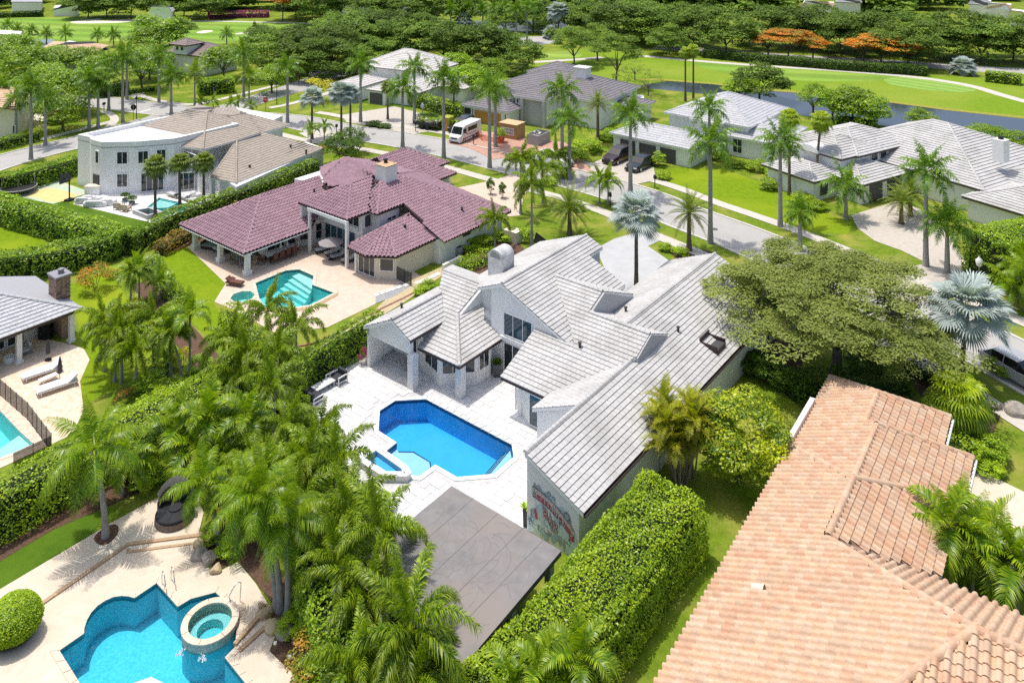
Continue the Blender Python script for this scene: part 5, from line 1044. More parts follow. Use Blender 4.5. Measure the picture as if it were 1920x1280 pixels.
def mixed_mesh(name, V, Q, T, tri, m):
    me = bpy.data.meshes.new(name); me.vertices.add(len(V)); me.vertices.foreach_set('co', np.asarray(V, np.float32).ravel())
    idx = np.concatenate([Q.ravel(), tri.ravel()]).astype(np.int32); tot = np.concatenate([np.full(len(Q), 4), np.full(len(tri), 3)]).astype(np.int32); st = np.concatenate([[0], np.cumsum(tot)[:-1]]).astype(np.int32)
    me.loops.add(len(idx)); me.loops.foreach_set('vertex_index', idx); me.polygons.add(len(tot)); me.polygons.foreach_set('loop_start', st); me.polygons.foreach_set('loop_total', tot)
    at = me.attributes.new('tint', 'FLOAT_COLOR', 'POINT'); c = np.zeros((len(V), 4), np.float32); c[:, :2] = T; c[:, 3] = 1; at.data.foreach_set('color', c.ravel())
    me.materials.append(m); me.update(calc_edges=True); me.validate(); return me
SPEC = {   # per kind: list of (rise, droop, count, brown) rings and the leaf's own numbers
 'royal': dict(m=PALM_R, rings=[(1.35, .5, 3, 0), (1.0, 1.3, 4, 0), (.6, 1.5, 5, 0), (.15, 1.5, 5, 0), (-.25, 1.2, 3, .08)], fr=dict(L=3.0, n=46, leaf=.62, plume=.75, width=.095, bend=.45)),
 'foxtail': dict(m=PALM_F, rings=[(1.4, .2, 1, 0), (1.0, 1.5, 4, 0), (.6, 2.0, 5, 0), (.15, 1.9, 4, .10)], fr=dict(L=2.35, n=130, leaf=.44, plume=1.3, width=.052, bend=.38, tip=.62, petiole=.10)),
 'coconut': dict(m=PALM_C, rings=[(1.4, .3, 2, 0), (1.0, 1.1, 4, 0), (.55, 1.4, 5, 0), (.1, 1.4, 5, 0), (-.5, 1.0, 3, .12)], fr=dict(L=3.0, n=46, leaf=.72, keel=-.15, width=.07, bend=.4)),
 'christmas': dict(m=PALM_C, rings=[(1.35, .4, 2, 0), (.95, 1.6, 4, 0), (.5, 1.9, 5, 0), (.05, 1.6, 3, .05)], fr=dict(L=1.75, n=30, leaf=.55, keel=.5, width=.075, bend=.35)),
 'date': dict(m=PALM_D, rings=[(1.35, .5, 6, 0), (1.0, .9, 9, 0), (.6, 1.0, 10, 0), (.2, 1.0, 10, .1), (-.3, .8, 8, .5)], fr=dict(L=2.7, n=44, leaf=.36, keel=.35, width=.045, bend=.1, tip=.5)),
 'areca': dict(m=PALM_Y, rings=[(1.3, .7, 3, 0), (1.0, 1.4, 4, .05), (.6, 1.7, 3, .2)], fr=dict(L=1.7, n=28, leaf=.5, keel=.55, width=.07, bend=.25)),
 'pygmy': dict(m=PALM_C, rings=[(1.2, 1.0, 6, 0), (.8, 1.4, 8, 0), (.35, 1.4, 8, 0)], fr=dict(L=1.4, n=30, leaf=.26, keel=.2, width=.035, bend=.3)),
}
FANS = {
 'bismarck': dict(m=PALM_B, rings=[(1.3, 4), (.95, 7), (.55, 8), (.15, 8), (-.3, 6)], fr=dict(R=1.15, pet=1.25, n=30, spread=2.2, droop=.18, split=.6, fold=.3)),
 'sabal': dict(m=PALM_S, rings=[(1.3, 5), (.9, 9), (.45, 10), (0.0, 10), (-.5, 8)], fr=dict(R=.85, pet=.75, n=18, spread=2.0, droop=.4, split=.45)),
 'washington': dict(m=PALM_L, rings=[(1.2, 4), (.8, 7), (.3, 8), (-.3, 8), (-.9, 8)], fr=dict(R=.8, pet=.75, n=18, spread=2.0, droop=.5, split=.5)),
 'livistona': dict(m=PALM_L, rings=[(1.25, 4), (.9, 7), (.5, 9), (.1, 8), (-.3, 5)], fr=dict(R=1.0, pet=.9, n=24, spread=2.3, droop=.5, split=.5)),
}
FM = {}
def frond_meshes(kind):
    if kind in FM: return FM[kind]
    L = []
    if kind in SPEC:
        S = SPEC[kind]
        for i, (ri, dr, c, br) in enumerate(S['rings']):
            for v in range(2):
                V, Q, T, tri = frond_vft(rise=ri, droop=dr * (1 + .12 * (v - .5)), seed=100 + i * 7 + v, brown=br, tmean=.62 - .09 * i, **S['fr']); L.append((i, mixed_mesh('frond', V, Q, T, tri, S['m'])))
    else:
        S = FANS[kind]
        for i, (ri, c) in enumerate(S['rings']):
            for v in range(2):
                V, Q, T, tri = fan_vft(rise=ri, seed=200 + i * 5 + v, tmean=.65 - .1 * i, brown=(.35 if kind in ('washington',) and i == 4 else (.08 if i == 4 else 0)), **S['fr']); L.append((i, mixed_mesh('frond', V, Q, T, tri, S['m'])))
    FM[kind] = L; return L
def frond_layout(kind, rn):
    S = SPEC.get(kind) or FANS[kind]; out = []
    for i, ring in enumerate(S['rings']):
        c = ring[2] if kind in SPEC else ring[1]; ph = rn.uniform(0, 6.28)
        for k in range(c): out.append((i, ph + 2 * math.pi * (k + rn.uniform(-.22, .22)) / c, rn.uniform(.85, 1.12)))
    return out
HEADS = {}
def head_mesh(kind, var):
    """all fronds of a far palm in one crown"""
    key = (kind, var)
    if key in HEADS: return HEADS[key]
    rn = random.Random(var * 31 + len(kind)); ms = frond_meshes(kind); b = bmesh.new(); S = SPEC.get(kind) or FANS[kind]
    for (i, a, s) in frond_layout(kind, rn):
        me = ms[i * 2 + rn.randrange(2)][1].copy(); me.transform(Matrix.Rotation(a, 4, 'Z') @ Matrix.Diagonal((s, s, s, 1))); b.from_mesh(me); bpy.data.meshes.remove(me)
    out = bpy.data.meshes.new('crown'); b.to_mesh(out); b.free(); out.materials.append(S['m']); HEADS[key] = out; return out
def palm(kind, name, px, py, cy, sc=1.0, cx=None, label='', group=None, parts=False, tr=.17, bark=None, shaft=0.0, bulge=0.0, dep=0.0):
    """palm with its foot at pixel (px,py) and the middle of its crown at row cy"""
    p = P(px, py); h = CAM_H * (py - cy) / (py - Y_HOR) - shaft * .9; rn = random.Random(int(px * 3 + py * 17)); t = thing(name, label, 'palm tree', p, group)
    lx = 0.0 if cx is None else (cx - px) * (p.y / F_PX); lean = Vector((lx, dep, 0)); b = MB(); n = 7; pts, rs = [], []
    for i in range(n + 1):
        f = i / n; pts.append(Vector((lean.x * f ** 1.7, lean.y * f ** 1.7, h * f - (.12 if i == 0 else 0)))); rs.append(tr * ((1.5 if i == 0 else 1.12 if i == 1 else 1.0) + bulge * math.sin(f * math.pi)) * (1 - .3 * f))
    b.tube(pts, rs, 8 if py > 300 else 6); link('trunk', b.mesh('trunk', bark or BARKP), t)
    top = pts[-1]
    if shaft:
        d = (pts[-1] - pts[-2]).normalized(); sb = MB(); sb.tube([top - d * .1, top + d * shaft * .5, top + d * shaft], [rs[-1] * 1.05, rs[-1] * 1.15, rs[-1] * .5], 7); link('crownshaft', sb.mesh('crownshaft', SHAFT), t); top = top + d * shaft * .9
    if parts:
        ms = frond_meshes(kind)
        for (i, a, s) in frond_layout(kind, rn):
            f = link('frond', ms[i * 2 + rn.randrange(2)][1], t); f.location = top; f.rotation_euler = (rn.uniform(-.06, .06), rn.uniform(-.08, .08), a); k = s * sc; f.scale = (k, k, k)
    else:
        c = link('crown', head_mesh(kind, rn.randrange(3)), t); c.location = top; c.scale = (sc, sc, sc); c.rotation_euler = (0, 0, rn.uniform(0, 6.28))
    TREES.append((t, px, cy)); return t

# ---------------------------------------------------------------- hedges
def wav(p, s, seed):
    g = np.random.default_rng(seed); o = np.zeros(len(p))
    for k in range(7):
        d = unit(g.normal(size=3)); o += np.sin(p @ d * s * (1 + .5 * k) + g.uniform(0, 6.28)) / (1 + .5 * k)
    return o / 2.4
def hedge(name, label, line, width, height, lsize=.16, dens=60, m=None, seed=1, group=None, rough=.18, cat='hedge', px=True, tint0=.45, round_=.35):
    """leafy wall along a line (pixels of its foot, or world points); a solid core painted dark as inner shade keeps it from being seen through"""
    w = [P(x, y) for x, y in line] if px else [Vector((p[0], p[1], 0)) for p in line]; g = np.random.default_rng(seed)
    c = sum(w, Vector()) / len(w); t = thing(name, label, cat, (c.x, c.y, 0), group); parts = []
    core = MB()
    for a, b in zip(w, w[1:]):
        L = (b - a).length; d = (b - a) / L; nrm = Vector((-d.y, d.x, 0)); per = width * .9 + 2 * height; N = int(L * per * dens * 1.9); u = g.uniform(-.02, 1.02, N) * L; q = g.uniform(0, per, N)
        on_top = (q > height) & (q < height + width * .9); side = np.where(q <= height, -1.0, 1.0)
        x = np.where(on_top, q - height - width * .45, side * width * .5); z = np.where(on_top, height, np.where(q <= height, q, q - height - width * .9)); z = np.clip(z, 0.05, height)
        # round the shoulders
        sh = np.clip((z - height * (1 - round_ * .6)) / (height * round_ * .6 + 1e-6), 0, 1); x = np.where(on_top, x, x * (1 - .22 * sh)); z = np.where(on_top, z - height * .10 * (np.abs(x) / (width * .5)) ** 3, z)
        pos = np.array(a)[None, :] + u[:, None] * np.array(d) + x[:, None] * np.array(nrm); pos[:, 2] = z
        nr = np.where(on_top[:, None], np.array([[0, 0, 1.0]]), side[:, None] * np.array(nrm)[None, :] + np.array([[0, 0, .25]])); wv = wav(pos, 2.2, seed) * .6 + wav(pos, .8, seed + 1) * .5
        jit = g.uniform(-1, .6, N); pos = pos + nr * ((wv + jit * .5) * rough)[:, None]; pos[:, 2] = np.maximum(.03, pos[:, 2])
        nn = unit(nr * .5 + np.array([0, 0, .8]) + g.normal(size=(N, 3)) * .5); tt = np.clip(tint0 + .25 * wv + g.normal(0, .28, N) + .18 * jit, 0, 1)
        parts.append(leaves(pos - np.array([c.x, c.y, 0]), nn, lsize * g.uniform(.65, 1.35, N), tt, rng=g))
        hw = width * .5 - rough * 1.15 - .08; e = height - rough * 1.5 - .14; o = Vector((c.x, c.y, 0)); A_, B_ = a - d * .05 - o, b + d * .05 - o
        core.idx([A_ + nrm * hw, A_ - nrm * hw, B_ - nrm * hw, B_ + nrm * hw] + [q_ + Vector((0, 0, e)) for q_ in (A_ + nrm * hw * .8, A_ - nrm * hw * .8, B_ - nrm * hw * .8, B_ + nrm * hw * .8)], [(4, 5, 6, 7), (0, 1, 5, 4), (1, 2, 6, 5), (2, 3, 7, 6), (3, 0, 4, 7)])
    for e_, q_, in ((w[0], w[1]), (w[-1], w[-2])):
        d = (e_ - q_).normalized(); nrm = Vector((-d.y, d.x, 0)); N = int(width * height * dens * 1.9); x = g.uniform(-.5, .5, N) * width; z = g.uniform(.05, 1, N) * height
        pos = np.array(e_)[None, :] + x[:, None] * np.array(nrm); pos[:, 2] = z; dd = np.array(d); wv = wav(pos, 2.2, seed) * .6; pos = pos + dd[None, :] * ((wv + g.uniform(-1, .6, N) * .5) * rough + .06)[:, None]
        parts.append(leaves(pos - np.array([c.x, c.y, 0]), unit(dd * .5 + np.array([0, 0, .8]) + g.normal(size=(N, 3)) * .5), lsize * g.uniform(.65, 1.35, N), np.clip(tint0 + .2 * wv + g.normal(0, .25, N), 0, 1), rng=g))
    V, F, T = cat_vft(parts); link('foliage', np_mesh('foliage', V, F, T, m or LEAF_HEDGE), t); link('shade_core', core.mesh('shade_core', CORE_SHADE), t)
    mid = w[len(w) // 2]; TREES.append((t, *to_px(mid))); return t

def lobed_vft(R, Hc, lobes, sub, nleaf, lsize, seed, flat=.2, lobe=.34, tmean=.5, tvar=.35):
    """a ragged crown: separate boughs of leaf clumps with gaps between them"""
    g = np.random.default_rng(seed); parts = []
    for i in range(lobes):
        a = 2.4 * i + g.uniform(-.3, .3); rr = math.sqrt((i + .5) / lobes) * .86; c = np.array([math.cos(a) * rr * R, math.sin(a) * rr * R, Hc * (.62 - 1.15 * rr * rr + g.uniform(-.28, .28))]); s_ = lobe * R * g.uniform(.7, 1.15); tm = tmean + g.normal(0, .1)
        for j in range(sub):
            v = unit(g.normal(size=3)); v[2] = abs(v[2]) * .8 - .15; cc = c + v * s_ * g.uniform(.45, .95) * np.array([1, 1, .62]); cs = s_ * g.uniform(.22, .42); m = nleaf // (lobes * sub); w = unit(g.normal(size=(m, 3))); w[:, 2] = np.abs(w[:, 2]) * .8 + .2 * w[:, 2]; r_ = g.uniform(.4, 1.25, m) ** .6
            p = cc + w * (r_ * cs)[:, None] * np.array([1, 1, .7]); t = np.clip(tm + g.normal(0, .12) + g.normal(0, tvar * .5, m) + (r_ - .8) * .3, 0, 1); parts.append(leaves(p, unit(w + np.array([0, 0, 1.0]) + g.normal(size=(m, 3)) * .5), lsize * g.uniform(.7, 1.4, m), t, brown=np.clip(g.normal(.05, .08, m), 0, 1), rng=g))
    return cat_vft(parts)

def ball_vft(n, lsize, seed, jit=.05):
    """a clipped ball: leaves close over a half-sunk ellipsoid"""
    g = np.random.default_rng(seed); v = unit(g.normal(size=(n, 3))); v[:, 2] = np.where(v[:, 2] < -.45, -v[:, 2], v[:, 2]); wv = wav(v, 5, seed) * .03; p = v * (1 + wv + g.uniform(-jit, jit * .5, n))[:, None]
    return leaves(p, unit(v * .6 + np.array([0, 0, .7]) + g.normal(size=(n, 3)) * .45), lsize * g.uniform(.7, 1.3, n), np.clip(.42 + wv * 6 + g.normal(0, .25, n), 0, 1), rng=g)
# ================================================================ where the plants stand
def by(cy, h): return (CAM_H * cy + -Y_HOR * h) / (CAM_H - h)     # foot row of a plant whose crown, h metres up, is at row cy
KIND = {}   # object -> words for its label
def K(o, words): KIND[o.name] = words; return o
G_ROY = 'royal palms lining the street'; G_FOX = 'foxtail palms around the gardens'; G_COC = 'coconut palms'; G_CHR = 'small arching palms in the gardens'; G_BIS = 'silver blue fan palms'; G_SAB = 'round headed sabal palms'; G_OAK = 'broad dark trees beyond the houses'; G_DAT = 'feather leaved date palms'; G_WAS = 'fan palms with hanging dry leaves'
def royal(px, py, cy, sc=1.0, cx=None, parts=None):
    return K(palm('royal', 'royal_palm', px, py, cy, sc, cx, group=G_ROY, parts=(py > 215) if parts is None else parts, tr=.24, shaft=1.0, bulge=.15) if sc != 1.0 else palm('royal', 'royal_palm', px, py, cy, 1.13, cx, group=G_ROY, parts=(py > 215) if parts is None else parts, tr=.24, shaft=1.0, bulge=.15), 'royal palm with a pale grey trunk')
def fox(px, cy, h, sc=1.1, cx=None): return K(palm('foxtail', 'foxtail_palm', px, by(cy, h), cy, sc, cx, group=G_FOX, parts=True, tr=.13, shaft=.6), 'foxtail palm with bushy arching leaves')
def chris(px, py, cy, sc=1.0, cx=None, parts=True): return K(palm('christmas', 'small_palm', px, py, cy, sc, cx, group=G_CHR, parts=parts, tr=.10, shaft=.4), 'small palm with arching glossy leaves')
def coco(px, py, cy, sc=1.0, cx=None, parts=True): return K(palm('coconut', 'coconut_palm', px, py, cy, sc, cx, group=G_COC, parts=parts, tr=.17), 'coconut palm with long drooping leaves')
def bis(px, py, cy, sc=1.0, cx=None, parts=True): return K(palm('bismarck', 'silver_fan_palm', px, py, cy, sc, cx, group=G_BIS, parts=parts, tr=.2, bark=BARKD), 'silver blue fan palm')
def sabal(px, py, cy, sc=1.0, cx=None, parts=True): return K(palm('sabal', 'sabal_palm', px, py, cy, sc, cx, group=G_SAB, parts=parts, tr=.18, bark=BARKD), 'round headed sabal palm')
def date(px, py, cy, sc=1.0, cx=None, parts=True): return K(palm('date', 'date_palm', px, py, cy, sc, cx, group=G_DAT, parts=parts, tr=.26, bark=BARKD), 'date palm with yellowing lower leaves')
def wash(px, py, cy, sc=1.0, cx=None, parts=True): return K(palm('washington', 'fan_palm', px, py, cy, sc, cx, group=G_WAS, parts=parts, tr=.2, bark=BARKD), 'fan palm with hanging dry leaves')
# --- along the street
for a in [(755, 277, 168), (832, 296, 150), (918, 316, 168), (929, 276, 171), (1068, 336, 226), (1054, 300, 172), (1182, 364, 216), (676, 229, 122), (777, 228, 128), (1332, 456, 272), (1330, 308, 204, 1.15), (1463, 425, 271), (1586, 411, 350), (1736, 499, 322), (1776, 512, 424, 1.05)]: royal(*a)
for a in [(58, 300, 166), (85, 272, 187), (167, 243, 148), (184, 240, 158), (204, 208, 122), (230, 230, 112), (238, 187, 100), (298, 193, 105), (321, 215, 143), (539, 230, 126), (457, 185, 97)]: royal(*a)
for a in [(968, 83, 20), (988, 80, 13), (948, 64, 14), (930, 60, 18), (905, 55, 20), (880, 52, 16), (845, 55, 18), (800, 50, 20), (1000, 60, 10)]: royal(*a, 1.25)
royal(30, 262, 190, .9); royal(5, 235, 165, .9)
for a in [(365, 205, 138), (467, 190, 142)]: coco(*a, .95)
for a in [(727, 224, 163, .9), (896, 147, 112, 1.0), (851, 215, 165, .85), (980, 147, 120, 1.0), (959, 144, 133, 1.0)]: sabal(*a)
for a in [(1124, 381, 338), (1140, 384, 342)]: chris(*a, 1.25)
date(1121, 268, 196, .95); date(1068, 440, 392, 1.15); date(1292, 470, 400, 1.0); date(1707, 405, 366, 1.15)
for a in [(997, 463, 352), (1018, 384, 318), (976, 402, 300), (1042, 335, 292)]: K(palm('foxtail', 'foxtail_palm', a[0], a[1], a[2], 1.25, group=G_FOX, parts=True, tr=.14, shaft=.8), 'foxtail palm with bushy arching leaves')
K(palm('foxtail', 'foxtail_palm', 928, 471, 412, 1.0, group=G_FOX, parts=True, tr=.13, shaft=.6), 'foxtail palm with bushy arching leaves')
bis(1193, 548, 408, 1.12); bis(1803, 712, 588, 1.35, 1815); bis(585, 261, 186, .95); bis(640, 263, 178, 1.05); bis(657, 258, 180, .9)
for a in [(753, 45, 30, 1.6), (870, 52, 40, 1.4), (1047, 68, 24, 1.6), (1090, 58, 40, 1.7), (1033, 72, 66, 1.3), (1805, 140, 128, 1.3)]: bis(*a, parts=False)
wash(1480, 367, 222, 1.0); wash(1530, 353, 226, 1.05, 1540); wash(1285, 190, 98, .9); wash(1300, 192, 92, .9)
K(palm('livistona', 'fan_palm', 1794, 815, 752, 1.25, group=G_WAS, parts=True, tr=.16, bark=BARKD), 'bright yellow green fan palm')
for a in [(377, 204, 192), (400, 203, 191), (433, 208, 196), (447, 206, 190), (470, 212, 199), (583, 272, 243), (608, 273, 238), (1030, 75, 62), (1048, 76, 60), (1681, 309, 285)]: chris(*a, 1.0, parts=a[1] > 220)
for a in [(13, 68, 48), (33, 74, 56), (87, 82, 64), (123, 82, 62), (183, 86, 66), (213, 88, 66), (425, 84, 64), (60, 66, 58)]: K(palm('royal', 'royal_palm', a[0], a[1], a[2], .85, group='palms at the near edge of the fairway', tr=.2), 'low palm at the fairway edge')
# --- sabals beside the small pool
for a in [(291, 410, 312), (337, 389, 306), (382, 379, 305)]: sabal(*a, 1.0)
# --- gardens between the pools
for a in [(245, 572, 514, 1.15), (261, 569, 505, 1.2), (300, 560, 530, 1.0), (356, 713, 590, 1.15), (341, 717, 622, 1.1, 322)]: chris(*a)
for a in [(215, 622, 3.6), (197, 604, 3.6), (288, 598, 3.6), (320, 628, 3.3, 1.0), (228, 640, 3.0), (255, 655, 3.0)]: fox(*a)
coco(198, 1009, 842, 1.05, 176)
for a in [(513, 723, 4), (520, 662, 4.2), (463, 664, 4), (540, 800, 3.4, .95), (575, 862, 3.6), (628, 868, 3.4, 1.25), (560, 940, 3.4), (655, 965, 3.6, 1.2), (713, 1000, 4.0, 1.35), (640, 1060, 3.2), (430, 640, 3.4), (555, 610, 3.6), (500, 585, 3.8, 1.2), (768, 1185, 3.8, 1.55), (690, 1120, 2.6, 1.2), (770, 1290, 2.2, 1.2), (672, 1245, 2.6, 1.2), (600, 800, 2.8, .9), (445, 705, 3), (480, 870, 2.8)]: fox(*a)
for a in [(412, 918, 862), (465, 898, 785), (393, 880, 782), (330, 880, 800), (230, 928, 868), (367, 905, 840), (450, 1010, 920), (560, 985, 895), (510, 985, 900)]: chris(*a, 1.45)
coco(410, 1017, 905, .75, 380); coco(520, 1143, 945, .82, 468); coco(526, 1146, 925, .8, 492); coco(541, 1153, 975, .85, 535)
for a in [(1015, 1385, 1262), (1085, 1372, 1232), (960, 1400, 1292)]: chris(*a, 1.15)
for a in [(1780, 1102, 985), (1823, 1120, 1035), (1907, 1155, 1065), (1850, 1080, 1010), (1800, 1060, 985), (1880, 1120, 1040)]: chris(*a, 1.5)
for a in [(1912, 560, 500), (1897, 580, 535), (1935, 590, 520)]: coco(*a, .9)
date(1690, 420, 380, .9); royal(1500, 470, 400, .8)
# --- clump of many stems with yellow leaves
def clump(name, px, py, words, n=16, R=1.5, h=(1.8, 4.2), sc=1.0):
    p = P(px, py); t = thing(name, '', 'palm tree', p); rn = random.Random(px); ms = frond_meshes('areca')
    for k in range(n):
        a = rn.uniform(0, 6.28); r0 = rn.uniform(0, .6); r1 = R * rn.uniform(.15, .8); hh = rn.uniform(*h); a0 = Vector((math.cos(a) * r0, math.sin(a) * r0, -.05)); a1 = Vector((math.cos(a) * r1, math.sin(a) * r1, hh))
        b = MB(); b.tube([a0, a0.lerp(a1, .5) + Vector((0, 0, hh * .08)), a1], [.06, .05, .045], 5); link('stem', b.mesh('stem', BARKW), t)
        for (i, an, s) in frond_layout('areca', rn): f = link('frond', ms[i * 2 + rn.randrange(2)][1], t); f.location = a1; f.rotation_euler = (0, 0, an); f.scale = (s * sc,) * 3
    TREES.append((t, px, py - 60)); return K(t, words)
clump('areca_palm', 1275, 905, 'clump of slender palms with yellowing leaves', 17, 1.9, (2.0, 4.3), 1.05)
clump('areca_palm', 1300, 900, 'two stemmed palm clump with orange dry leaves', 6, 1.4, (2.2, 3.6), 1.0)
# --- hedges
def HG(words, *a, **k):
    k.setdefault('group', 'clipped and loose hedges between the gardens'); o = hedge('hedge', '', *a, **k); return K(o, words)
HG('tall bright green hedge', [F1(u, 6.3).to_2d() for u in (4.4, 0, -5, -10, -15)], 3.9, 3.0, .14, 115, LEAF_HEDGE, 3, px=False, rough=.32, tint0=.5)
HG('long yellow green hedge', [(-80, 1034), (0, 994), (120, 926), (260, 846), (400, 772), (445, 748)], 2.7, 2.6, .15, 62, LEAF_HEDGE, 4, rough=.25, tint0=.45)
HG('leafy hedge', [(705, 640), (640, 682), (580, 722), (530, 765)], 1.5, 2.5, .2, 45, LEAF_BRIGHT, 5, rough=.25)
HG('glossy hedge', [(592, 328), (500, 368), (400, 403), (320, 435), (240, 478)], 1.9, 2.2, .24, 34, LEAF_BRIGHT, 6, rough=.35, tint0=.42)
HG('low orange tinged hedge', [(450, 402), (380, 435), (300, 478)], 1.6, 1.3, .2, 34, LEAF_ORANGE, 7, rough=.3, tint0=.35)
HG('thick bushy hedge', [(-60, 398), (0, 411), (80, 434), (160, 458), (230, 480)], 2.6, 2.5, .25, 34, LEAF_BRIGHT, 8, rough=.4, tint0=.42)
HG('dense green hedge', [(-30, 525), (60, 517), (140, 502), (215, 482)], 2.4, 2.5, .24, 34, LEAF_BRIGHT, 9, rough=.4, tint0=.38)
HG('dark leafy hedge', [(-60, 368), (0, 362), (60, 350), (148, 323)], 2.2, 2.4, .24, 30, LEAF_BRIGHT, 10, rough=.35, tint0=.35)
HG('huge dark clipped hedge', [(1852, 535), (1930, 512), (2020, 485)], 4.8, 4.6, .2, 55, LEAF_HEDGE, 11, rough=.3, tint0=.34)
HG('long clipped fairway hedge', [(1322, 107), (1410, 117), (1580, 131), (1736, 141.5)], 3.0, 1.9, .4, 12, LEAF_DARKH, 12, rough=.2, tint0=.35)
HG('short clipped fairway hedge', [(1850, 152), (1912, 159)], 3.0, 2.1, .4, 12, LEAF_HEDGE, 13, rough=.2, tint0=.4)
HG('dark square hedge', [(372, 177), (437, 171)], 4.0, 2.8, .3, 18, LEAF_HEDGE, 14, rough=.3, tint0=.3)
HG('dark hedge', [(186, 182), (240, 176)], 3.0, 2.6, .3, 18, LEAF_DARKH, 15, rough=.3, tint0=.35)
HG('tall loose green hedge', [(585, 1110), (622, 1215), (660, 1340)], 2.2, 2.8, .16, 60, LEAF_BRIGHT, 16, rough=.3, tint0=.42)
HG('magenta flowering hedge', [(392, 36), (450, 33), (502, 32)], 5, 2.0, .5, 8, LEAF_PINK, 17, rough=.5, tint0=.5)
HG('clipped far hedge', [(-20, 34), (78, 31)], 3, 1.8, .45, 8, LEAF_DARKH, 18, rough=.2, tint0=.4)
HG('row of low shrubs', [(285, 495), (312, 543), (350, 592)], 1.3, 1.1, .18, 40, LEAF_BRIGHT, 19, rough=.3)
HG('shrubby border', [(430, 600), (470, 650), (520, 690)], 1.6, 1.4, .2, 34, LEAF_HEDGE, 20, rough=.4)
HG('low clipped border hedge', [(790, 238), (870, 245)], 2.0, 1.6, .3, 20, LEAF_HEDGE, 21, rough=.2)
HG('green hedge', [(760, 190), (830, 212), (880, 222)], 3.0, 2.2, .3, 18, LEAF_HEDGE, 22, rough=.35, tint0=.35)
HG('trimmed hedge', [(225, 178), (290, 170)], 1.4, .8, .25, 22, LEAF_HEDGE, 23, rough=.1)
HG('front garden hedge', [(-30, 285), (0, 280), (72, 262)], 2.0, 1.7, .25, 26, LEAF_BRIGHT, 24, rough=.35)
HG('sprawling shrub border', [(510, 985), (560, 1000), (620, 1000), (640, 940)], 2.2, 1.8, .18, 40, LEAF_HEDGE, 25, rough=.5)
HG('low ferny border', [(870, 505), (930, 485)], 1.8, 1.0, .2, 34, LEAF_HEDGE, 26, rough=.4)
HG('dark shrub border', [(1480, 745), (1560, 730), (1640, 735), (1700, 735)], 2.4, 1.3, .2, 34, LEAF_DARKH, 27, rough=.5)
HG('shrub border', [(1700, 690), (1790, 745), (1850, 790)], 1.6, 1.2, .2, 34, LEAF_DARKH, 28, rough=.4)
HG('planting strip', [(1790, 850), (1830, 885)], 1.8, 1.4, .18, 40, LEAF_HEDGE, 29, rough=.4)
HG('canal side shrub row', [(1570, 232), (1640, 240)], 4, 2.4, .35, 14, LEAF_BRIGHT, 30, rough=.7)
HG('yellow green undergrowth', [(420, 840), (500, 880), (590, 930)], 2.4, 1.3, .17, 40, LEAF_BRIGHT, 31, rough=.5)
HG('dark undergrowth', [(600, 1050), (660, 1130), (720, 1230)], 2.4, 1.2, .17, 36, LEAF_HEDGE, 32, rough=.5, tint0=.3)
# --- bushes and shrubs
G_SH = 'garden shrubs'
def BU(words, px, py, mesh, R, H, name='shrub'): return K(bush(name, 'shrub', px, py, mesh, R, H, group=G_SH), words)
BU('red flowering bush', 178, 545, crown_mesh('redbush', LEAF_RED, R=1, Hc=1, nclump=18, nleaf=1700, lsize=.12, seed=71, flat=.5, clump=.4, tmean=.2, tvar=.9), 1.3, 2.4, 'flowering_bush')
BU('yellow bush', 208, 520, YELB, .7, 1.0); BU('yellow bush', 250, 585, YELB, .7, 1.1); BU('yellow bush', 342, 690, YELB, .7, 1.4)
BU('orange leaved bush', 572, 1275, ORGB, .95, 1.5); BU('small orange leaved bush', 424, 975, ORGB, .5, .8); BU('red leaved bush', 235, 755, ORGB, .6, 1.0)
BU('round green shrub', 803, 548, BUSH[0], .7, 1.0); BU('round green shrub', 790, 552, BUSH[1], .6, .8)
for px, py, R, H in [(880, 470, 1.0, 1.0), (905, 462, 1.1, 1.1), (940, 452, .9, .9), (962, 448, .9, 1.4), (985, 452, .8, 1.3), (1085, 395, .7, .9), (1058, 330, 1.2, 1.0), (1030, 345, 1.0, .9), (860, 388, .5, .4), (1248, 470, .6, .7), (1340, 492, .5, .6), (1275, 478, .8, .7), (640, 320, 1.5, 1.6), (655, 300, 1.4, 1.5), (905, 392, .7, .8)]: BU('leafy garden shrub', px, py, BUSH[(px + py) % 2], R, H)
for px, py, R, H in [(920, 365, .45, 1.9), (942, 372, .45, 1.8)]: BU('narrow conical evergreen', px, py, BUSHD[0], R, H)
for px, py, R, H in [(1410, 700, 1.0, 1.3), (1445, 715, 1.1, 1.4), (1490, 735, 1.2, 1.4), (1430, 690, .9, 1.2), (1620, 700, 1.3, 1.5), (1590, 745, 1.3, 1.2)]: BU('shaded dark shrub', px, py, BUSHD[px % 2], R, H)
for px, py, R, H in [(1850, 888, .8, .7), (1830, 845, .9, 1.3), (1858, 862, .9, 1.2), (1870, 700, .8, 1.0)]: BU('bright green shrub', px, py, BUSH[px % 2], R, H)
for px, py, R, H in [(1180, 260, 2.2, 2.0), (1100, 285, 2.0, 1.8), (1080, 300, 1.8, 1.5), (1140, 262, 1.6, 1.4), (1245, 335, .9, 1.0), (1235, 312, .9, 1.8), (1345, 300, 1.0, 1.0), (1380, 312, 1.2, 1.0), (1420, 320, 1.3, 1.3), (1440, 355, 1.0, 1.4), (1505, 380, 1.3, 1.0), (1530, 392, 1.2, .9), (1450, 330, 1.0, 1.0), (1310, 295, 1.0, .9)]: BU('green front garden shrub', px, py, BUSH[(px // 7) % 2], R, H)
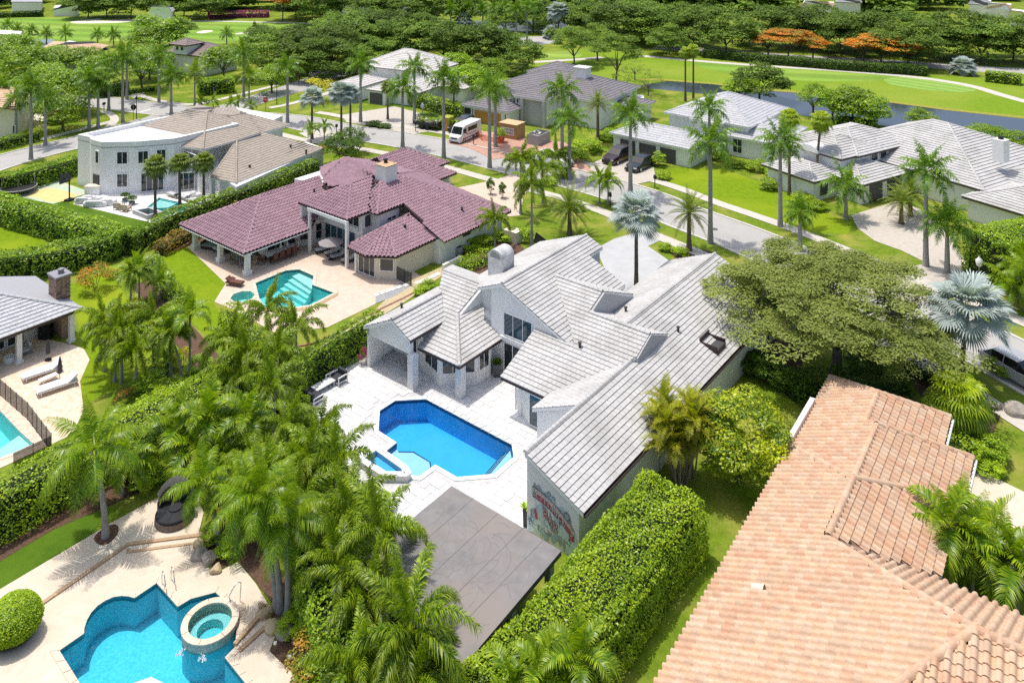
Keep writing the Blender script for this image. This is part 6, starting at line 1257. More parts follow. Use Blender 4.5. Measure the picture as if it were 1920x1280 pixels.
for px, py, R, H in [(800, 225, 1.6, 1.0), (700, 236, 1.2, .7), (720, 240, 1.0, .6), (960, 300, .9, .8), (985, 303, 1.0, .9), (1000, 296, .8, .7), (555, 285, 1.0, 1.2), (572, 300, 1.0, 1.2), (105, 232, 1.2, 1.4), (850, 210, 1.2, 1.5)]: BU('low street side shrub', px, py, BUSHD[(px // 5) % 2], R, H)
BU('purple leaved bush', 100, 230, PNKB, 1.3, 1.6); BU('reddish leaved bush', 600, 285, ORGB, 1.2, 1.0)
for px, py, R, H in [(410, 845, 1.2, 1.3), (520, 800, 1.3, 1.4), (470, 800, 1.2, 1.3), (450, 760, 1.1, 1.2), (400, 800, 1.0, 1.0), (600, 905, 1.2, 1.5), (530, 900, 1.1, 1.2), (640, 1010, 1.2, 1.4), (250, 890, .9, .9), (280, 905, .9, .9), (305, 690, 1.0, 1.1), (280, 730, 1.0, 1.1), (320, 740, 1.0, 1.0), (370, 700, 1.0, 1.0), (540, 1010, 1.0, 1.1), (430, 1040, .6, .7), (400, 1010, .6, .7), (545, 1190, .6, .8), (560, 1160, .6, .7), (700, 960, 1.0, 1.1), (660, 1170, 1.2, 1.5), (640, 1240, 1.2, 1.6), (820, 1300, 1.0, 1.4), (840, 1340, 1.2, 1.6), (600, 1300, .8, 1.2), (490, 740, 1.0, 1.2), (550, 770, 1.0, 1.0)]: BU('lush green shrub', px, py, (BUSH + BRT)[(px + py) % 5], R, H)
V_, F_, T_ = ball_vft(11000, .085, 77); TB = np_mesh('foliage', V_, F_, T_, LEAF_HEDGE); tb_ = K(bush('topiary', 'shrub', 24, 1196, TB, 1.22, 1.75), 'clipped round green bush'); b_ = MB(); b_.lathe((0, 0, 0), [(.5, 0), (1.0, .25), (1.1, .8), (.8, 1.35), (.3, 1.6)], 14); link('shade_core', b_.mesh('shade_core', CORE_SHADE), tb_)
# bright undergrowth that closes the gaps between the palms
rq = random.Random(21)
for px, py in [(440, 820), (480, 830), (540, 850), (590, 860), (610, 920), (560, 960), (520, 960), (590, 1000), (600, 1060), (640, 1110), (680, 1060), (700, 1130), (650, 1200), (620, 1180), (690, 1210), (740, 1170), (760, 1230), (720, 1280), (660, 1290), (470, 780), (520, 760), (600, 840), (640, 930), (690, 1010), (360, 760), (400, 740), (430, 770), (300, 770), (340, 800)]: BU('bright undergrowth shrub', px, py, (BRT + BUSH)[rq.randrange(5)], rq.uniform(.9, 1.4), rq.uniform(.9, 1.5))
# --- trees
def OT(px, py, R, Hc, zc, words='broad dark green tree', m=None, nm='oak_tree', **k):
    if m is None: R *= 1.1; Hc *= 1.15; zc = Hc * .88 + .4
    return K(tree(nm, 'tree', px, py, (m or OAK)[(int(px) + int(py)) % len(m or OAK)], R, Hc, zc, group=G_OAK, **k), words)
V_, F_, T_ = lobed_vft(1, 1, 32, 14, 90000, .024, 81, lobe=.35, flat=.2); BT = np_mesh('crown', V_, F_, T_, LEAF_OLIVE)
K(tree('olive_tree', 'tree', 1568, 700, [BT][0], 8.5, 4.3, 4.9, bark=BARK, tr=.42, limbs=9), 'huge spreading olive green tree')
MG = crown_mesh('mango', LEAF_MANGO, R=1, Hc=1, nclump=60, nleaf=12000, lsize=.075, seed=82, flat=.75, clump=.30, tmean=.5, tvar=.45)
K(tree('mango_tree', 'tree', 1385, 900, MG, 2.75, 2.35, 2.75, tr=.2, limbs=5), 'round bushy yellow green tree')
for a in [(530, 118, 5.5, 4, 5.5), (580, 128, 6, 4.5, 5.5), (625, 130, 6, 4.5, 5.5), (560, 148, 5, 4, 5), (610, 152, 5, 4, 5), (660, 110, 6, 4.5, 6), (700, 112, 6, 4.5, 5.5), (690, 135, 5, 3.5, 4.5), (745, 112, 6, 4.5, 5.5), (800, 116, 6, 4.5, 5.5), (850, 122, 6, 4.5, 5.5), (900, 126, 6, 4.5, 5.5), (930, 124, 4.5, 4, 5), (640, 92, 6, 4.5, 6), (690, 88, 6, 4.5, 6), (740, 90, 6, 4.5, 6), (790, 88, 5.5, 4, 5.5), (500, 108, 5, 3.5, 4), (975, 132, 4.5, 3.4, 4.5)]: OT(*a)
for a in [(1077, 125, 5, 4, 5.2), (1155, 165, 4.6, 4.0, 7.0), (1120, 115, 4.8, 3.6, 5)]: OT(*a, m=OAKN, words='spreading green tree')
for a in [(1170, 173, 2.3, 2, 2.6), (1215, 180, 2.8, 2.2, 3.0), (1190, 150, 2.2, 1.8, 2.4)]: OT(*a, m=[crown_mesh('thin', LEAF_OLIVE, R=1, Hc=1, nclump=20, nleaf=900, lsize=.08, seed=90, flat=.2, clump=.26)], words='thin grey green tree', limbs=6, tr=.12)
OT(1425, 190, 4.6, 3.0, 2.6, 'low dense grey green tree'); OT(1390, 192, 3, 2.2, 2.2, 'round green tree', m=BRT)
for a in [(1600, 230, 3.4, 2.6, 3.2), (1630, 238, 3.2, 2.4, 2.6), (1525, 218, 2.4, 2.2, 3.2), (1560, 226, 2.8, 2.4, 3.0), (1850, 268, 2.6, 1.5, 1.2), (1905, 282, 2.2, 1.5, 1.2), (1725, 236, 2.2, 1.3, 1.2)]: OT(*a, words='yellow green canal side tree', m=BRT)
for a in [(1300, 92, 7, 5, 6), (1362, 101, 7, 5, 6.5), (1430, 88, 7, 5, 6), (1500, 90, 7, 5, 6), (1577, 105, 6, 4.8, 6), (1545, 88, 7, 5, 6), (1620, 100, 6.5, 5, 6), (1703, 125, 6.5, 4.8, 6), (1670, 95, 7, 5, 6.5), (1740, 108, 6.5, 5, 6), (1800, 111, 7, 5, 6.5), (1840, 118, 6, 4.5, 6), (1900, 112, 7, 5, 6.5), (1945, 122, 6, 5, 6), (1225, 85, 7, 5, 6), (1280, 76, 7, 5, 6), (1160, 82, 7, 5, 6), (1110, 70, 6, 4.5, 5.5), (1255, 104, 4.5, 3.2, 3.6), (1200, 68, 7, 5, 6)]: OT(*a)
for a in [(1478, 111, 6.2, 2.4, 4.6), (1440, 107, 4.6, 2.0, 3.8), (1524, 114, 4.6, 2.0, 3.6), (1652, 123, 7.4, 2.6, 4.4), (1702, 126, 4.4, 2.0, 3.6), (1618, 119, 4.4, 2.0, 3.8)]: OT(*a, words='orange flowering umbrella tree', m=[REDT], nm='flame_tree', limbs=7, tr=.22)
OT(530, 40, 7.0, 4.0, 6, 'orange flowering tree', m=[REDT], nm='flame_tree'); OT(555, 36, 5, 3, 5, 'orange flowering tree', m=[REDT], nm='flame_tree')
for px in (165, 200, 245, 292, 345, 390): OT(px, 33 + px % 4, 6.5, 4.8, 6.0)
for a in [(600, 42, 8, 6, 6), (640, 36, 7, 5.5, 6), (585, 30, 7, 5, 6), (690, 46, 6, 4.5, 5.5), (720, 40, 7, 5, 6), (770, 46, 7, 5, 6), (820, 48, 7, 5, 6), (870, 46, 6, 5, 6), (1010, 52, 5, 4, 5.5), (1000, 62, 4, 3.2, 5), (945, 62, 4.5, 3.5, 4.5), (1070, 62, 6, 4.5, 5.5), (1120, 58, 7, 5, 6)]: OT(*a)
for a in [(120, 215, 4.5, 3.4, 4.2), (95, 205, 4.5, 3.4, 4.4), (40, 180, 5, 4, 5), (15, 120, 4, 3, 3.6), (60, 130, 4, 2.6, 3.4), (105, 140, 4, 2.6, 3.4), (150, 140, 4, 2.6, 3.2), (20, 150, 5, 4, 5), (265, 170, 4, 3, 4.5), (185, 175, 3.5, 3, 4), (280, 150, 4, 3, 4), (300, 92, 6, 4, 4.5), (330, 88, 5, 3.5, 4.2), (275, 100, 4.5, 3, 3.5), (420, 150, 4, 3, 4), (490, 150, 4, 3, 4.5), (510, 175, 3, 2.4, 3)]: OT(*a, m=BRT + OAKN, words='leafy green tree')
OT(118, 245, 3.4, 2.5, 2.9, 'glossy yellow green tree', m=BRT, nm='garden_tree'); OT(640, 306, 2.6, 2.0, 2.2, 'round dark glossy tree', m=[crown_mesh('glossy', LEAF_DARKH, R=1, Hc=1, nclump=26, nleaf=3000, lsize=.1, seed=93, flat=.6, clump=.4)], nm='garden_tree'); OT(660, 290, 2.2, 1.8, 2.0, 'small dark glossy tree', m=[CROWNS['glossy']], nm='garden_tree')
OT(855, 105, 2.6, 2.2, 2.4, 'yellow bushy tree', m=[YELB], nm='garden_tree'); OT(596, 190, 2.4, 2.0, 2.2, 'yellow bushy tree', m=[YELB], nm='garden_tree'); OT(830, 112, 2.4, 2, 2.2, 'yellow bushy tree', m=[YELB], nm='garden_tree')
for a in [(880, 180, 3.6, 2.8, 3.2), (920, 160, 3.0, 2.4, 2.8), (850, 150, 3.4, 2.6, 3), (905, 185, 3, 2.2, 2.4)]: OT(*a, m=BRT, words='bright leafy tree')
for px, py in ((480, 72), (509, 70)): K(bush('cypress', 'tree', px, py, BUSHD[1], .9, 4.2 if px < 500 else 2.2), 'narrow dark cypress')
# trees by the right hand fence
for a in [(1440, 665, 1.1, 1.0, 3.4), (1480, 660, 1.2, 1.0, 3.6)]: OT(*a, m=OAKN, words='slim stemmed small tree', nm='garden_tree', tr=.07, limbs=3)
# the wood that closes the view: nobody could count it
def far_wood():
    V0, F0, T0 = crown_vft(R=1, Hc=1, nclump=30, nleaf=700, lsize=.26, seed=95, flat=.5, clump=.32); g = np.random.default_rng(6); parts = []
    for k in range(640):
        px = g.uniform(-120, 2040); py = g.uniform(-42, 26) if k % 3 else g.uniform(-60, -20)
        if (0 < px < 150 and py > 8) or (1500 < px < 1610 and py > 0) or (1830 < px < 1960 and py > 4) or (60 < px < 150 and py > -4): continue
        if py > 20 and (px < 600): continue
        p = P(px, py); R = g.uniform(6, 9.5); a = g.uniform(0, 6.28); c, s = math.cos(a), math.sin(a); V = V0 * np.array([R, R, R * .72]); V = V @ np.array([[c, s, 0], [-s, c, 0], [0, 0, 1]]) + np.array([p.x, p.y, R * .5]); T = T0.copy(); T[:, 0] = np.clip(T[:, 0] + g.normal(0, .24), 0, 1); parts.append((V, F0, T))
    V, F, T = cat_vft(parts); setp(link('distant_wood', np_mesh('distant_wood', V, F, T, LEAF_OAK)), 'dense dark green wood closing the view along the top', 'wood', kind='stuff')
far_wood()
# ================================================================ the other houses
def PP(l): return [P(*q) for q in l]
def far_house(name, label, ref, faces, walls, rm, under=None, fascia=None, kind='flat', tw=.5, course=.55, ridges=(), th=.05, wm=WHITE, deck=.16, cat='house'):
    """faces: roof polygons as (px,py,z); walls: (foot-line pixels at height z, z0, z1)"""
    h = thing(name, label, cat, P(*ref)); F = Fr(P(*ref), AZ); HAX[h.name] = (F.B, F.A)
    r = Roof(h, rm, under or RWU, kind, tw=tw, course=course, th=th, var=.06, lift=.02, fascia=fascia or DARK, deck=deck)
    for f in faces: r.face(PP(f))
    for a, b in ridges: r.ridge(P(*a), P(*b), r=.13, step=.5)
    r.done()
    for w in walls:
        m = w[3] if len(w) > 3 else wm; pts = [P(*q) for q in w[0]]; b = MB(); b.prism([p.to_2d() for p in pts], w[1], w[2]); b.build('wall', m, h)
    return h
def win_px(h, p0, p1, zt, zb, cols=1, rows=1, glass=None, frame=None, dn=.02):
    """window between two pixel columns; p0, p1 are its bottom corners (px,py) at height zb"""
    a, b = P(p0[0], p0[1], zb), P(p1[0], p1[1], zb); n = (b - a).normalized().cross(Vector((0, 0, 1))); window(h, a + n * dn, b + n * dn, zb, zt, cols, rows, glass=glass, frame=frame)
def wall_px(p0, p1, th=.3, name='wall', z0=0, z1=3, m=WHITE, h=None):
    a, b = P(*p0), P(*p1); n = (b - a).normalized().cross(Vector((0, 0, 1))); bb = MB(); bb.prism([a.to_2d(), b.to_2d(), (b - n * th).to_2d(), (a - n * th).to_2d()], z0, z1); return bb.build(name, m, h)

# --- white house with the flat curved front and the beige tile roof
H3 = far_house('curved_white_house', 'two storey white house with a curved flat roofed front and beige grey tile roof', (300, 330),
    [[(258, 241, 5.6), (326, 272, 5.2), (380, 281, 5.2), (388, 211, 7.4), (350.5, 205, 7.4)],
     [(380, 281, 5.2), (444, 263, 5.2), (490, 249, 5.2), (427, 219, 6.8), (388, 211, 7.4)],
     [(427, 219, 6.6), (490, 249, 5.0), (545, 234, 5.0), (461, 212, 6.6)],
     [(388, 211, 7.4), (427, 219, 6.6), (461, 212, 6.6), (440, 203, 6.6), (405, 202, 7.2)],
     [(396, 334, 2.6), (443, 343, 2.6), (444, 263, 5.1)],
     [(443, 343, 2.6), (607, 278, 2.6), (572, 268, 3.4), (490, 249, 5.0), (444, 263, 5.1)],
     [(350.5, 205, 7.4), (388, 211, 7.4), (405, 202, 7.2), (370, 198, 6.2)]],
    [], RGB_, kind='flat', tw=.42, course=.42, fascia=WHITEP, th=.04, ridges=[((380, 281, 5.25), (388, 211, 7.45)), ((443, 343, 2.65), (444, 263, 5.15)), ((350.5, 205, 7.4), (388, 211, 7.4)), ((427, 219, 6.6), (461, 212, 6.6)), ((396, 334, 2.6), (444, 263, 5.1)), ((388, 211, 7.4), (427, 219, 6.65))])
fr_ = [(146, 347), (168, 352.5), (171, 358), (190, 364.5), (258, 363), (327, 356)]; fw = px2w(fr_); bk = [fw[-1] + F1.A * 9, fw[0] + F1.A * 14]
b = MB(); b.prism([p.to_2d() for p in fw + bk], 0, 5.75); b.build('wall', WHITE, H3)
def parapet(m):
    ring = fw + bk; ins = [Vector((*p, 0)) for p in offset([(p.x, p.y) for p in ring], -.45)]
    for i in range(len(ring)):
        j = (i + 1) % len(ring); m.prism([ring[i].to_2d(), ring[j].to_2d(), ins[j].to_2d(), ins[i].to_2d()], 5.6, 6.35)
wpart('parapet', WHITE, H3, parapet); wpart('flat_roof', mat('white_membrane', (.78, .78, .77), .7, var=.04, scale=.7), H3, lambda m: m.prism([p for p in offset([(q.x, q.y) for q in fw + bk], -.44)], 5.76, 5.85))
def on_front(f0, f1, z0, z1, seg, cols=1, glass=None, frame=None):
    a, b = fw[seg], fw[seg + 1]; n = (b - a).normalized().cross(Vector((0, 0, 1))); window(H3, a.lerp(b, f0) + n * .01, a.lerp(b, f1) + n * .01, z0, z1, cols, 1, glass=glass, frame=frame, fr=.1)
on_front(.45, .8, 3.6, 5.2, 2); on_front(.42, .74, 3.6, 5.2, 3, 2); on_front(.42, .74, .8, 2.5, 3, 2); on_front(.0, .3, 3.6, 5.2, 4, 2); on_front(.5, .78, 3.6, 5.2, 4, 2); on_front(.08, .72, .12, 2.5, 4, 4)
wpart('arched_doorway', DGREY, H3, lambda m: m.box(fw[2].lerp(fw[3], .5) + Vector((.02, -.06, 1.1)), (1.3, .1, 2.2), (fw[3] - fw[2]).normalized()))
for w, z1 in (([(327, 357), (396, 352), (440, 375), (455, 372), (545, 318), (500, 290), (420, 300)], 2.5), ([(410, 368), (443, 391), (606, 312), (575, 300)], 2.5), ([(333, 330), (372, 348), (480, 310), (530, 280), (440, 262)], 4.9)):
    b = MB(); b.prism([P(x, y).to_2d() for x, y in w], 0, z1); b.build('wall', WHITE, H3)
for x, y in ((376, 363), (398, 372)): post(H3, P(x, y), 0, 4.6 if x < 390 else 2.5, .5, WHITEP)
win_px(H3, (333, 357), (365, 354.5), 2.3, .15, 3); win_px(H3, (340, 300), (368, 312), 4.6, 3.2, 2)
for x, y, z in ((435, 306, 3.3), (468, 315, 3.1), (545, 277, 3.4), (574, 286, 2.9)): vent(H3, P(x, y, z), .12, .3)
WATP = watermat('pale_pool_water', (.25, .8, .85), dens=.4)
pl4 = pool('swimming_pool', 'pale turquoise pool with a square spa on the white terrace of the curved house', POOL4, .06, 1.2, WATP, PLT, .25, .08, PWHITE, cz=.03)
step_in(pl4, 'shelf', [P(298, 371.7), P(330, 379), P(315, 386), P(275, 388)], -1.1, -.2, PLL)
sp4 = thing('spa', 'square grey edged spa at the corner of the small terrace pool', 'spa', P(278, 404)); sq = [P(248, 402), P(282, 396), P(306, 405), P(275, 413)]; rg = [(p.x, p.y) for p in sq]
wpart('wall', GREYW, sp4, lambda m: spa_wall(m, rg, [tuple(p) for p in offset(rg, -.3)], 0, .5)); wpart('water', WATP, sp4, lambda m: m.prism([tuple(p) for p in offset(rg, -.28)], .07, .44)); wpart('basin', PLL, sp4, lambda m: m.prism([tuple(p) for p in offset(rg, -.3)], .0, .065))

# --- grey roofed house with the brick chimney, left edge
o5 = P(154, 578, 2.6); F5 = Fr(o5, AZ); H5 = new_house('grey_roof_cabana', 'white columned pavilion house with grey tile roof and a brick chimney at the left edge', 'house', F5, -3, -3)
r = Roof(H5, RGREY, RWU, 'flat', tw=.42, course=.40, th=.06, var=.05, lift=.02, fascia=DARK, singles=0, deck=.2, soffit=WHITEP)
r.face([F5(0, 0, 2.6), F5(-14, 0, 2.6), F5(-14, -6, 4.6), F5(-6, -6, 4.6)]); r.face([F5(0, 0, 2.6), F5(-6, -6, 4.6), F5(-6, -9, 4.6), F5(0, -9, 2.6)], tiles=False); r.face([F5(-6, -6, 4.6), F5(-14, -6, 4.6), F5(-14, -12, 2.6), F5(-6, -12, 2.6)])
r.ridge(F5(0, 0, 2.62), F5(-6, -6, 4.62), r=.13); r.ridge(F5(-6, -6, 4.62), F5(-14, -6, 4.62), r=.13); r.done()
wpart('roof_membrane', mat('grey_roofing', (.36, .37, .39), .8, var=.06), H5, lambda m: m.face([F5(.02, .0, 2.66), F5(.02, -9, 2.66), F5(-6, -9, 4.68), F5(-6, -6, 4.68)][::-1]))
wprism(H5, F5, [(-1.2, -3.4), (-14, -3.4), (-14, -9), (-1.2, -9)], 0, 2.6)
for u in (-.6, -4.4, -8.5): post(H5, F5(u, -.5), .03, 2.5, .36, WHITEP, base=.2)
for u0 in (-7.5, -5.6, -4.2): window(H5, F5(u0, -3.4), F5(u0 + 1.25, -3.4), .15, 2.1, 2, 3)
wprism(H5, F5, [(-.9, -3.35), (-.3, -3.35), (-.3, -1.6), (-.9, -1.6)], 0, 2.5, BRICKM, 'brick_wall')
CH5 = thing('brick_chimney', 'square brown brick chimney with a flat cap and round pot rising from the grey roof', 'chimney', P(112, 556, 2.8)); ccp = Vector((CH5.location.x, CH5.location.y, 0)); MBK = {}
wpart('core', mat('mortar', (.45, .4, .35), .9), CH5, lambda m: m.box(ccp + Vector((0, 0, 3.6)), (1.34, 1.04, 2.0), F5.B, F5.A))
for row in range(13):
    z = 2.75 + row * .145
    for side in range(4):
        X, n, L, D = ((F5.B, -F5.A, 1.4, 1.1), (F5.A, F5.B, 1.1, 1.4), (F5.B, F5.A, 1.4, 1.1), (F5.A, -F5.B, 1.1, 1.4))[side]
        if side in (2,): continue
        k = 4 if L > 1.2 else 3; sh = (row % 2) * .5
        for q in range(k):
            vi = random.randrange(6)
            if vi not in MBK: t = random.uniform(.65, 1.35); m = MB(); m.box((0, 0, 0), (.325, .06, .125), t=(t, t * random.uniform(.9, 1.05), t * random.uniform(.85, 1.1))); MBK[vi] = m.mesh('brick', BRICKM)
            o = link('brick', MBK[vi], CH5); pos = ccp + n * (D / 2) + X * ((q + .5) * L / k - L / 2 + (sh - .25) * .12) + Vector((0, 0, z)); o.location = pos - CH5.location; o.rotation_euler = (0, 0, math.atan2(X.y, X.x))
wpart('cap', GREYM, CH5, lambda m: m.box(ccp + Vector((0, 0, 4.68)), (1.65, 1.3, .14), F5.B, F5.A)); wpart('pot', GREYM, CH5, lambda m: m.lathe(ccp + Vector((.1, 0, 4.74)), [(.22, 0), (.22, .28), (.28, .3), (.2, .36)], 12))
pl5 = pool('swimming_pool', 'turquoise pool with a shallow ledge behind a mesh fence at the left edge', POOL5, .03, 1.3, WATT, PLT, .3, .1, TRAV)
step_in(pl5, 'shelf', [P(36, 810), P(61, 832.5), P(25, 848), P(-10, 862), P(0, 835)], -1.25, -.2, PLL)
pf = thing('pool_fence', 'black mesh pool fence between brick terrace and pool', 'fence', P(0, 745)); fl = [P(x, y) for x, y in ((-45, 705), (0, 742), (52, 788), (96, 848), (96, 852), (62, 868), (24, 886))]
MESHM = mat('mesh_screen', (.03, .035, .035), .8)
mn = MESHM.node_tree; bs = mn.nodes['Principled BSDF']; bs.inputs['Alpha'].default_value = .55
for a, c in zip(fl, fl[1:]):
    L = (c - a).length
    if L < .2: continue
    n = max(1, int(L / .85)); d = (c - a) / L
    for i in range(n):
        q0, q1 = a.lerp(c, i / n), a.lerp(c, (i + 1) / n); m = MB(); m.box((q0 + q1) / 2 + Vector((0, 0, .64)), ((q1 - q0).length - .05, .012, 1.1), d); m.build('mesh_panel', MESHM, pf); m = MB(); m.tube([q0, q0 + Vector((0, 0, 1.25))], .025, 5); m.build('post', BLACK, pf)

def hipblk(r, F, u0, u1, v0, v1, ze, sl, wall=None, inset=.55, house=None, z0=0, m=None, caps=True):
    """a hipped block of roof over its own walls, square to the house"""
    du, dv = u1 - u0, v1 - v0; h = min(du, dv) / 2; zr = ze + sl * h
    if du >= dv: a, b = (u0 + h, v0 + h), (u1 - h, v0 + h)
    else: a, b = (u0 + h, v0 + h), (u0 + h, v1 - h)
    A_, B_ = F(*a, zr), F(*b, zr); c = [F(u0, v0, ze), F(u0, v1, ze), F(u1, v1, ze), F(u1, v0, ze)]
    pyr = (A_ - B_).length < .1
    if du >= dv:
        r.face([c[0], c[1], A_]); r.face([c[2], c[3], B_]); r.face([c[1], c[2], A_] if pyr else [c[1], c[2], B_, A_]); r.face([c[3], c[0], A_] if pyr else [c[3], c[0], A_, B_]); hp_ = [(c[0], A_), (c[1], A_), (c[2], B_), (c[3], B_)]
    else:
        r.face([c[0], c[1], B_, A_]); r.face([c[2], c[3], A_, B_]); r.face([c[3], c[0], A_]); r.face([c[1], c[2], B_]); hp_ = [(c[0], A_), (c[3], A_), (c[1], B_), (c[2], B_)]
    if caps:
        for p, q in hp_: r.ridge(p, q, r=.13, step=.5)
        if not pyr: r.ridge(A_, B_, r=.13, step=.5)
    if house is not None: i = inset; wprism(house, F, [(u0 + i, v0 + i), (u0 + i, v1 - i), (u1 - i, v1 - i), (u1 - i, v0 + i)], z0, ze - .06, m or WHITE)
def quad_on(h, name, a, b_, z0, z1, m, dn=.05, th=.08):
    n = (b_ - a).normalized().cross(Vector((0, 0, 1))); mm = MB(); mm.box((a + b_) / 2 + n * dn + Vector((0, 0, (z0 + z1) / 2)), ((b_ - a).length, th, z1 - z0), (b_ - a).normalized()); return mm.build(name, m, h)
GDOOR = mat('grey_door', (.09, .085, .09), .6)
# --- dark grey roofed house under repair
F6 = Fr(P(1027, 187, 4.4), 34); H6 = new_house('dark_roof_house', 'two storey white house with dark grey roof and boarded orange garage', 'house', F6, 6, -3)
r = Roof(H6, RDARK, RWU, 'flat', tw=.55, course=.55, th=.06, var=.06, lift=.02, deck=.18, rake=WHITEP, fascia=WHITEP)
hipblk(r, F6, 2.9, 17.4, -13.8, 8.2, 4.4, .36, house=H6); hipblk(r, F6, -1.0, 9, -7.2, .3, 4.4, .36, house=H6, inset=.6); hipblk(r, F6, 13, 21, -12.5, -3.5, 5.4, .40, house=H6); hipblk(r, F6, -4.3, 3.2, -14.2, -4.5, 2.6, .38, house=H6, inset=.35); hipblk(r, F6, 8, 15, 6, 12, 2.8, .3, house=H6)
r.done()
wpart('chimney', WHITEP, H6, lambda m: m.box(F6(9.3, 1.2, 7.0), (2.2, 1.6, 2.4), F6.B, F6.A)); wpart('chimney_cap', WHITEP, H6, lambda m: m.box(F6(9.3, 1.2, 8.25), (2.6, 2.0, .18), F6.B, F6.A))
for v0, v1, z0, z1 in ((-6.4, -5.9, 3.2, 4.0), (-5.7, -5.2, 3.2, 4.0), (-6.4, -5.85, .9, 2.2), (-5.7, -5.15, .9, 2.2)): window(H6, F6(-.4, v0), F6(-.4, v1), z0, z1)
quad_on(H6, 'portico_shade_panel', F6(-.4, -3.4), F6(-.4, -.4), .1, 3.9, GREYW); quad_on(H6, 'portico_shade_strip', F6(-.4, -3.9), F6(-.4, -3.5), .1, 3.9, GREYW)  # flat grey panels paint the portico's shade onto the wall
for v in (-4.3, -.2): wpart('portico_pier', GREYW, H6, lambda m: m.box(F6(-.75, v, 2.1), (.5, .6, 4.2), F6.B, F6.A))
quad_on(H6, 'boarded_garage_door', F6(-3.95, -11.6), F6(-3.95, -6.4), .1, 2.0, mat('orange_plywood', (.52, .26, .06), .8, var=.2, scale=1.5)); quad_on(H6, 'dark_doorway', F6(-3.95, -13.6), F6(-3.95, -12.4), .1, 2.1, BLACK)
for v in (-13.75, -12.1, -5.6): window(H6, F6(-3.95, v), F6(-3.95, v + .25), .6, 2.1, fr=.03)
cp6 = thing('car_port', 'white flat roofed carport on thin dark posts behind the dark roofed house', 'carport', P(1195, 200)); wpart('roof', WHITEP, cp6, lambda m: m.prism([P(x, y, 2.7).to_2d() for x, y in ((1172, 178), (1206, 180), (1209, 188), (1178, 187))], 2.6, 2.8))
for x, y in ((1181, 216), (1207, 215), (1203, 206)): wpart('post', BLACK, cp6, lambda m: m.tube([P(x, y), P(x, y) + Vector((0, 0, 2.6))], .08, 6))
# --- pale grey roofed house
F7 = Fr(P(808, 134.5, 4.4), 28); H7 = new_house('pale_roof_house', 'large house with pale grey tile roofs and dark garage behind street palms', 'house', F7, 0, -4)
RPALE = mat('pale_grey_roof_tile', (.52, .50, .475), .8, col2=(.60, .58, .555), scale=2, tint=True)
r = Roof(H7, RPALE, RWU, 'flat', tw=.7, course=.6, th=.05, var=.06, lift=.02, deck=.18, fascia=GREYM)
hipblk(r, F7, -1.5, 9, -14.5, .5, 4.4, .42, house=H7); hipblk(r, F7, 2, 13, -17, -4, 4.4, .42, house=H7); hipblk(r, F7, -11, -2, -6.6, -2.3, 2.5, .36, house=H7, inset=.3); hipblk(r, F7, -12, -2, -15, -8.5, 2.5, .36, house=H7, inset=.3); hipblk(r, F7, -9.5, 2, -3.5, 3.8, 2.6, .4, house=H7); hipblk(r, F7, -3, 6.4, 0, 9.2, 2.6, .4, house=H7)
r.done()
quad_on(H7, 'garage_door', F7(-10.7, -6.0), F7(-10.7, -3.2), .1, 2.0, GDOOR); quad_on(H7, 'garage_door', F7(-11.7, -12), F7(-11.7, -9.2), .1, 2.0, GDOOR); window(H7, F7(-9, 1), F7(-9, 2.4), .3, 2.1, 2)
# --- grey house with the double garage
F8 = Fr(P(1143, 249, 2.6), 40); H8 = new_house('grey_gable_house', 'grey roofed white house with three garage doors behind tall palms', 'house', F8, 10, 10)
r = Roof(H8, RGREY, RWU, 'flat', tw=.5, course=.5, th=.04, var=.06, lift=.02, deck=.2, fascia=WHITEP, rake=WHITEP)
hipblk(r, F8, 0, 7.2, 0, 13, 2.6, .39, house=H8, inset=.4); hipblk(r, F8, 9.5, 24, 3.5, 17, 4.3, .40, house=H8); hipblk(r, F8, 8.8, 20, 13.4, 21.2, 2.8, .4, house=H8, inset=.4); hipblk(r, F8, 8.0, 14, 8.5, 13.4, 4.4, .4, house=H8, inset=.5)
r.done()
for v0, v1 in ((1.6, 4.0), (4.7, 7.3), (8.0, 10.4)): quad_on(H8, 'garage_door', F8(.4, v0), F8(.4, v1), .05, 1.95, GDOOR)
window(H8, F8(9.2, 14.6), F8(9.2, 16.0), .5, 2.5, 2, 2); window(H8, F8(8.5, 11.2), F8(8.5, 12.4), 3.1, 4.1, 2); window(H8, F8(8.5, 9.6), F8(8.5, 10.6), .3, 2.3, 1)
# --- white tiled house by the canal
F9 = Fr(P(1571, 299, 4.4), 59); H9 = new_house('white_tile_house', 'large two storey house with white tile roofs beside the canal', 'house', F9, 8, 2)
r = Roof(H9, RW, RWU, 'flat', tw=.55, course=.46, th=.085, var=.05, lift=.02, deck=.2, fascia=DARK, rake=WHITEP)
hipblk(r, F9, 0.2, 9, -7.4, .3, 4.4, .36, house=H9); hipblk(r, F9, 3, 16, -10, .6, 4.4, .31, house=H9); hipblk(r, F9, 8, 28, -9, 13, 3.0, .40, house=H9); hipblk(r, F9, 12.5, 24, 9, 26, 2.7, .36, house=H9); hipblk(r, F9, 10.9, 20, 8.2, 12.3, 2.6, .42, house=H9, inset=.45); hipblk(r, F9, 5.6, 15, 11.8, 24, 2.5, .36, house=H9, inset=.45); hipblk(r, F9, -4.7, 2.5, -7.6, .3, 2.5, .22, house=H9, inset=.5)
hipblk(r, F9, -.7, 9, -4, 3.9, 2.5, .28, house=H9, inset=.5)
r.done()
window(H9, F9(5.6, .05), F9(6.9, .05), 2.95, 4.0) if False else None
X9 = lambda u: F9(u, .06)
for u in (6.2, 8.0): window(H9, F9(u, .08), F9(u + 1.4, .08), 3.15, 4.15)
window(H9, F9(-.6, .02 - .3), F9(.5, -.28), .5, 2.1) if False else None
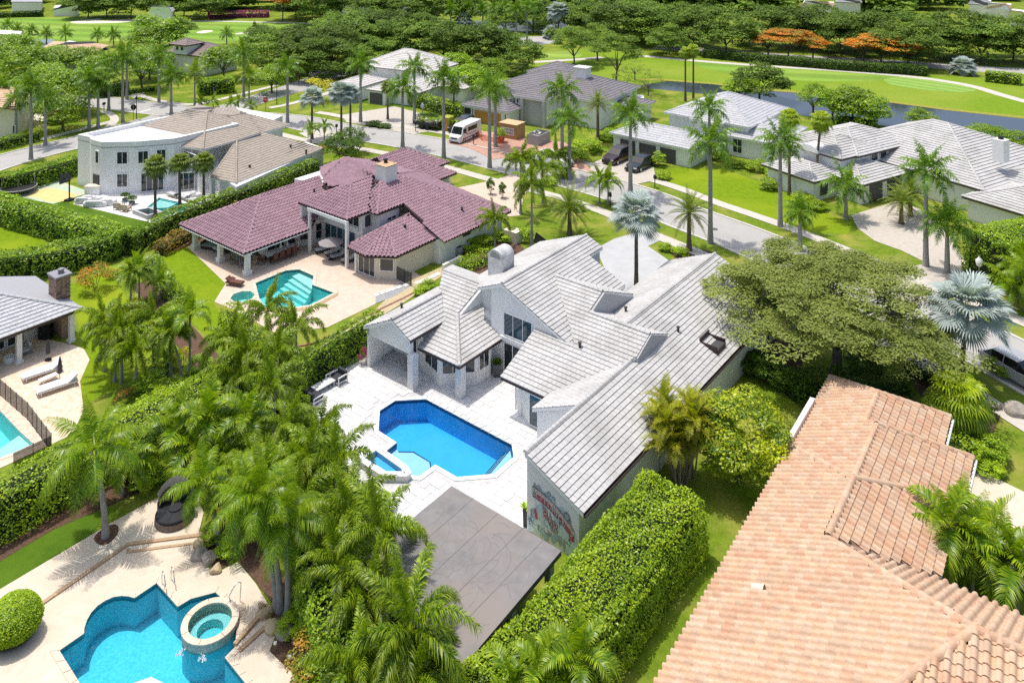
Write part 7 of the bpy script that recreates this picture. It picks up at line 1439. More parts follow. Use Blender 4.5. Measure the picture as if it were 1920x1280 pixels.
quad_on(H9, 'garage_door', F9(1.2, 3.4), F9(3.6, 3.4), .05, 2.0, GDOOR); quad_on(H9, 'garage_door', F9(4.6, 3.4), F9(7.4, 3.4), .05, 2.0, GDOOR); window(H9, F9(-3.2, -.2), F9(-1.6, -.2), .4, 2.0, 1); window(H9, F9(11.35, 9.4), F9(11.35, 11.0), .4, 2.0, 2)
wpart('chimney', WHITEP, H9, lambda m: m.box(F9(14.5, 11.4, 6.2), (1.3, 1.3, 2.6), F9.B, F9.A)); wpart('flue', BLACK, H9, lambda m: m.lathe(F9(14.5, 11.4, 7.4), [(.3, 0), (.3, .45)], 8))
def eyebrow(m):
    a, b_ = F9(.05, -5.6, 4.35), F9(.05, -2.8, 4.35); c = (a + b_) / 2; X = (b_ - a).normalized(); R = (b_ - a).length / 2; n = X.cross(Vector((0, 0, 1))); pts = [c + X * (R * math.cos(t)) + Vector((0, 0, R * .6 * math.sin(t))) for t in [math.pi * k / 10 for k in range(11)]]
    m.face([p + n * .15 for p in pts]); m.idx([p + n * .15 for p in pts] + [p - n * 1.8 for p in pts], [(i, i + 1, 12 + i, 11 + i) for i in range(10)])
wpart('arched_dormer', WHITE, H9, eyebrow)

# --- brown roofed villa, top left
F10 = Fr(P(382, 107, 4.2), 28); H10 = new_house('brown_roof_villa', 'white villa with a brown tile roof and small roof pavilion at the fairway edge', 'house', F10, 5, -5)
r = Roof(H10, RBROWN, RWU, 'flat', tw=.8, course=.65, th=.05, var=.08, lift=.02, fascia=DARK, deck=.2)
hipblk(r, F10, 0, 10, -13.5, 0, 4.2, .40, house=H10); hipblk(r, F10, -.8, 4.2, -9.8, -4.4, 6.3, .42, house=H10, inset=.7, z0=4.2); hipblk(r, F10, -3.6, 4, -19, -9.5, 3.2, .35, house=H10)
r.done()
for u in (2.0, 4.2): window(H10, F10(u, -.5), F10(u + 1.1, -.5), 2.6, 3.7)
for v in (-8.4, -6.9): window(H10, F10(-.08, v), F10(-.08, v + .9), 5.0, 5.9)
window(H10, F10(.58, -3.4), F10(.58, -2.2), 2.6, 3.7)
sc_ = thing('scaffold', 'thin pale scaffold frame beside the brown roofed villa', 'scaffold', P(255, 155))
for x, y in ((243, 152), (270, 157), (262, 150)): wpart('pole', GREYM, sc_, lambda m: m.tube([P(x, y), P(x, y) + Vector((0, 0, 4.6))], .06, 5))
for z in (1.5, 3.0, 4.4): wpart('ledger', GREYM, sc_, lambda m: m.tube([P(243, 152) + Vector((0, 0, z)), P(270, 157) + Vector((0, 0, z))], .05, 5))
for a, b_ in ((.1, 2.9), (2.9, .1)): wpart('brace', GREYM, sc_, lambda m: m.tube([P(243, 152) + Vector((0, 0, a)), P(270, 157) + Vector((0, 0, b_))], .04, 5))
def small_house(name, label, ref, faces, walls, rm, **k): return far_house(name, label, ref, faces, walls, rm, kind='flat', tw=1.0, course=.9, th=.05, **k)
small_house('orange_roof_house', 'house with a low orange tile roof half hidden by palms at upper left', (130, 110), [[(62, 100, 3.2), (140, 110, 3.2), (205, 92, 3.2), (175, 78, 4.8), (125, 79, 5.0)], [(62, 100, 3.2), (125, 79, 5.0), (100, 78, 4.2)]], [([(75, 122), (140, 132), (195, 112), (130, 100)], 0, 3.1)], RORANGE)
small_house('orange_pavilion', 'small white pavilion with orange hip roof beyond the far fairway', (120, 31), [[(97, 20, 3), (146, 20, 3), (146, 9, 5), (128, 5, 5.6)], [(146, 20, 3), (152, 14, 3), (140, 4, 5.6), (128, 5, 5.6)]], [([(100, 31), (145, 31), (148, 26), (105, 26)], 0, 2.9)], RORANGE)
small_house('white_villa', 'white far house behind the hedge at the top left corner', (50, 24), [[(20, 4, 5), (80, 4, 5), (75, -6, 6), (25, -6, 6)]], [([(22, 22), (78, 24), (80, 14), (30, 12)], 0, 5)], RGREY)
for (x, y, w_), lab, rm in (((15, 75, 45), 'grey roofed house at the left edge by the far water', RGREY), ((45, 98, 45), 'second grey roofed house at the left edge below the first', RGREY), ((1530, 12, 60), 'far white house with orange tile roof above the right hand trees', RORANGE), ((1590, 4, 50), 'far house with a long pale roof at the top edge right of centre', RGREY), ((1870, 16, 46), 'far white house with bright orange roof at the top right', RORANGE), ((1905, 30, 30), 'far house with orange roof at the right edge above the trees', RORANGE), ((1835, 8, 40), 'far pale grey roofed house at the top right corner', RGREY), ((665, 22, 50), 'white far house among trees above the clubhouse path', RGREY), ((300, 22, 46), 'white far house behind the trees left of the magenta hedge', RGREY)):
    small_house('distant_house', lab, (x, y + 8), [[(x - w_ / 2, y, 4.2), (x + w_ / 2, y + 2, 4.2), (x + w_ / 3, y - 9, 6), (x - w_ / 3, y - 10, 6)], [(x + w_ / 2, y + 2, 4.2), (x + w_ * .62, y - 4, 4.2), (x + w_ / 3, y - 9, 6)]], [([(x - w_ / 2 + 3, y + 22), (x + w_ / 2 - 2, y + 24), (x + w_ / 2 + 4, y + 15), (x - w_ / 2 + 8, y + 12)], 0, 4.2)], rm)
# left edge white house
H12 = far_house('left_white_house', 'white house with reddish roof at the left edge behind royal palms', (30, 245), [[(-60, 195, 4.8), (30, 205, 4.8), (28, 165, 6.2), (-40, 160, 6.2)], [(30, 205, 4.8), (50, 190, 4.8), (28, 165, 6.2)]], [([(-60, 250), (32, 262), (62, 232), (10, 215)], 0, 4.8), ([(60, 238), (82, 242), (88, 230), (66, 226)], 0, 1.2)], RORANGE, wm=CREAM, tw=.7, course=.6)
win_px(H12, (2, 254), (10, 255), 2.2, .3); win_px(H12, (24, 258), (30, 258.8), 2.2, .3)

# ================================================================ front pool, spa and terrace things
pl3 = pool('swimming_pool', 'lobed turquoise pool in the lower left corner', POOL3, .03, 1.5, watermat('cyan_pool_water', (.02, .82, .95), dens=.34, wave=.6, wscale=3.0), mat('aqua_plaster_light_ripples', (.13, .60, .70), .8, col2=(.28, .82, .87), scale=7), .32, .1, TRAV, cz=.035, band_mat=mat('teal_waterline', (.03, .22, .26), .4))  # pale noise in the aqua plaster colour paints light ripples on the floor
for i in range(2): step_in(pl3, 'step', [P(405 + i * 10, 1228 + i * 16), P(441 + 3, 1214.5), P(425, 1234), P(455, 1270)], -1.4, -.5 - i * .3, PLT) if False else None
sc3 = P(394, 1158, .45); S3 = thing('spa', 'raised round spa with pale stone rim in the front pool', 'spa', (sc3.x, sc3.y, 0)); seg = 28
def ringpts(r, k=1.0): return [(sc3.x + r * math.cos(2 * math.pi * i / seg), sc3.y + r * k * math.sin(2 * math.pi * i / seg)) for i in range(seg)]
STN = mat('spa_stone', (.42, .40, .32), .8, col2=(.60, .57, .47), scale=6, bump=.5)
wpart('wall', STN, S3, lambda m: spa_wall(m, ringpts(1.27), ringpts(1.0), -.16, .28)); wpart('submerged_wall', MATS['aqua_plaster_light_ripples'], S3, lambda m: spa_wall(m, ringpts(1.25), ringpts(1.0), -1.46, -.16))
for i in range(7):
    a0 = 2 * math.pi * i / 7 + .2; a1 = a0 + 2 * math.pi / 7 - .02; m = MB(); k = 4; ou = [(sc3.x + 1.31 * math.cos(a0 + (a1 - a0) * j / k), sc3.y + 1.31 * math.sin(a0 + (a1 - a0) * j / k)) for j in range(k + 1)]; inn = [(sc3.x + .99 * math.cos(a0 + (a1 - a0) * j / k), sc3.y + .99 * math.sin(a0 + (a1 - a0) * j / k)) for j in range(k + 1)]; m.prism(ou + inn[::-1], .28, .35); m.build('rim_stone', TRAV, S3)
wpart('basin', PLT, S3, lambda m: m.prism(ringpts(1.05), -.6, -.5)); wpart('bench', PLL, S3, lambda m: spa_wall(m, ringpts(1.01), ringpts(.6), -.5, -.12)); wpart('water', watermat('spa3_water', (.1, .78, .85), dens=.55, wave=.7, wscale=6), S3, lambda m: m.prism(ringpts(1.02), -.58, .22))
# raised walks and step edges
setp(band('step_edge', [(372, 1005), (240, 1022), (70, 1139)], .22, .10, COPPER, th=.1), kind='structure'); setp(band('step_edge', [(368, 1019), (238, 1036), (240, 1030)], .16, .07, COPPER, th=.07), kind='structure')
setp(band('step_edge', [(503, 1138), (440, 1212)], .2, .16, COPPER, th=.16), kind='structure'); setp(band('step_edge', [(497, 1178), (448, 1222)], .2, .10, COPPER, th=.1), kind='structure')
sheet('upper_terrace', [(285, 940), (330, 924), (371, 938), (382, 962), (372, 1003), (240, 1020), (68, 1137), (-80, 1210), (-80, 1150), (0, 1106.5), (174, 1003), (205, 984)], .075, TRAV, th=.05)
sheet('tree_pit', smooth([(176, 1012), (190, 995), (212, 985), (222, 990), (220, 1004), (205, 1020), (188, 1024)], 3), .085, MULCH)
# daybed
def daybed():
    c = P(327, 968, .2); t = thing('daybed', 'round black cushioned daybed with a canopy hood on a wicker base', 'daybed', (c.x, c.y, .03)); c = Vector((c.x, c.y, .03)); R = 1.02; WK = mat('brown_wicker', (.20, .155, .13), .8, var=.25, scale=12, bump=.6, bscale=30); CU = mat('black_cushion', (.022, .024, .03), .8, var=.2, scale=3)
    wpart('base', WK, t, lambda m: m.lathe(c, [(R, 0), (R * 1.02, .2), (R, .38)], 28)); wpart('cushion', CU, t, lambda m: m.lathe(c + Vector((0, 0, .38)), [(R * .97, 0), (R * .98, .1), (R * .9, .16), (.2, .17)], 28)); wpart('table_cushion', CU, t, lambda m: m.lathe(c + Vector((0, .15, .54)), [(.38, 0), (.38, .06), (.33, .09)], 20)); wpart('cushion_seam', BLACK, t, lambda m: (m.box(c + Vector((0, .1, .555)), (1.9, .03, .02)), m.box(c + Vector((0, -.45, .555)), (.03, .8, .02))))
    def back(m, r0, r1, z0, z1):
        k = 12; a = [math.radians(10 + 160 * i / k) for i in range(k + 1)]; o = [(c.x + r0 * math.cos(x), c.y + r0 * math.sin(x)) for x in a]; i_ = [(c.x + r1 * math.cos(x), c.y + r1 * math.sin(x)) for x in a]; hz = [z0 + (z1 - z0) * math.sin(x) ** .8 for x in a]
        m.prism(o + i_[::-1], .3, hz + hz[::-1])
    wpart('backrest', WK, t, lambda m: back(m, R * 1.05, R * .98, .7, 1.5)); wpart('back_cushion', CU, t, lambda m: back(m, R * .97, R * .84, .6, 1.2))
    def hood(m):
        k = 8; rows = []
        for j in range(4):
            el = math.radians(35 + 18 * j); rows.append([c + Vector((R * 1.06 * math.cos(x), R * 1.06 * math.sin(x) * (1 - .12 * j), 1.05 + .32 * j * math.sin(x))) for x in [math.radians(15 + 150 * i / k) for i in range(k + 1)]])
        al = [q for r_ in rows for q in r_]; m.idx(al, [(j * 9 + i, j * 9 + i + 1, j * 9 + 10 + i, j * 9 + 9 + i) for j in range(3) for i in range(k)], smooth=True)
    wpart('hood', mat('hood_canvas', (.56, .54, .50), .9), t, hood)
daybed()
def rail(label, px, py, rz, s=1.0):
    t = thing('handrail', label, 'handrail', P(px, py), 'chrome pool rails')
    o = P(px, py); d = Vector((math.cos(rz), math.sin(rz), 0)); n = Vector((-d.y, d.x, 0))
    for k in (-1, 1): wpart('loop', STEEL, t, lambda m: m.tube([o + n * (.22 * k * s) + d * a + Vector((0, 0, z)) for a, z in ((-.35, 0), (-.35, .55), (-.25, .75), (-.05, .8), (.12, .7), (.2, .45), (.3, .3), (.45, .3))], .022, 6))
rail('pair of chrome grab rails at the top corner of the front pool', 316, 1100, -.9); 
hr = thing('handrail', 'single chrome handrail beside the round spa', 'handrail', P(450, 1128), 'chrome pool rails'); o = P(450, 1128); wpart('loop', STEEL, hr, lambda m: m.tube([o, o + Vector((.05, 0, .95)), o + Vector((-.1, -.02, 1.02)), o + Vector((-.3, -.2, .8)), o + Vector((-.45, -.3, .5)), o + Vector((-.35, -.4, .45)), o + Vector((-.2, -.5, .02))], .022, 6))
ROCK = mat('tan_boulder', (.38, .29, .16), .9, col2=(.60, .49, .32), scale=2.2, bump=.8, bscale=5); ROCKG = mat('grey_boulder', (.26, .23, .20), .9, col2=(.46, .41, .35), scale=2.5, bump=.8, bscale=5)
def boulder(label, px, py, R, m, seed):
    g = random.Random(seed); bm = bmesh.new(); bmesh.ops.create_icosphere(bm, subdivisions=3, radius=1); ph = [(Vector((g.gauss(0, 1), g.gauss(0, 1), g.gauss(0, 1))).normalized(), g.uniform(.55, .9)) for _ in range(9)]
    for v in bm.verts:
        d = v.co.normalized(); r_ = 1.0
        for n_, h_ in ph:
            q = d.dot(n_)
            if q > h_ * .9: r_ = min(r_, h_ / q)
        v.co = d * r_
    me = bpy.data.meshes.new('boulder'); bm.to_mesh(me); bm.free(); me.materials.append(m); o = link('boulder', me); o.location = P(px, py) + Vector((0, 0, R * .28)); o.scale = (R * g.uniform(.9, 1.25), R, R * g.uniform(.6, .8)); o.rotation_euler = (0, 0, g.uniform(0, 6)); return setp(o, label, 'boulder', 'boulders around the front terrace')
for i, (x, y, R, m, lab) in enumerate([(376, 1004, .22, ROCK, 'small orange boulder topmost in the rockery by the terrace steps'), (373, 1024, .42, ROCK, 'tan boulder second from top in the rockery by the steps'), (374, 1044, .42, ROCKG, 'grey brown boulder in the middle of the rockery'), (392, 1052, .45, ROCKG, 'large dark boulder beside the fern in the rockery'), (407, 1071, .40, ROCK, 'pale tan boulder lowest in the upper rockery'), (496, 1152, .38, ROCK, 'tan boulder at the top of the lower rockery by the spa steps'), (515, 1178, .48, ROCK, 'broad tan boulder in the middle of the lower rockery'), (535, 1188, .46, ROCKG, 'grey boulder at the right of the lower rockery'), (558, 1205, .3, ROCKG, 'small brown boulder beside the orange bush'), (1905, 775, .75, ROCKG, 'large pale boulder beside the pavement on the right'), (1864, 765, .5, ROCKG, 'upright grey boulder behind the yellow fan palm')]): boulder(lab, x, y, R, m, 40 + i)
def dryfrond():
    V, Q, T, tri = frond_vft(L=1.6, n=26, leaf=.4, rise=.25, droop=.5, keel=-.4, width=.05, seed=5, brown=.95); me = mixed_mesh('fallen_frond', V, Q, T, tri, PALM_C); o = link('fallen_frond', me); o.location = P(512, 1170) + Vector((0, 0, .15)); o.rotation_euler = (0, .05, 2.3); setp(o, 'dry brown palm frond fallen on the steps by the round spa', 'palm frond')
dryfrond()
um = thing('parasol', 'white parasol at the bottom edge over the front pool', 'parasol', P(256, 1420)); oc = P(256, 1420)
wpart('pole', STEEL, um, lambda m: m.tube([oc, oc + Vector((0, 0, 2.45))], .03, 6)); wpart('canopy', mat('white_canvas', (.72, .74, .76), .8), um, lambda m: m.lathe(oc, [(1.35, 1.95), (1.33, 2.0), (.7, 2.28), (.06, 2.55)], 8, smooth=False))
for x, y, lab in ((543, 1248, 'small white path light beside the orange bush'), (516, 1222, 'small grey path light beside the lower rockery')):
    t = thing('path_light', lab, 'path light', P(x, y)); o = P(x, y); wpart('stake', GREYM, t, lambda m: m.tube([o, o + Vector((0, 0, .4))], .015, 5)); wpart('head', WHITEP, t, lambda m: m.box(o + Vector((0, 0, .43)), (.14, .1, .09)))
for x, y in ((339, 1222), (380, 1232)):
    g = random.Random(x); m = MB(); o = P(x, y, -.06)
    for k in range(14): a, r_ = g.uniform(0, 6.28), g.uniform(.02, .22); q = o + Vector((math.cos(a) * r_, math.sin(a) * r_, 0)); m.lathe(q, [(g.uniform(.02, .07), -.02), (.01, g.uniform(.03, .12))], 5)
    setp(m.build('water_splash', mat('foam', (.85, .9, .92), .5) if 'foam' not in MATS else MATS['foam']), 'white splash where the spa spills into the pool, ' + ('left one' if x < 350 else 'right one'), 'splash', 'splashes under the spa spillway')
# grill, bench and tower in the lower pavilion corner
gr_ = thing('outdoor_grill', 'black hooded outdoor grill at the near corner of the grey pavilion', 'grill', P(832, 1318)); go = P(832, 1318)
wpart('cabinet', BLACK, gr_, lambda m: m.box(go + Vector((0, 0, .5)), (1.1, 1.2, 1.0), F1.B, F1.A))
def hoodm(m):
    k = 8; pr_ = [(math.cos(math.pi * i / k) * .5, 1.0 + math.sin(math.pi * i / k) * .55) for i in range(k + 1)]; lo = [go + F1.B * x - F1.A * .6 + Vector((0, 0, z)) for x, z in pr_]; hi = [p + F1.A * 1.2 for p in lo]; m.idx(lo + hi, [(i, i + 1, k + 2 + i, k + 1 + i) for i in range(k)], smooth=True); m.face(lo[::-1]); m.face(hi)
wpart('hood', BLACK, gr_, hoodm); wpart('handle', STEEL, gr_, lambda m: m.tube([go + F1.B * .55 - F1.A * .4 + Vector((0, 0, 1.1)), go + F1.B * .55 + F1.A * .4 + Vector((0, 0, 1.1))], .025, 6))
bt = thing('bar_counter', 'dark bar counter with two white edge rails below the palms', 'counter', P(800, 1310)); bo = P(800, 1310)
wpart('cabinet', DGREY, bt, lambda m: m.box(bo + Vector((0, 0, .5)), (.7, 2.0, 1.0), F1.B, F1.A))
for k in (-1, 1): wpart('edge_rail', WHITEP, bt, lambda m: m.box(bo + F1.B * (.12 * k - .2) + Vector((0, 0, 1.05)), (.09, 2.1, .07), F1.B, F1.A))
# ================================================================ cars, street furniture, garden furniture
def head(t, d): return math.atan2(d.y, d.x)
CARG = glassmat('car_glass', (.012, .015, .018)); TYRE = mat('tyre', (.015, .015, .016), .9); RIM = mat('alloy_rim', (.45, .45, .47), .35, metal=.9); LAMPW = mat('headlight', (.75, .77, .8), .15); LAMPR = mat('taillight', (.35, .015, .015), .2); PLASTIC = mat('dark_plastic', (.03, .03, .032), .6)
def loft(b, st, mi=0, smooth=False):
    """st: stations (x, [(y,z) right half ring from bottom to top]) mirrored"""
    rings = []
    for x, pr_ in st: rings.append([Vector((x, -y, z)) for y, z in pr_] + [Vector((x, y, z)) for y, z in pr_[::-1]])
    n = len(rings[0]); al = [p for r_ in rings for p in r_]; fs = []
    for i in range(len(rings) - 1):
        for k in range(n): fs.append((i * n + k, i * n + (k + 1) % n, (i + 1) * n + (k + 1) % n, (i + 1) * n + k))
    b.idx(al, [f[::-1] for f in fs], mi, None, smooth); b.face(rings[0], mi); b.face(rings[-1][::-1], mi)
def vehicle(name, label, cat, p, d, col, kind='car', L=4.7, Wd=1.85, Hh=1.5, group=None, rough=.28):
    t = thing(name, label, cat, (p.x, p.y, .03), group, math.atan2(d.y, d.x)); pm = mat('paint_' + label[:18].replace(' ', '_'), col, rough, spec=.5, clear=.6, var=.05, scale=.8); w = Wd / 2; h = Hh
    def part(nm, m, fn, par=None):
        b = MB(); fn(b); return link(nm, b.mesh(nm, m), par or t)
    belt = h * (.62 if kind != 'van' else .5); zb = .22
    if kind == 'van':
        S = [(-L / 2, .97, h * .99, .92), (-L * .3, 1, h, .93), (L * .22, 1, h, .93), (L * .30, 1, h * .93, .88), (L * .40, .98, h * .52, .97), (L * .48, .92, h * .44, .95), (L * .5, .86, h * .38, .95)]
    elif kind == 'suv':
        S = [(-L / 2, .90, h * .55, .95), (-L * .47, .97, h * .64, .96), (-L * .1, 1, h * .63, .96), (L * .22, 1, h * .62, .95), (L * .40, .97, h * .56, .93), (L * .48, .88, h * .50, .92), (L * .5, .82, h * .38, .95)]
    else:
        S = [(-L / 2, .86, h * .58, .93), (-L * .46, .95, h * .66, .94), (-L * .2, 1, h * .66, .95), (L * .2, 1, h * .63, .95), (L * .38, .97, h * .56, .92), (L * .48, .86, h * .47, .9), (L * .5, .78, h * .36, .95)]
    part('body', pm, lambda b: loft(b, [(x, [(w * k * .96, zb), (w * k, zb + .18), (w * k, (zb + zt) * .52), (w * k * tp, zt - .04), (w * k * tp * .9, zt)]) for x, k, zt, tp in S], smooth=False))
    if kind != 'van':
        x0, x1, x2, x3 = (-L * .44, -L * .30, L * .06, L * .24) if kind == 'car' else (-L * .46, -L * .40, L * .05, L * .22)
        part('glasshouse', CARG, lambda b: loft(b, [(x0, [(w * .86, belt), (w * .85, belt + .02)]), (x1, [(w * .92, belt), (w * .72, h - .03)]), (x2, [(w * .93, belt), (w * .73, h - .03)]), (x3, [(w * .88, belt), (w * .86, belt + .02)])]))
        part('roof_panel', pm, lambda b: loft(b, [(x1 + .02, [(w * .73, h - .04), (w * .66, h)]), ((x1 + x2) / 2, [(w * .75, h - .03), (w * .68, h + .03)]), (x2 - .02, [(w * .74, h - .04), (w * .66, h)])]))
        for sx in (-1, 1): part('pillar', pm, lambda b: b.tube([(x1 * .42, sx * w * .945, belt), (x1 * .42, sx * w * .75, h - .02)], .035, 4))
    else:
        part('windscreen', CARG, lambda b: b.face([(L * .405, -w * .86, h * .54), (L * .405, w * .86, h * .54), (L * .312, w * .74, h * .91), (L * .312, -w * .74, h * .91)]))
        for sx in (-1, 1):
            part('side_window', CARG, lambda b: b.box((L * .265, sx * w * .985, h * .68), (L * .13, .03, h * .26)))
            part('side_window', CARG, lambda b: b.box((-L * .08, sx * w * .985, h * .70), (L * .42, .03, h * .24)))
            part('side_print', mat('van_print', (.30, .30, .34), .5) if 'van_print' not in MATS else MATS['van_print'], lambda b: [b.box((-L * .2 + i * .45, sx * w * 1.0, h * .42), (.3, .02, .2)) for i in range(5)])
            part('trim_strip', PLASTIC, lambda b: b.box((-L * .02, sx * w * 1.005, h * .24), (L * .7, .03, .12)))
    for sx in (-1, 1):
        for fx in (L * .31, -L * .31):
            R = .36 if kind != 'van' else .38; wh = part('wheel', TYRE, lambda b: b.tube([(fx, sx * (w - .2), R), (fx, sx * (w + .01), R)], R, 16)); part('rim', RIM, lambda b: b.tube([(fx, sx * (w - .02), R), (fx, sx * (w + .03), R)], R * .64, 10), wh)
        part('headlight', LAMPW, lambda b: b.box((L * .47, sx * w * .66, h * (.42 if kind != 'van' else .36)), (L * .05, w * .36, .13))); part('taillight', LAMPR, lambda b: b.box((-L * .485, sx * w * .70, h * .54), (L * .03, w * .3, .16)))
        part('mirror', pm if kind != 'van' else PLASTIC, lambda b: b.box((L * .21, sx * (w + .12), belt + .08), (.12, .2, .14)))
    part('grille', PLASTIC, lambda b: b.box((L * .492, 0, h * .32), (L * .03, w * 1.0, .22))); part('bumper', PLASTIC, lambda b: b.box((L * .49, 0, .3), (L * .04, w * 1.6, .12)))
    return t
nA8 = -F8.A
vehicle('parked_suv', 'dark maroon suv parked nose out before the grey garage doors', 'car', P(1158, 302), nA8, (.035, .014, .018), 'suv', 5.2, 2.15, 1.85)
vehicle('parked_car', 'black sedan parked beside the maroon suv on the pale driveway', 'car', P(1201, 315), nA8, (.010, .011, .013), 'car', 5.4, 2.1, 1.55)
tg = (RC[-2] - RC[-6]).normalized()
vehicle('parked_car', 'silver car parked at the kerb at the right edge', 'car', P(1915, 712), tg, (.42, .43, .44), 'car', 5.6, 2.15, 1.6)
vehicle('parked_van', 'white passenger van parked nose out on the red brick drive', 'van', P(872, 261), Vector((-.49, -.87, 0)), (.78, .78, .78), 'van', 6.1, 2.1, 2.5)
vehicle('parked_suv', 'black suv parked behind the white van', 'car', P(866, 243), Vector((-.49, -.87, 0)), (.012, .013, .016), 'suv', 5.6, 2.15, 1.9)
vehicle('parked_car', 'white car at the far kerb half hidden by palm crowns', 'car', P(1040, 309), (RC[50] - RC[46]).normalized(), (.72, .73, .74), 'suv', 5.2, 2.1, 1.75)
vehicle('parked_car', 'white car in the shade of the far avenue at upper left', 'car', P(602, 142), Vector((.7, .7, 0)), (.6, .6, .6), 'car', 5.0, 2.0, 1.5); vehicle('parked_car', 'dark car further along the shaded far avenue', 'car', P(630, 133), Vector((.7, .7, 0)), (.05, .05, .06), 'car', 5.0, 2.0, 1.5)
# building site by the dark roofed house
ts = (RC[38] - RC[34]).normalized()
tl = thing('flatbed_trailer', 'black flatbed trailer heaped with rubble and boards on the pale drive', 'trailer', P(803, 241)); to = P(803, 241); tn = Vector((-ts.y, ts.x, 0))
wpart('deck', PLASTIC, tl, lambda m: m.box(to + Vector((0, 0, .75)), (4.6, 2.0, .14), ts, tn)); 
for sx in (-1, 1):
    wpart('side_rail', PLASTIC, tl, lambda m: m.box(to + tn * sx + Vector((0, 0, 1.0)), (4.6, .08, .4), ts, tn))
    for k in (-.5, .5): wpart('wheel', TYRE, tl, lambda m: m.tube([to + ts * k + tn * (sx * 1.0) + Vector((0, 0, .36)), to + ts * k + tn * (sx * 1.2) + Vector((0, 0, .36))], .36, 12))
def junk(m, o, X, Y, L, Wd, n, sd, z0=.9, hh=.6):
    g = random.Random(sd)
    for k in range(n):
        s_ = g.uniform(.15, .5); a = g.uniform(0, 6.28); x = Vector((math.cos(a), math.sin(a), g.uniform(-.4, .4))).normalized(); y = Vector((-x.y, x.x, 0)).normalized(); t = random.Random(sd * 50 + k).choice([(1, 1, 1), (.8, .8, .8), (.35, .35, .36), (.9, .8, .65), (.55, .5, .45)])
        m.box(o + X * g.uniform(-L / 2, L / 2) + Y * g.uniform(-Wd / 2, Wd / 2) + Vector((0, 0, z0 + g.uniform(0, hh))), (s_ * 1.4, s_ * .7, s_ * g.uniform(.1, .8)), x, y, t=t)
JUNK = mat('rubble', (.55, .54, .52), .9, tint=True, var=.15, scale=4)
m = MB(); junk(m, P(803, 241), ts, tn, 4.2, 1.7, 46, 3); setp(m.build('rubble', JUNK), 'heap of grey and white rubble on the flatbed trailer', 'rubble', kind='stuff')
pt = thing('portable_toilet', 'lime and orange portable toilet between the trailer and the van', 'toilet cabin', P(840, 244)); po = P(840, 244); LIME = mat('lime_plastic', (.38, .42, .04), .5); ORNG = mat('orange_plastic', (.52, .22, .05), .5)
wpart('cabin', LIME, pt, lambda m: m.box(po + Vector((0, 0, 1.05)), (1.3, 1.3, 2.1), F6.B, F6.A)); wpart('door', ORNG, pt, lambda m: m.box(po - F6.A * .66 + Vector((0, 0, 1.0)), (1.1, .06, 1.9), F6.B, F6.A)); wpart('roof', LIME, pt, lambda m: m.box(po + Vector((0, 0, 2.18)), (1.4, 1.4, .14), F6.B, F6.A, taper=.75))
cx_ = thing('storage_box', 'tan storage container with a white phone sign beside the orange fence', 'container', P(960, 257)); co_ = P(960, 257); TANB = mat('tan_container', (.40, .25, .11), .8, var=.12, scale=1.5)
wpart('walls', TANB, cx_, lambda m: m.box(co_ + Vector((0, 0, 1.1)), (3.2, 2.4, 2.2), F6.B, F6.A)); wpart('lid', mat('pale_tan_lid', (.60, .42, .24), .8), cx_, lambda m: m.box(co_ + Vector((0, 0, 2.24)), (3.3, 2.5, .1), F6.B, F6.A))
sg = wpart('sign', mat('pale_sign', (.62, .64, .66), .6), cx_, lambda m: m.box(co_ - F6.A * 1.22 + Vector((0, 0, 1.15)), (2.4, .03, 1.1), F6.B, F6.A))
def words(parent, name, txt, loc, X, size, m, z=Vector((0, 0, 1))):
    cu = bpy.data.curves.new(name, 'FONT'); cu.body = txt; cu.size = size; cu.align_x = 'CENTER'; cu.align_y = 'CENTER'; cu.extrude = .004; cu.materials.append(m); o = bpy.data.objects.new(name, cu); COL.objects.link(o); n = X.cross(z)
    M = Matrix(((X.x, z.x, n.x, loc.x), (X.y, z.y, n.y, loc.y), (X.z, z.z, n.z, loc.z), (0, 0, 0, 1))); o.parent = parent; o.matrix_local = parent_matrix(parent).inverted() @ M; return setp(o, kind='stuff')
words(cx_, 'sign_lettering', 'MOVING BOX', co_ - F6.A * 1.25 + Vector((0, 0, 1.4)), F6.B, .36, DGREY); words(cx_, 'sign_lettering', '800.407.8023', co_ - F6.A * 1.25 + Vector((0, 0, .92)), F6.B, .38, DGREY)
of = thing('safety_fence', 'orange mesh safety fence sagging around the building site', 'fence', P(905, 258)); OM = mat('orange_mesh', (.75, .16, .05), .7); OM.node_tree.nodes['Principled BSDF'].inputs['Alpha'].default_value = .55
fpts = [P(x, y) for x, y in ((899, 240), (897, 258), (903, 264), (925, 268), (944, 272))]; g = random.Random(9)
for a, b_ in zip(fpts, fpts[1:]):
    wpart('mesh_panel', OM, of, lambda m: m.idx([a + Vector((0, 0, .05)), b_ + Vector((0, 0, .05)), b_ + Vector((0, 0, g.uniform(.8, 1.2))), (a + b_) / 2 + Vector((0, 0, .9)), a + Vector((0, 0, g.uniform(.8, 1.2)))], [(0, 1, 2, 3, 4)])); wpart('stake', ORNG, of, lambda m: m.tube([a, a + Vector((0, 0, 1.3))], .04, 5))
dm = thing('skip', 'grey open skip full of rubble at the end of the red drive', 'skip', P(1010, 268)); do = P(1010, 268); SK = mat('grey_skip', (.34, .36, .37), .6, var=.15)
for c_, sz in ((F6.B * 1.0, (.08, 3.2, 1.5)), (F6.B * -1.0, (.08, 3.2, 1.5)), (F6.A * 1.6, (2.0, .08, 1.5)), (F6.A * -1.6, (2.0, .08, 1.5))): wpart('side', SK, dm, lambda m: m.box(do + c_ + Vector((0, 0, .8)), sz, F6.B, F6.A))
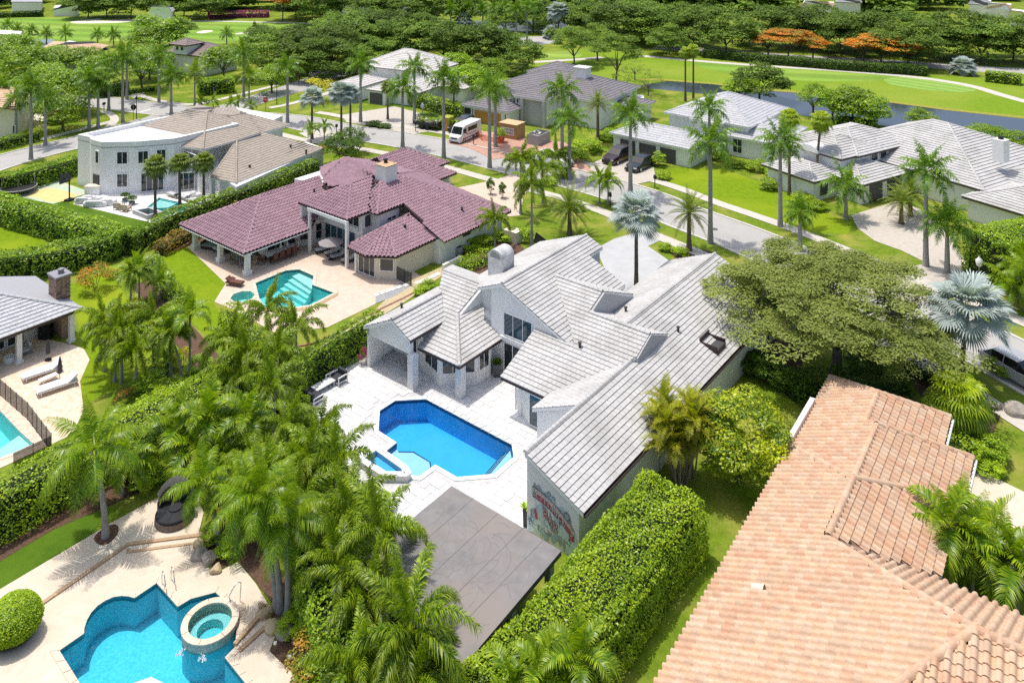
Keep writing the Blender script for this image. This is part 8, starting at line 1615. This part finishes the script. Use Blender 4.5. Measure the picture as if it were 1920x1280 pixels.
wpart('floor', SK, dm, lambda m: m.box(do + Vector((0, 0, .1)), (2, 3.2, .1), F6.B, F6.A)); m = MB(); junk(m, do, F6.B, F6.A, 1.7, 2.8, 50, 7, .9, .55); setp(m.build('rubble', JUNK), 'mixed rubble filling the grey skip', 'rubble', kind='stuff')
def pot(name, label, p, r0, r1, h, m, plant=None, pr=.5, ph=.8, cat='planter'):
    t = thing(name, label, cat, p); b = MB(); b.lathe((0, 0, 0), [(r0, 0), (r1, h), (r1 * .86, h), (r1 * .8, h - .06)], 12); link('pot', b.mesh('pot', m), t)
    if plant: c = link('foliage', plant, t); c.location = (0, 0, h + ph * .4); c.scale = (pr, pr, ph * .6)
    return t
pot('planter', 'red pot with a shrub beside the tan container', P(939, 267), .4, .6, .7, mat('red_pot', (.55, .04, .02), .5), BUSH[0], .8, 1.3)
# signs, lamps, letter boxes
def octa(label, px, py, face, red=True, hgt=2.3):
    t = thing('stop_sign', label, 'sign', P(px, py)); o = P(px, py); wpart('post', GREYM, t, lambda m: m.tube([o, o + Vector((0, 0, hgt))], .05, 6)); X = Vector((-face.y, face.x, 0))
    wpart('plate', mat('stop_red', (.50, .02, .02), .5) if red else BLACK, t, lambda m: (m.face([o + face * .06 + X * (.5 * math.cos(a)) + Vector((0, 0, hgt - .3 + .5 * math.sin(a))) for a in [math.pi / 8 + math.pi / 4 * k for k in range(8)]]), m.face([o + face * .03 + X * (.5 * math.cos(a)) + Vector((0, 0, hgt - .3 + .5 * math.sin(a))) for a in [math.pi / 8 + math.pi / 4 * k for k in range(8)]][::-1])))
    if red: words(t, 'sign_lettering', 'STOP', o + face * .07 + Vector((0, 0, hgt - .3)), X, .38, WHITEP)
    return t
t = octa('red stop sign with street name blades at the street junction', 498, 209, Vector((0, -1, 0))); o = P(498, 209); wpart('name_blade', mat('dark_green_sign', (.01, .05, .02), .5), t, lambda m: (m.box(o + Vector((0, 0, 2.75)), (1.2, .04, .22)), m.box(o + Vector((0, 0, 3.0)), (.05, 1.0, .22)))); octa('dark backed stop sign seen from behind on the corner grass', 250, 224, Vector((0, 1, 0)), False)
t = octa('small dark sign on the shaded lawn before the brown roofed villa', 401, 182, Vector((0, 1, 0)), False, 1.8)
def lamp(label, px, py, h, m=BLACK, big=False):
    t = thing('street_lamp', label, 'street lamp', P(px, py), 'lamp posts'); o = P(px, py); wpart('post', m, t, lambda b: b.tube([o, o + Vector((0, 0, h))], [.08, .05], 6))
    wpart('lantern', WHITEP if big else BLACK, t, lambda b: b.lathe(o + Vector((0, 0, h)), [(.12, 0), (.26, .12), (.32, .55), (.12, .75), (.05, .9)] if big else [(.08, 0), (.2, .1), (.22, .35), (.06, .5)], 8)); wpart('finial', m, t, lambda b: b.lathe(o + Vector((0, 0, h + (.88 if big else .48))), [(.05, 0), (.06, .08), (.01, .2)], 6))
lamp('slim dark lamp post beside the dark backed stop sign', 256, 224, 3.3); lamp('slim dark lamp post on the grass right of the red stop sign', 519, 196, 3.5); lamp('lamp post with pale lantern before the huge dark hedge', 1836, 545, 2.2, GREYM, True); lamp('pale lamp post among the shrubs of the pale roofed house', 792, 226, 2.0, GREYM, True)
def mailbox(label, px, py):
    t = thing('letter_box', label, 'letter box', P(px, py), 'letter boxes on posts'); o = P(px, py); wpart('post', BLACK, t, lambda m: m.tube([o, o + Vector((0, 0, 1.2))], .06, 5)); wpart('box', BLACK, t, lambda m: m.box(o + Vector((0, 0, 1.35)), (.35, .62, .4), taper=.8))
for x, y, l in ((195, 209, 'black letter box on the corner left of the junction'), (888, 272, 'black letter box beside the nose of the white van'), (779, 247, 'black letter box beside the flatbed trailer'), (1144, 386, 'black letter box under the pair of small palms'), (1228, 352, 'black letter box on the verge below the maroon suv drive'), (631, 252, 'black letter box near the silver palms by the street')): mailbox(l, x, y)
uc = thing('utility_cabinet', 'green and white utility cabinet beside the white house under the olive tree', 'cabinet', P(1494, 648)); uo = P(1494, 648); wpart('cabinet', mat('green_box', (.16, .26, .22), .6), uc, lambda m: m.box(uo + Vector((0, 0, .7)), (.7, 1.6, 1.4), F1.B, F1.A)); wpart('panel', WHITEP, uc, lambda m: m.box(uo - F1.B * .38 + Vector((0, 0, .75)), (.06, 1.6, 1.5), F1.B, F1.A))
def hoop(label, px, py, h, face, tilt=0):
    t = thing('basketball_hoop', label, 'basketball hoop', P(px, py)); o = P(px, py); X = Vector((-face.y, face.x, 0)); up = (Vector((0, 0, 1)) + X * tilt).normalized(); Xt = (X - Vector((0, 0, 1)) * tilt).normalized()
    wpart('post', BLACK, t, lambda m: m.tube([o, o + Vector((0, 0, h)), o + face * .7 + Vector((0, 0, h + .2))], .09, 6)); wpart('base', BLACK, t, lambda m: m.box(o + Vector((0, 0, .1)), (.9, .7, .2), X, face)); c = o + face * .75 + Vector((0, 0, h + .25))
    wpart('backboard', mat('dark_board', (.05, .06, .065), .3) if 'dark_board' not in MATS else MATS['dark_board'], t, lambda m: m.box(c, (1.3, .05, .95), Xt, -face, up)); wpart('board_rim', BLACK, t, lambda m: [m.box(c + Xt * a + up * b, (sx, .08, sz), Xt, -face, up) for a, b, sx, sz in ((0, .5, 1.4, .08), (0, -.5, 1.4, .08), (.68, 0, .08, 1.0), (-.68, 0, .08, 1.0))])
    rc = c + face * .3 - up * .35; wpart('rim', ORNG, t, lambda m: m.tube([rc + X * (.24 * math.cos(a)) + face * (.24 * math.sin(a)) for a in [2 * math.pi * k / 12 for k in range(13)]], .025, 4))
hoop('tilted dark basketball hoop on the lawn behind the white house', 1022, 466, .75, Vector((-.6, -.6, 0)).normalized(), .28); hoop('basketball hoop on a black post at the edge of the painted court', 130, 376, 2.3, Vector((-.9, .4, 0)).normalized())
tr = thing('trampoline', 'round black trampoline with net poles beside the hedge', 'trampoline', P(35, 362)); tc = P(35, 362); wpart('mat', BLACK, tr, lambda m: m.lathe(tc + Vector((0, 0, .75)), [(1.85, 0), (1.85, .02)], 24)); wpart('rim_pad', GREYM, tr, lambda m: m.tube([tc + Vector((1.95 * math.cos(a), 1.95 * math.sin(a), .76)) for a in [2 * math.pi * k / 24 for k in range(25)]], .08, 6))
for k in range(6): a = math.pi * k / 3; q = tc + Vector((1.95 * math.cos(a), 1.95 * math.sin(a), 0)); wpart('leg', GREYM, tr, lambda m: m.tube([q, q + Vector((0, 0, .76))], .03, 5)); wpart('net_pole', GREYM, tr, lambda m: m.tube([q + Vector((0, 0, .76)), q + Vector((0, 0, 2.3))], .03, 5))
# ---- garden furniture
CHAR = mat('charcoal_cushion', (.045, .05, .06), .9, var=.15, scale=6); WFAB = mat('white_fabric', (.74, .73, .72), .9, var=.04, scale=5); WICK = mat('dark_wicker', (.045, .03, .025), .8, var=.3, scale=14); WICKB = mat('reddish_wicker', (.13, .055, .04), .8, var=.25, scale=12); GREYC = mat('light_grey_cushion', (.5, .52, .54), .9); TEAK = mat('pale_teak', (.5, .4, .28), .8, var=.15, scale=5)
def furn(name, label, cat, p, d, parts, group=None):
    """parts: (name, material, centre(x forward,y left,z), size, optional tilt about y)"""
    t = thing(name, label, cat, p, group, math.atan2(d.y, d.x))
    for q in parts:
        b = MB(); tl_ = q[4] if len(q) > 4 else 0; X = Vector((math.cos(tl_), 0, math.sin(tl_))); Zv = Vector((-math.sin(tl_), 0, math.cos(tl_))); b.box(q[2], q[3], X, Vector((0, 1, 0)), Zv); link(q[0], b.mesh(q[0], q[1]), t)
    return t
def legs(x, y, h, m, w=.05): return [('leg', m, (sx * x, sy * y, h / 2), (w, w, h)) for sx in (-1, 1) for sy in (-1, 1)]
def armchair(label, p, d, fm, cm, w=.95, grp=None): return furn('armchair', label, 'armchair', p, d, legs(.4, w / 2 - .04, .62, fm, .06) + [('armrest', fm, (0, s * (w / 2 - .04), .62), (.86, .07, .06)) for s in (-1, 1)] + [('seat_cushion', cm, (.03, 0, .36), (.78, w - .16, .18)), ('backrest', cm, (-.34, 0, .58), (.18, w - .16, .48), 0), ('frame', fm, (0, 0, .22), (.84, w - .1, .06))], grp)
def lounger(label, p, d, fm, cm, grp=None, L=2.2, w=.78): return furn('sun_lounger', label, 'sun lounger', p, d, legs(L * .4, w / 2 - .06, .28, fm) + [('frame', fm, (0, 0, .29), (L, w, .06)), ('mattress', cm, (L * .14, 0, .36), (L * .70, w - .06, .1)), ('backrest', cm, (-L * .33, 0, .50), (L * .36, w - .06, .1), -.6)], grp)
z3 = lambda x, y: P(560 + x / 8, 600 + y / 8, .055)
dB = W.B; dA = W.A
armchair('white framed armchair with charcoal cushions nearest the white house', z3(600, 930), -dA, WHITEP, CHAR, 1.05, 'patio lounge armchairs'); armchair('white framed armchair with charcoal cushions next to the hedge', z3(410, 880), -dA, WHITEP, CHAR, 1.05, 'patio lounge armchairs')
furn('coffee_table', 'long white coffee table before the charcoal armchairs', 'table', z3(365, 1035), dA, legs(.75, .3, .36, WHITEP, .06) + [('table_top', WHITEP, (0, 0, .38), (1.7, .75, .06))]); pot('candle_jar', 'small black jar standing on the long white coffee table', z3(345, 1010) + Vector((0, 0, .41)), .05, .06, .14, BLACK, cat='jar')
furn('sofa', 'low white framed sofa with grey cushions half under palm leaves', 'sofa', z3(150, 1170), dA * 1, [('frame', WHITEP, (0, 0, .2), (.95, 2.2, .08)), ('armrest', WHITEP, (0, -1.1, .5), (.9, .07, .06)), ('armrest', WHITEP, (0, 1.1, .5), (.9, .07, .06)), ('seat_cushion', CHAR, (.03, 0, .34), (.85, 2.05, .2)), ('backrest', CHAR, (-.38, 0, .56), (.18, 2.05, .45))] + legs(.42, 1.1, .5, WHITEP, .06))
tp = pot('planter', 'dark round planter with a charred post against the hedge', P(646, 679), .36, .44, .45, mat('dark_planter', (.10, .10, .10), .7), None); wpart('post', mat('charred_post', (.02, .018, .017), .8), tp, lambda m: m.tube([P(646, 679) + Vector((0, 0, .4)), P(646, 679) + Vector((0, 0, 1.95))], [.17, .13], 8)); pot('planter', 'small planter of pink flowers at the corner of the white porch', P(682, 683), .25, .3, .3, mat('pale_pot', (.5, .48, .45), .8), PNKB, .38, .9)
def agave(t, z, n=14, L=.6, m=LEAF_DARKH):
    Vs, Fs, Ts = [], [], []; g = np.random.default_rng(4)
    for k in range(n * 2):
        a = k * 2.4; el = .35 + .5 * (k / n / 2) + g.uniform(-.1, .1); d_ = np.array([math.cos(a) * math.cos(el), math.sin(a) * math.cos(el), math.sin(el)]); sd = np.array([-math.sin(a), math.cos(a), 0]) * .07; o = np.array([0, 0, z]); l_ = L * g.uniform(.8, 1.1)
        Vs.append(np.array([o, o + d_ * l_ * .45 + sd, o + d_ * l_ - np.array([0, 0, .12]), o + d_ * l_ * .45 - sd])); Fs.append(np.arange(4)[None, :] + 4 * k); Ts.append(np.tile([[g.uniform(.3, .9), 0]], (4, 1)))
    return link('leaves', np_mesh('leaves', np.concatenate(Vs), np.concatenate(Fs), np.concatenate(Ts), m), t)
tall = thing('planter', 'tall dark tapered planter with a spiky plant beside the bay window', 'planter', P(932, 706)); b = MB(); b.box((0, 0, .5), (.42, .42, 1.0), taper=1.35); link('pot', b.mesh('pot', mat('anthracite_pot', (.09, .09, .095), .6)), tall); agave(tall, 1.0)
po2 = thing('planter', 'slim dark pot with a small green plant by the mural wall', 'planter', P(986, 985)); b = MB(); b.box((0, 0, .5), (.3, .3, 1.0), taper=1.2); link('pot', b.mesh('pot', MATS['anthracite_pot']), po2); agave(po2, 1.0, 8, .5, LEAF_BRIGHT)
# purple-roofed house terrace
A2, B2 = F2.A, F2.B
z7 = lambda x, y: P(330 + x * .2187, 280 + y * .2187, .03)
dt = furn('dining_table', 'long white topped dining table under the purple porch roof', 'table', z7(880, 925), A2, legs(1.2, .4, .7, WICK, .1) + [('table_top', WFAB, (0, 0, .73), (3.2, 1.1, .07))])
for i, (du, dv) in enumerate([(-1.1, .85), (-.35, .85), (.4, .85), (1.1, .85), (-.9, -.85), (0, -.85), (.9, -.85), (1.95, 0), (-1.95, 0)]):
    q = z7(880, 925) + A2 * du + B2 * dv; d_ = (-B2 if dv > 0 else B2) if dv else (-A2 if du > 0 else A2)
    furn('dining_chair', ('dark wicker chair on the pool side of the long porch table, ' + ['nearest the front post', 'second from the front post', 'third from the front post', 'farthest from the front post'][i] if dv > 0 else 'dark wicker chair on the house side of the long porch table, ' + ['near the front post', 'in the middle', 'at the far end'][i - 4] if dv else ['pale cushioned chair at the far head of the long porch table', 'dark wicker chair at the near head of the long porch table'][i - 7]), 'chair', q, d_, legs(.22, .22, .42, WICKB) + [('seat', WICKB if du < 1.5 else WFAB, (0, 0, .44), (.52, .52, .1)), ('backrest', WICKB if du < 1.5 else WFAB, (-.24, 0, .75), (.08, .52, .6))], 'chairs around the long porch table')
for k, nm in ((.25, 'white vase on the porch dining table nearer the pool'), (1.0, 'white vase on the porch dining table nearer the windows')): q = z7(880, 925) + A2 * k + Vector((0, 0, .765)); v_ = MB(); v_.lathe(q, [(.08, 0), (.16, .15), (.15, .3), (.06, .42), (.09, .62), (.05, .7)], 10); setp(v_.build('vase', WFAB), nm, 'vase')
furn('sofa', 'dark wicker sofa with grey green cushions at the far corner of the purple porch', 'sofa', z7(310, 850), B2 * .4 - A2, [('base', WICK, (0, 0, .2), (.9, 2.1, .3)), ('seat_cushion', mat('sage_cushion', (.25, .32, .31), .9), (.05, 0, .42), (.8, 1.9, .16)), ('backrest', MATS['sage_cushion'], (-.36, 0, .68), (.18, 1.9, .42)), ('armrest', WICK, (0, 1.02, .45), (.9, .12, .5)), ('armrest', WICK, (0, -1.02, .45), (.9, .12, .5))])
furn('coffee_table', 'white topped wicker coffee table before the porch sofa', 'table', z7(385, 875), A2, legs(.5, .4, .4, WICK, .08) + [('table_top', WFAB, (0, 0, .43), (1.3, 1.0, .06))]); armchair('dark wicker armchair behind the middle porch post', z7(440, 880), -A2, WICK, CHAR, .85)
furn('bistro_table', 'small dark metal bistro table near the front porch post', 'table', z7(530, 985), A2, legs(.2, .2, .68, BLACK, .03) + [('table_top', mat('grey_glass_top', (.25, .28, .28), .2), (0, 0, .7), (.65, .65, .03))])
for (x, y), d_, l_ in (((488, 985), A2, 'dark metal bistro chair on the lawn side of the small table'), ((565, 1010), -A2, 'dark metal bistro chair nearer the front porch post')): furn('bistro_chair', l_, 'chair', z7(x, y), d_, legs(.18, .18, .42, BLACK, .03) + [('seat', MATS['sage_cushion'], (0, 0, .43), (.42, .42, .05)), ('backrest', BLACK, (-.2, 0, .68), (.04, .42, .45))])
pr_ = thing('parasol', 'taupe octagonal parasol over the loungers by the bay room', 'parasol', z7(1330, 945)); q = z7(1330, 945); wpart('pole', GREYM, pr_, lambda m: m.tube([q, q + Vector((0, 0, 2.1))], .03, 6)); wpart('base', BLACK, pr_, lambda m: m.lathe(q, [(.28, 0), (.28, .08), (.05, .12)], 12)); wpart('canopy', mat('taupe_canvas', (.30, .27, .27), .9), pr_, lambda m: m.lathe(q, [(1.28, 1.68), (1.26, 1.72), (.65, 1.98), (.05, 2.2)], 8, smooth=False))
for (x, y), l_ in (((1255, 880), 'dark wicker lounger with white cushion nearest the porch post'), ((1340, 905), 'dark wicker lounger under the taupe parasol'), ((1390, 935), 'dark wicker lounger with white cushion between parasol and tall post'), ((1480, 965), 'dark wicker lounger behind the tall white post')): lounger(l_, z7(x, y), (-A2 * .9 - B2 * .3), WICK, GREYC, 'wicker loungers under the taupe parasol', 1.5, .62)
lounger('reddish brown wicker lounger on the lawn edge of the pool deck', z7(505, 1165), (A2 * .4 + B2).normalized(), WICKB, WICKB, None, 1.7, .65); furn('side_table', 'small brown wicker table behind the reddish lounger', 'table', z7(480, 1140), A2, legs(.18, .18, .36, WICKB) + [('table_top', WICKB, (0, 0, .38), (.5, .5, .05))])
gt_ = thing('garden_gate', 'dark metal mesh gate beside the bay room of the purple-roofed house', 'gate', P(757, 533)); gp = [P(743, 524), P(758, 531), P(771, 537)]
for a, b_ in zip(gp, gp[1:]): wpart('mesh_panel', MESHM, gt_, lambda m: m.box((a + b_) / 2 + Vector((0, 0, .62)), ((b_ - a).length - .04, .015, 1.1), (b_ - a).normalized()))
for a in gp: wpart('post', BLACK, gt_, lambda m: m.tube([a, a + Vector((0, 0, 1.3))], .045, 5))
wpart('top_rail', BLACK, gt_, lambda m: m.tube([p + Vector((0, 0, 1.22)) for p in gp], .03, 5))
SS = mat('pale_stepping_stone', (.66, .64, .60), .9, var=.06, scale=3); gpth = bpy.data.objects['gravel_path']; SM = MB(); SM.box((0, 0, 0), (.62, .5, .06)); SMe = SM.mesh('stepping_stone', SS)
for x, y in ((707, 553), (716, 550), (726, 546.5), (737, 542.5), (748, 539), (762, 535), (783, 531), (793, 527), (803, 523), (812, 519), (820, 515)): o = link('stepping_stone', SMe, gpth); o.location = P(x, y) + Vector((0, 0, .05)); o.rotation_euler = (0, 0, F2.rz + 1.57)
def acunit(label, px, py):
    t = thing('air_conditioner', label, 'air conditioner', P(px, py), 'air conditioning units'); o = P(px, py); wpart('case', GREYM, t, lambda m: m.lathe(o, [(.42, 0), (.45, .1), (.45, .8), (.40, .86)], 14)); wpart('fan_grille', BLACK, t, lambda m: m.lathe(o + Vector((0, 0, .86)), [(.33, 0), (.3, .03)], 14))
acunit('round grey air conditioner against the white wall of the purple-roofed house', 860, 478); acunit('grey air conditioner in the shade beside the white house', 1412, 672)
bx_ = thing('planter_wall', 'low pale planter wall beside the long side of the purple-roofed house', 'wall', P(850, 497)); wpart('wall', WHITE, bx_, lambda m: m.box(P(848, 499) + Vector((0, 0, .3)), (.3, 2.6, .6), F2.B, F2.A))
ae = thing('equipment_enclosure', 'small pale walled enclosure among hedges behind the white house', 'enclosure', P(962, 452)); wpart('wall', CREAM, ae, lambda m: m.box(P(962, 452) + Vector((0, 0, .6)), (1.7, 1.2, 1.2), F2.B, F2.A))
# terrace of the curved house
zt = lambda x, y: P(x / 8, 300 + y / 8, .06)
for (x, y, s1, s2, l_) in ((1250, 640, 1.7, 1.2, 'puffy white sofa section at the left end of the terrace sofa group'), (1430, 690, 2.4, 1.2, 'puffy white sofa section along the front of the terrace sofa group'), (1620, 660, 1.7, 1.5, 'puffy white sofa section at the right end of the terrace sofa group'), (1330, 610, 1.5, 1.0, 'puffy white sofa section at the back of the terrace sofa group')):
    t = thing('sofa_section', l_, 'sofa', zt(x, y), 'white terrace sofa group'); b = MB(); b.lathe((0, 0, 0), [(.5, 0), (.56, .15), (.55, .42), (.46, .5)], 14); me = b.mesh('seat', WFAB)
    for k in range(2): c = link('seat', me, t); c.location = (s1 * (k - .5) * .5, 0, .02); c.scale = (s1 * .62, s2 * .75, 1)
    b = MB(); b.lathe((0, 0, 0), [(.45, .4), (.5, .55), (.4, .72)], 12); c = link('back_cushion', b.mesh('back_cushion', WFAB), t); c.location = (0, -.3 * s2, 0); c.scale = (s1 * .9, .45, 1)
pot('coffee_table', 'round white table amid the white terrace sofas', zt(1480, 600), .4, .45, .38, WFAB, cat='table')
for (x, y), l_ in (((1785, 735), 'beige armchair left of the pair by the small spa'), ((1885, 765), 'beige armchair right of the pair by the small spa')): armchair(l_, zt(x, y), Vector((.2, .9, 0)), TEAK, mat('beige_cushion', (.5, .42, .32), .9) if 'beige_cushion' not in MATS else MATS['beige_cushion'], .95)
for (x, y), l_ in (((234.5, 377), 'dark green ball shrub in a pot left of the pair on the white terrace'), ((247.5, 383), 'dark green ball shrub in a pot right of the pair on the white terrace')): pot('planter', l_, P(x, y, .06), .3, .36, .3, GREYM, BUSHD[0], .5, .7)
for (x, y), l_ in (((325, 369), 'teak lounger nearest the pool steps of the curved house'), ((346, 374), 'teak lounger further right on the white terrace'), ((362, 380), 'pale lounger beside the right hand sabal palm')): lounger(l_, P(x, y, .06), Vector((-.8, .5, 0)), TEAK, GREYC, 'loungers on the white terrace', 2.0, .75)
for (x, y), l_ in (((357, 375), 'round white pouf lowest of three beside the sabal palms'), ((362, 368), 'round white pouf in the middle of three beside the sabal palms'), ((373, 371), 'round white pouf rightmost beside the sabal palms')): t = thing('pouf', l_, 'pouf', P(x, y, .06), 'white terrace poufs'); b = MB(); b.lathe((0, 0, 0), [(.28, 0), (.4, .2), (.36, .5), (.2, .6)], 12); link('seat', b.mesh('seat', WFAB), t)
bi = thing('barbecue_island', 'white barbecue island against the curved house wall', 'counter', P(176, 364)); wpart('cabinet', WHITE, bi, lambda m: m.box(P(176, 364) + Vector((0, 0, .5)), (1.8, .9, 1.0))); wpart('worktop', CREAM, bi, lambda m: m.box(P(176, 364) + Vector((0, 0, 1.04)), (1.9, 1.0, .08)))
# terrace of the left cabana
zc = lambda x, y: P(x * .328, 440 + y * .328, .04)
for (x, y), l_ in (((240, 800), 'white sun lounger with white mattress nearest the cabana columns'), ((325, 880), 'white sun lounger nearer the pool fence')): lounger(l_, zc(x, y), (-F5.A - F5.B * .2).normalized(), WHITEP, WFAB, 'white loungers on the brick terrace', 2.6, .95)
furn('side_table', 'low white table between the two white loungers', 'table', zc(275, 835), F5.A, legs(.4, .22, .26, WHITEP) + [('table_top', WFAB, (0, 0, .28), (1.2, .5, .06))])
for (x, y, h_), l_ in (((275, 715, 1.45), 'closed black parasol standing by the cabana column'), ((342, 835, 1.7), 'closed dark green parasol between the white loungers')):
    t = thing('closed_parasol', l_, 'parasol', zc(x, y), 'closed parasols on the brick terrace'); q = zc(x, y); wpart('pole', GREYM, t, lambda m: m.tube([q, q + Vector((0, 0, h_))], .03, 6)); wpart('canopy', DGREY, t, lambda m: m.lathe(q, [(.16, h_ * .35), (.17, h_ * .6), (.09, h_ * .9), (.03, h_ + .1)], 8)); wpart('base', BLACK, t, lambda m: m.lathe(q, [(.25, 0), (.25, .06), (.05, .1)], 10))
pot('ottoman', 'round white ottoman under the cabana roof', zc(55, 725), .42, .42, .42, WFAB, cat='ottoman'); gq = zc(262, 590); t = thing('outdoor_grill', 'black outdoor grill against the brick wall of the cabana', 'grill', gq); wpart('cabinet', BLACK, t, lambda m: m.box(gq + Vector((0, 0, .55)), (.9, .6, 1.1))); wpart('lid', BLACK, t, lambda m: m.tube([gq + Vector((-.45, 0, 1.12)), gq + Vector((.45, 0, 1.12))], .28, 10))
armchair('grey garden chair beside the cabana windows', zc(138, 680), -F5.A, GREYM, GREYC, .8)
# ================================================================ words that single out every plant
LM = [('the white van', 872, 250), ('the tan storage container', 960, 245), ('the boarded orange garage', 928, 222), ('the dark grey roof', 1070, 160), ('the pale grey roofs', 770, 130), ('the maroon suv', 1158, 297), ('the black sedan', 1201, 312), ('the silver car', 1895, 690), ('the purple roof', 560, 370), ('the purple roof chimney', 727, 340), ('the round purple roof', 700, 440), ('the painted court', 85, 360), ('the trampoline', 35, 348), ('the curved white house', 235, 300), ('the beige grey roof', 440, 245), ('the small terrace pool', 310, 392), ('the red flowering bush', 178, 520), ('the brick chimney', 112, 545), ('the white loungers', 95, 705), ('the mesh pool fence', 50, 790), ('the turquoise pool', 560, 540), ('the octagonal spa', 455, 556), ('the blue pool', 830, 820), ('the walled spa by the blue pool', 740, 885), ('the grey pavilion roof', 900, 1060), ('the mural', 1040, 970), ('the daybed', 327, 960), ('the round stone spa', 392, 1160), ('the lobed pool', 280, 1220), ('the clipped round bush', 28, 1165), ('the rockery', 395, 1045), ('the tan tile roof', 1480, 1000), ('the long white tile roof', 1200, 690), ('the white driveway', 1180, 490), ('the olive tree', 1568, 540), ('the pale lantern post', 1836, 495), ('the canal', 1760, 225), ('the putting green', 1740, 158), ('the orange umbrella trees', 1640, 95), ('the big sand bunker', 190, 40), ('the brown roofed villa', 375, 100), ('the red stop sign', 498, 195), ('the street junction', 265, 205), ('the white tiled canal house', 1700, 275), ('the three garage doors', 1200, 290), ('the far lake', 975, 50), ('the magenta hedge', 450, 28), ('the two small bunkers', 420, 60), ('the flatbed trailer', 803, 235), ('the carport', 1192, 185), ('the round lawn hedge', 1250, 335), ('the white chimney vault', 950, 500), ('the charcoal armchairs', 620, 710), ('the mango tree', 1385, 760), ('the sabal palms', 335, 310), ('the pale canal driveway', 1690, 430), ('the gravel path', 780, 540), ('the porch dining table', 522, 480), ('the left edge house', 20, 230), ('the white porch', 720, 650), ('the tall leafy wall hedge', 1150, 1020), ('the scaffold', 255, 140), ('the fairway hedge', 1530, 122), ('the far avenue', 640, 140), ('the dark bar counter', 800, 1290), ('the black letter box by the verge', 1228, 345), ('the fan palm', 1795, 760), ('the silver palms by the street', 640, 185), ('the orange roof at upper left', 130, 90), ('the cart path bridge', 1080, 110), ('the tree pit', 200, 1005)]
def rel(x, y, lx, ly):
    dx, dy = x - lx, y - ly
    if abs(dx) < 26 and abs(dy) < 26: return 'right beside'
    if abs(dx) > abs(dy) * 1.3: return 'left of' if dx < 0 else 'right of'
    return 'above' if dy < 0 else 'below'
ORD = ['', 'second', 'third', 'fourth', 'fifth', 'sixth', 'seventh', 'eighth', 'ninth', 'tenth', 'eleventh', 'twelfth']
def label_plants():
    used = {}
    ents = [(t, x, y) for t, x, y in TREES if t.name in KIND]
    def near(x, y, k, skip=()):
        return sorted([l for l in LM if l[0] not in skip], key=lambda l: math.hypot(x - l[1], (y - l[2]) * 1.25))[:k]
    first = {}
    for t, x, y in ents:
        w_ = KIND[t.name]; sk = [n for n in (l[0] for l in LM) if any(q in w_ for q in ('olive',) if q in n)]
        if 'umbrella tree' in w_: sk.append('the orange umbrella trees')
        if 'hedge' in w_: sk += [n for n in (l[0] for l in LM) if 'hedge' in n and w_.split()[-1] == 'hedge' and any(a in n for a in w_.split()[:-1])]
        if 'sabal' in w_: sk.append('the sabal palms')
        if 'silver' in w_: sk.append('the silver palms by the street')
        if 'magenta' in w_: sk.append('the magenta hedge')
        if 'red flowering' in w_: sk.append('the red flowering bush')
        if 'clipped round' in w_: sk.append('the clipped round bush')
        if 'round bushy' in w_: sk.append('the mango tree')
        if 'fan palm' in w_: sk.append('the fan palm')
        n1 = near(x, y, 1, sk)[0]; first.setdefault((w_, n1[0], rel(x, y, n1[1], n1[2])), []).append((t, x, y, n1, sk))
    for (w_, nm, r_), L in first.items():
        if len(L) == 1: t = L[0][0]; t['label'] = '%s %s %s' % (w_, r_, nm); used[t['label']] = 1; continue
        sub = {}
        for e in L:
            n2 = near(e[1], e[2], 2, e[4])[1]; sub.setdefault((n2[0], rel(e[1], e[2], n2[1], n2[2])), []).append(e)
        for (m_, s_), G in sub.items():
            G.sort(key=lambda e: math.hypot(e[1] - e[3][1], e[2] - e[3][2]))
            for i, e in enumerate(G):
                if len(G) == 1: lab = '%s %s %s, %s %s' % (w_, r_, nm, s_, m_)
                else: lab = '%s %s %s, %s' % (w_, r_, nm, 'closest to it' if i == 0 else 'farthest from it' if i == len(G) - 1 else (ORD[i] if i < len(ORD) else 'next') + ' closest to it')
                if len(lab.split()) > 16: lab = ' '.join(lab.replace(' with ', ' w/ ').split()[:16]) if False else lab.replace(', closest to it', ' closest').replace('the ', '')
                k = lab; c = 1
                while k in used: c += 1; k = lab.replace('closest', 'closest', 1) + ' and ' + s_ + ' ' + m_; lab = k if c > 2 else lab; 
                if False: pass
                used[k] = 1; e[0]['label'] = k
def shorten():
    for o in bpy.data.objects:
        l = o.get('label')
        if l and len(l.split()) > 16: o['label'] = ' '.join([w for w in l.split() if w not in ('the', 'a')][:16])
label_plants(); shorten()
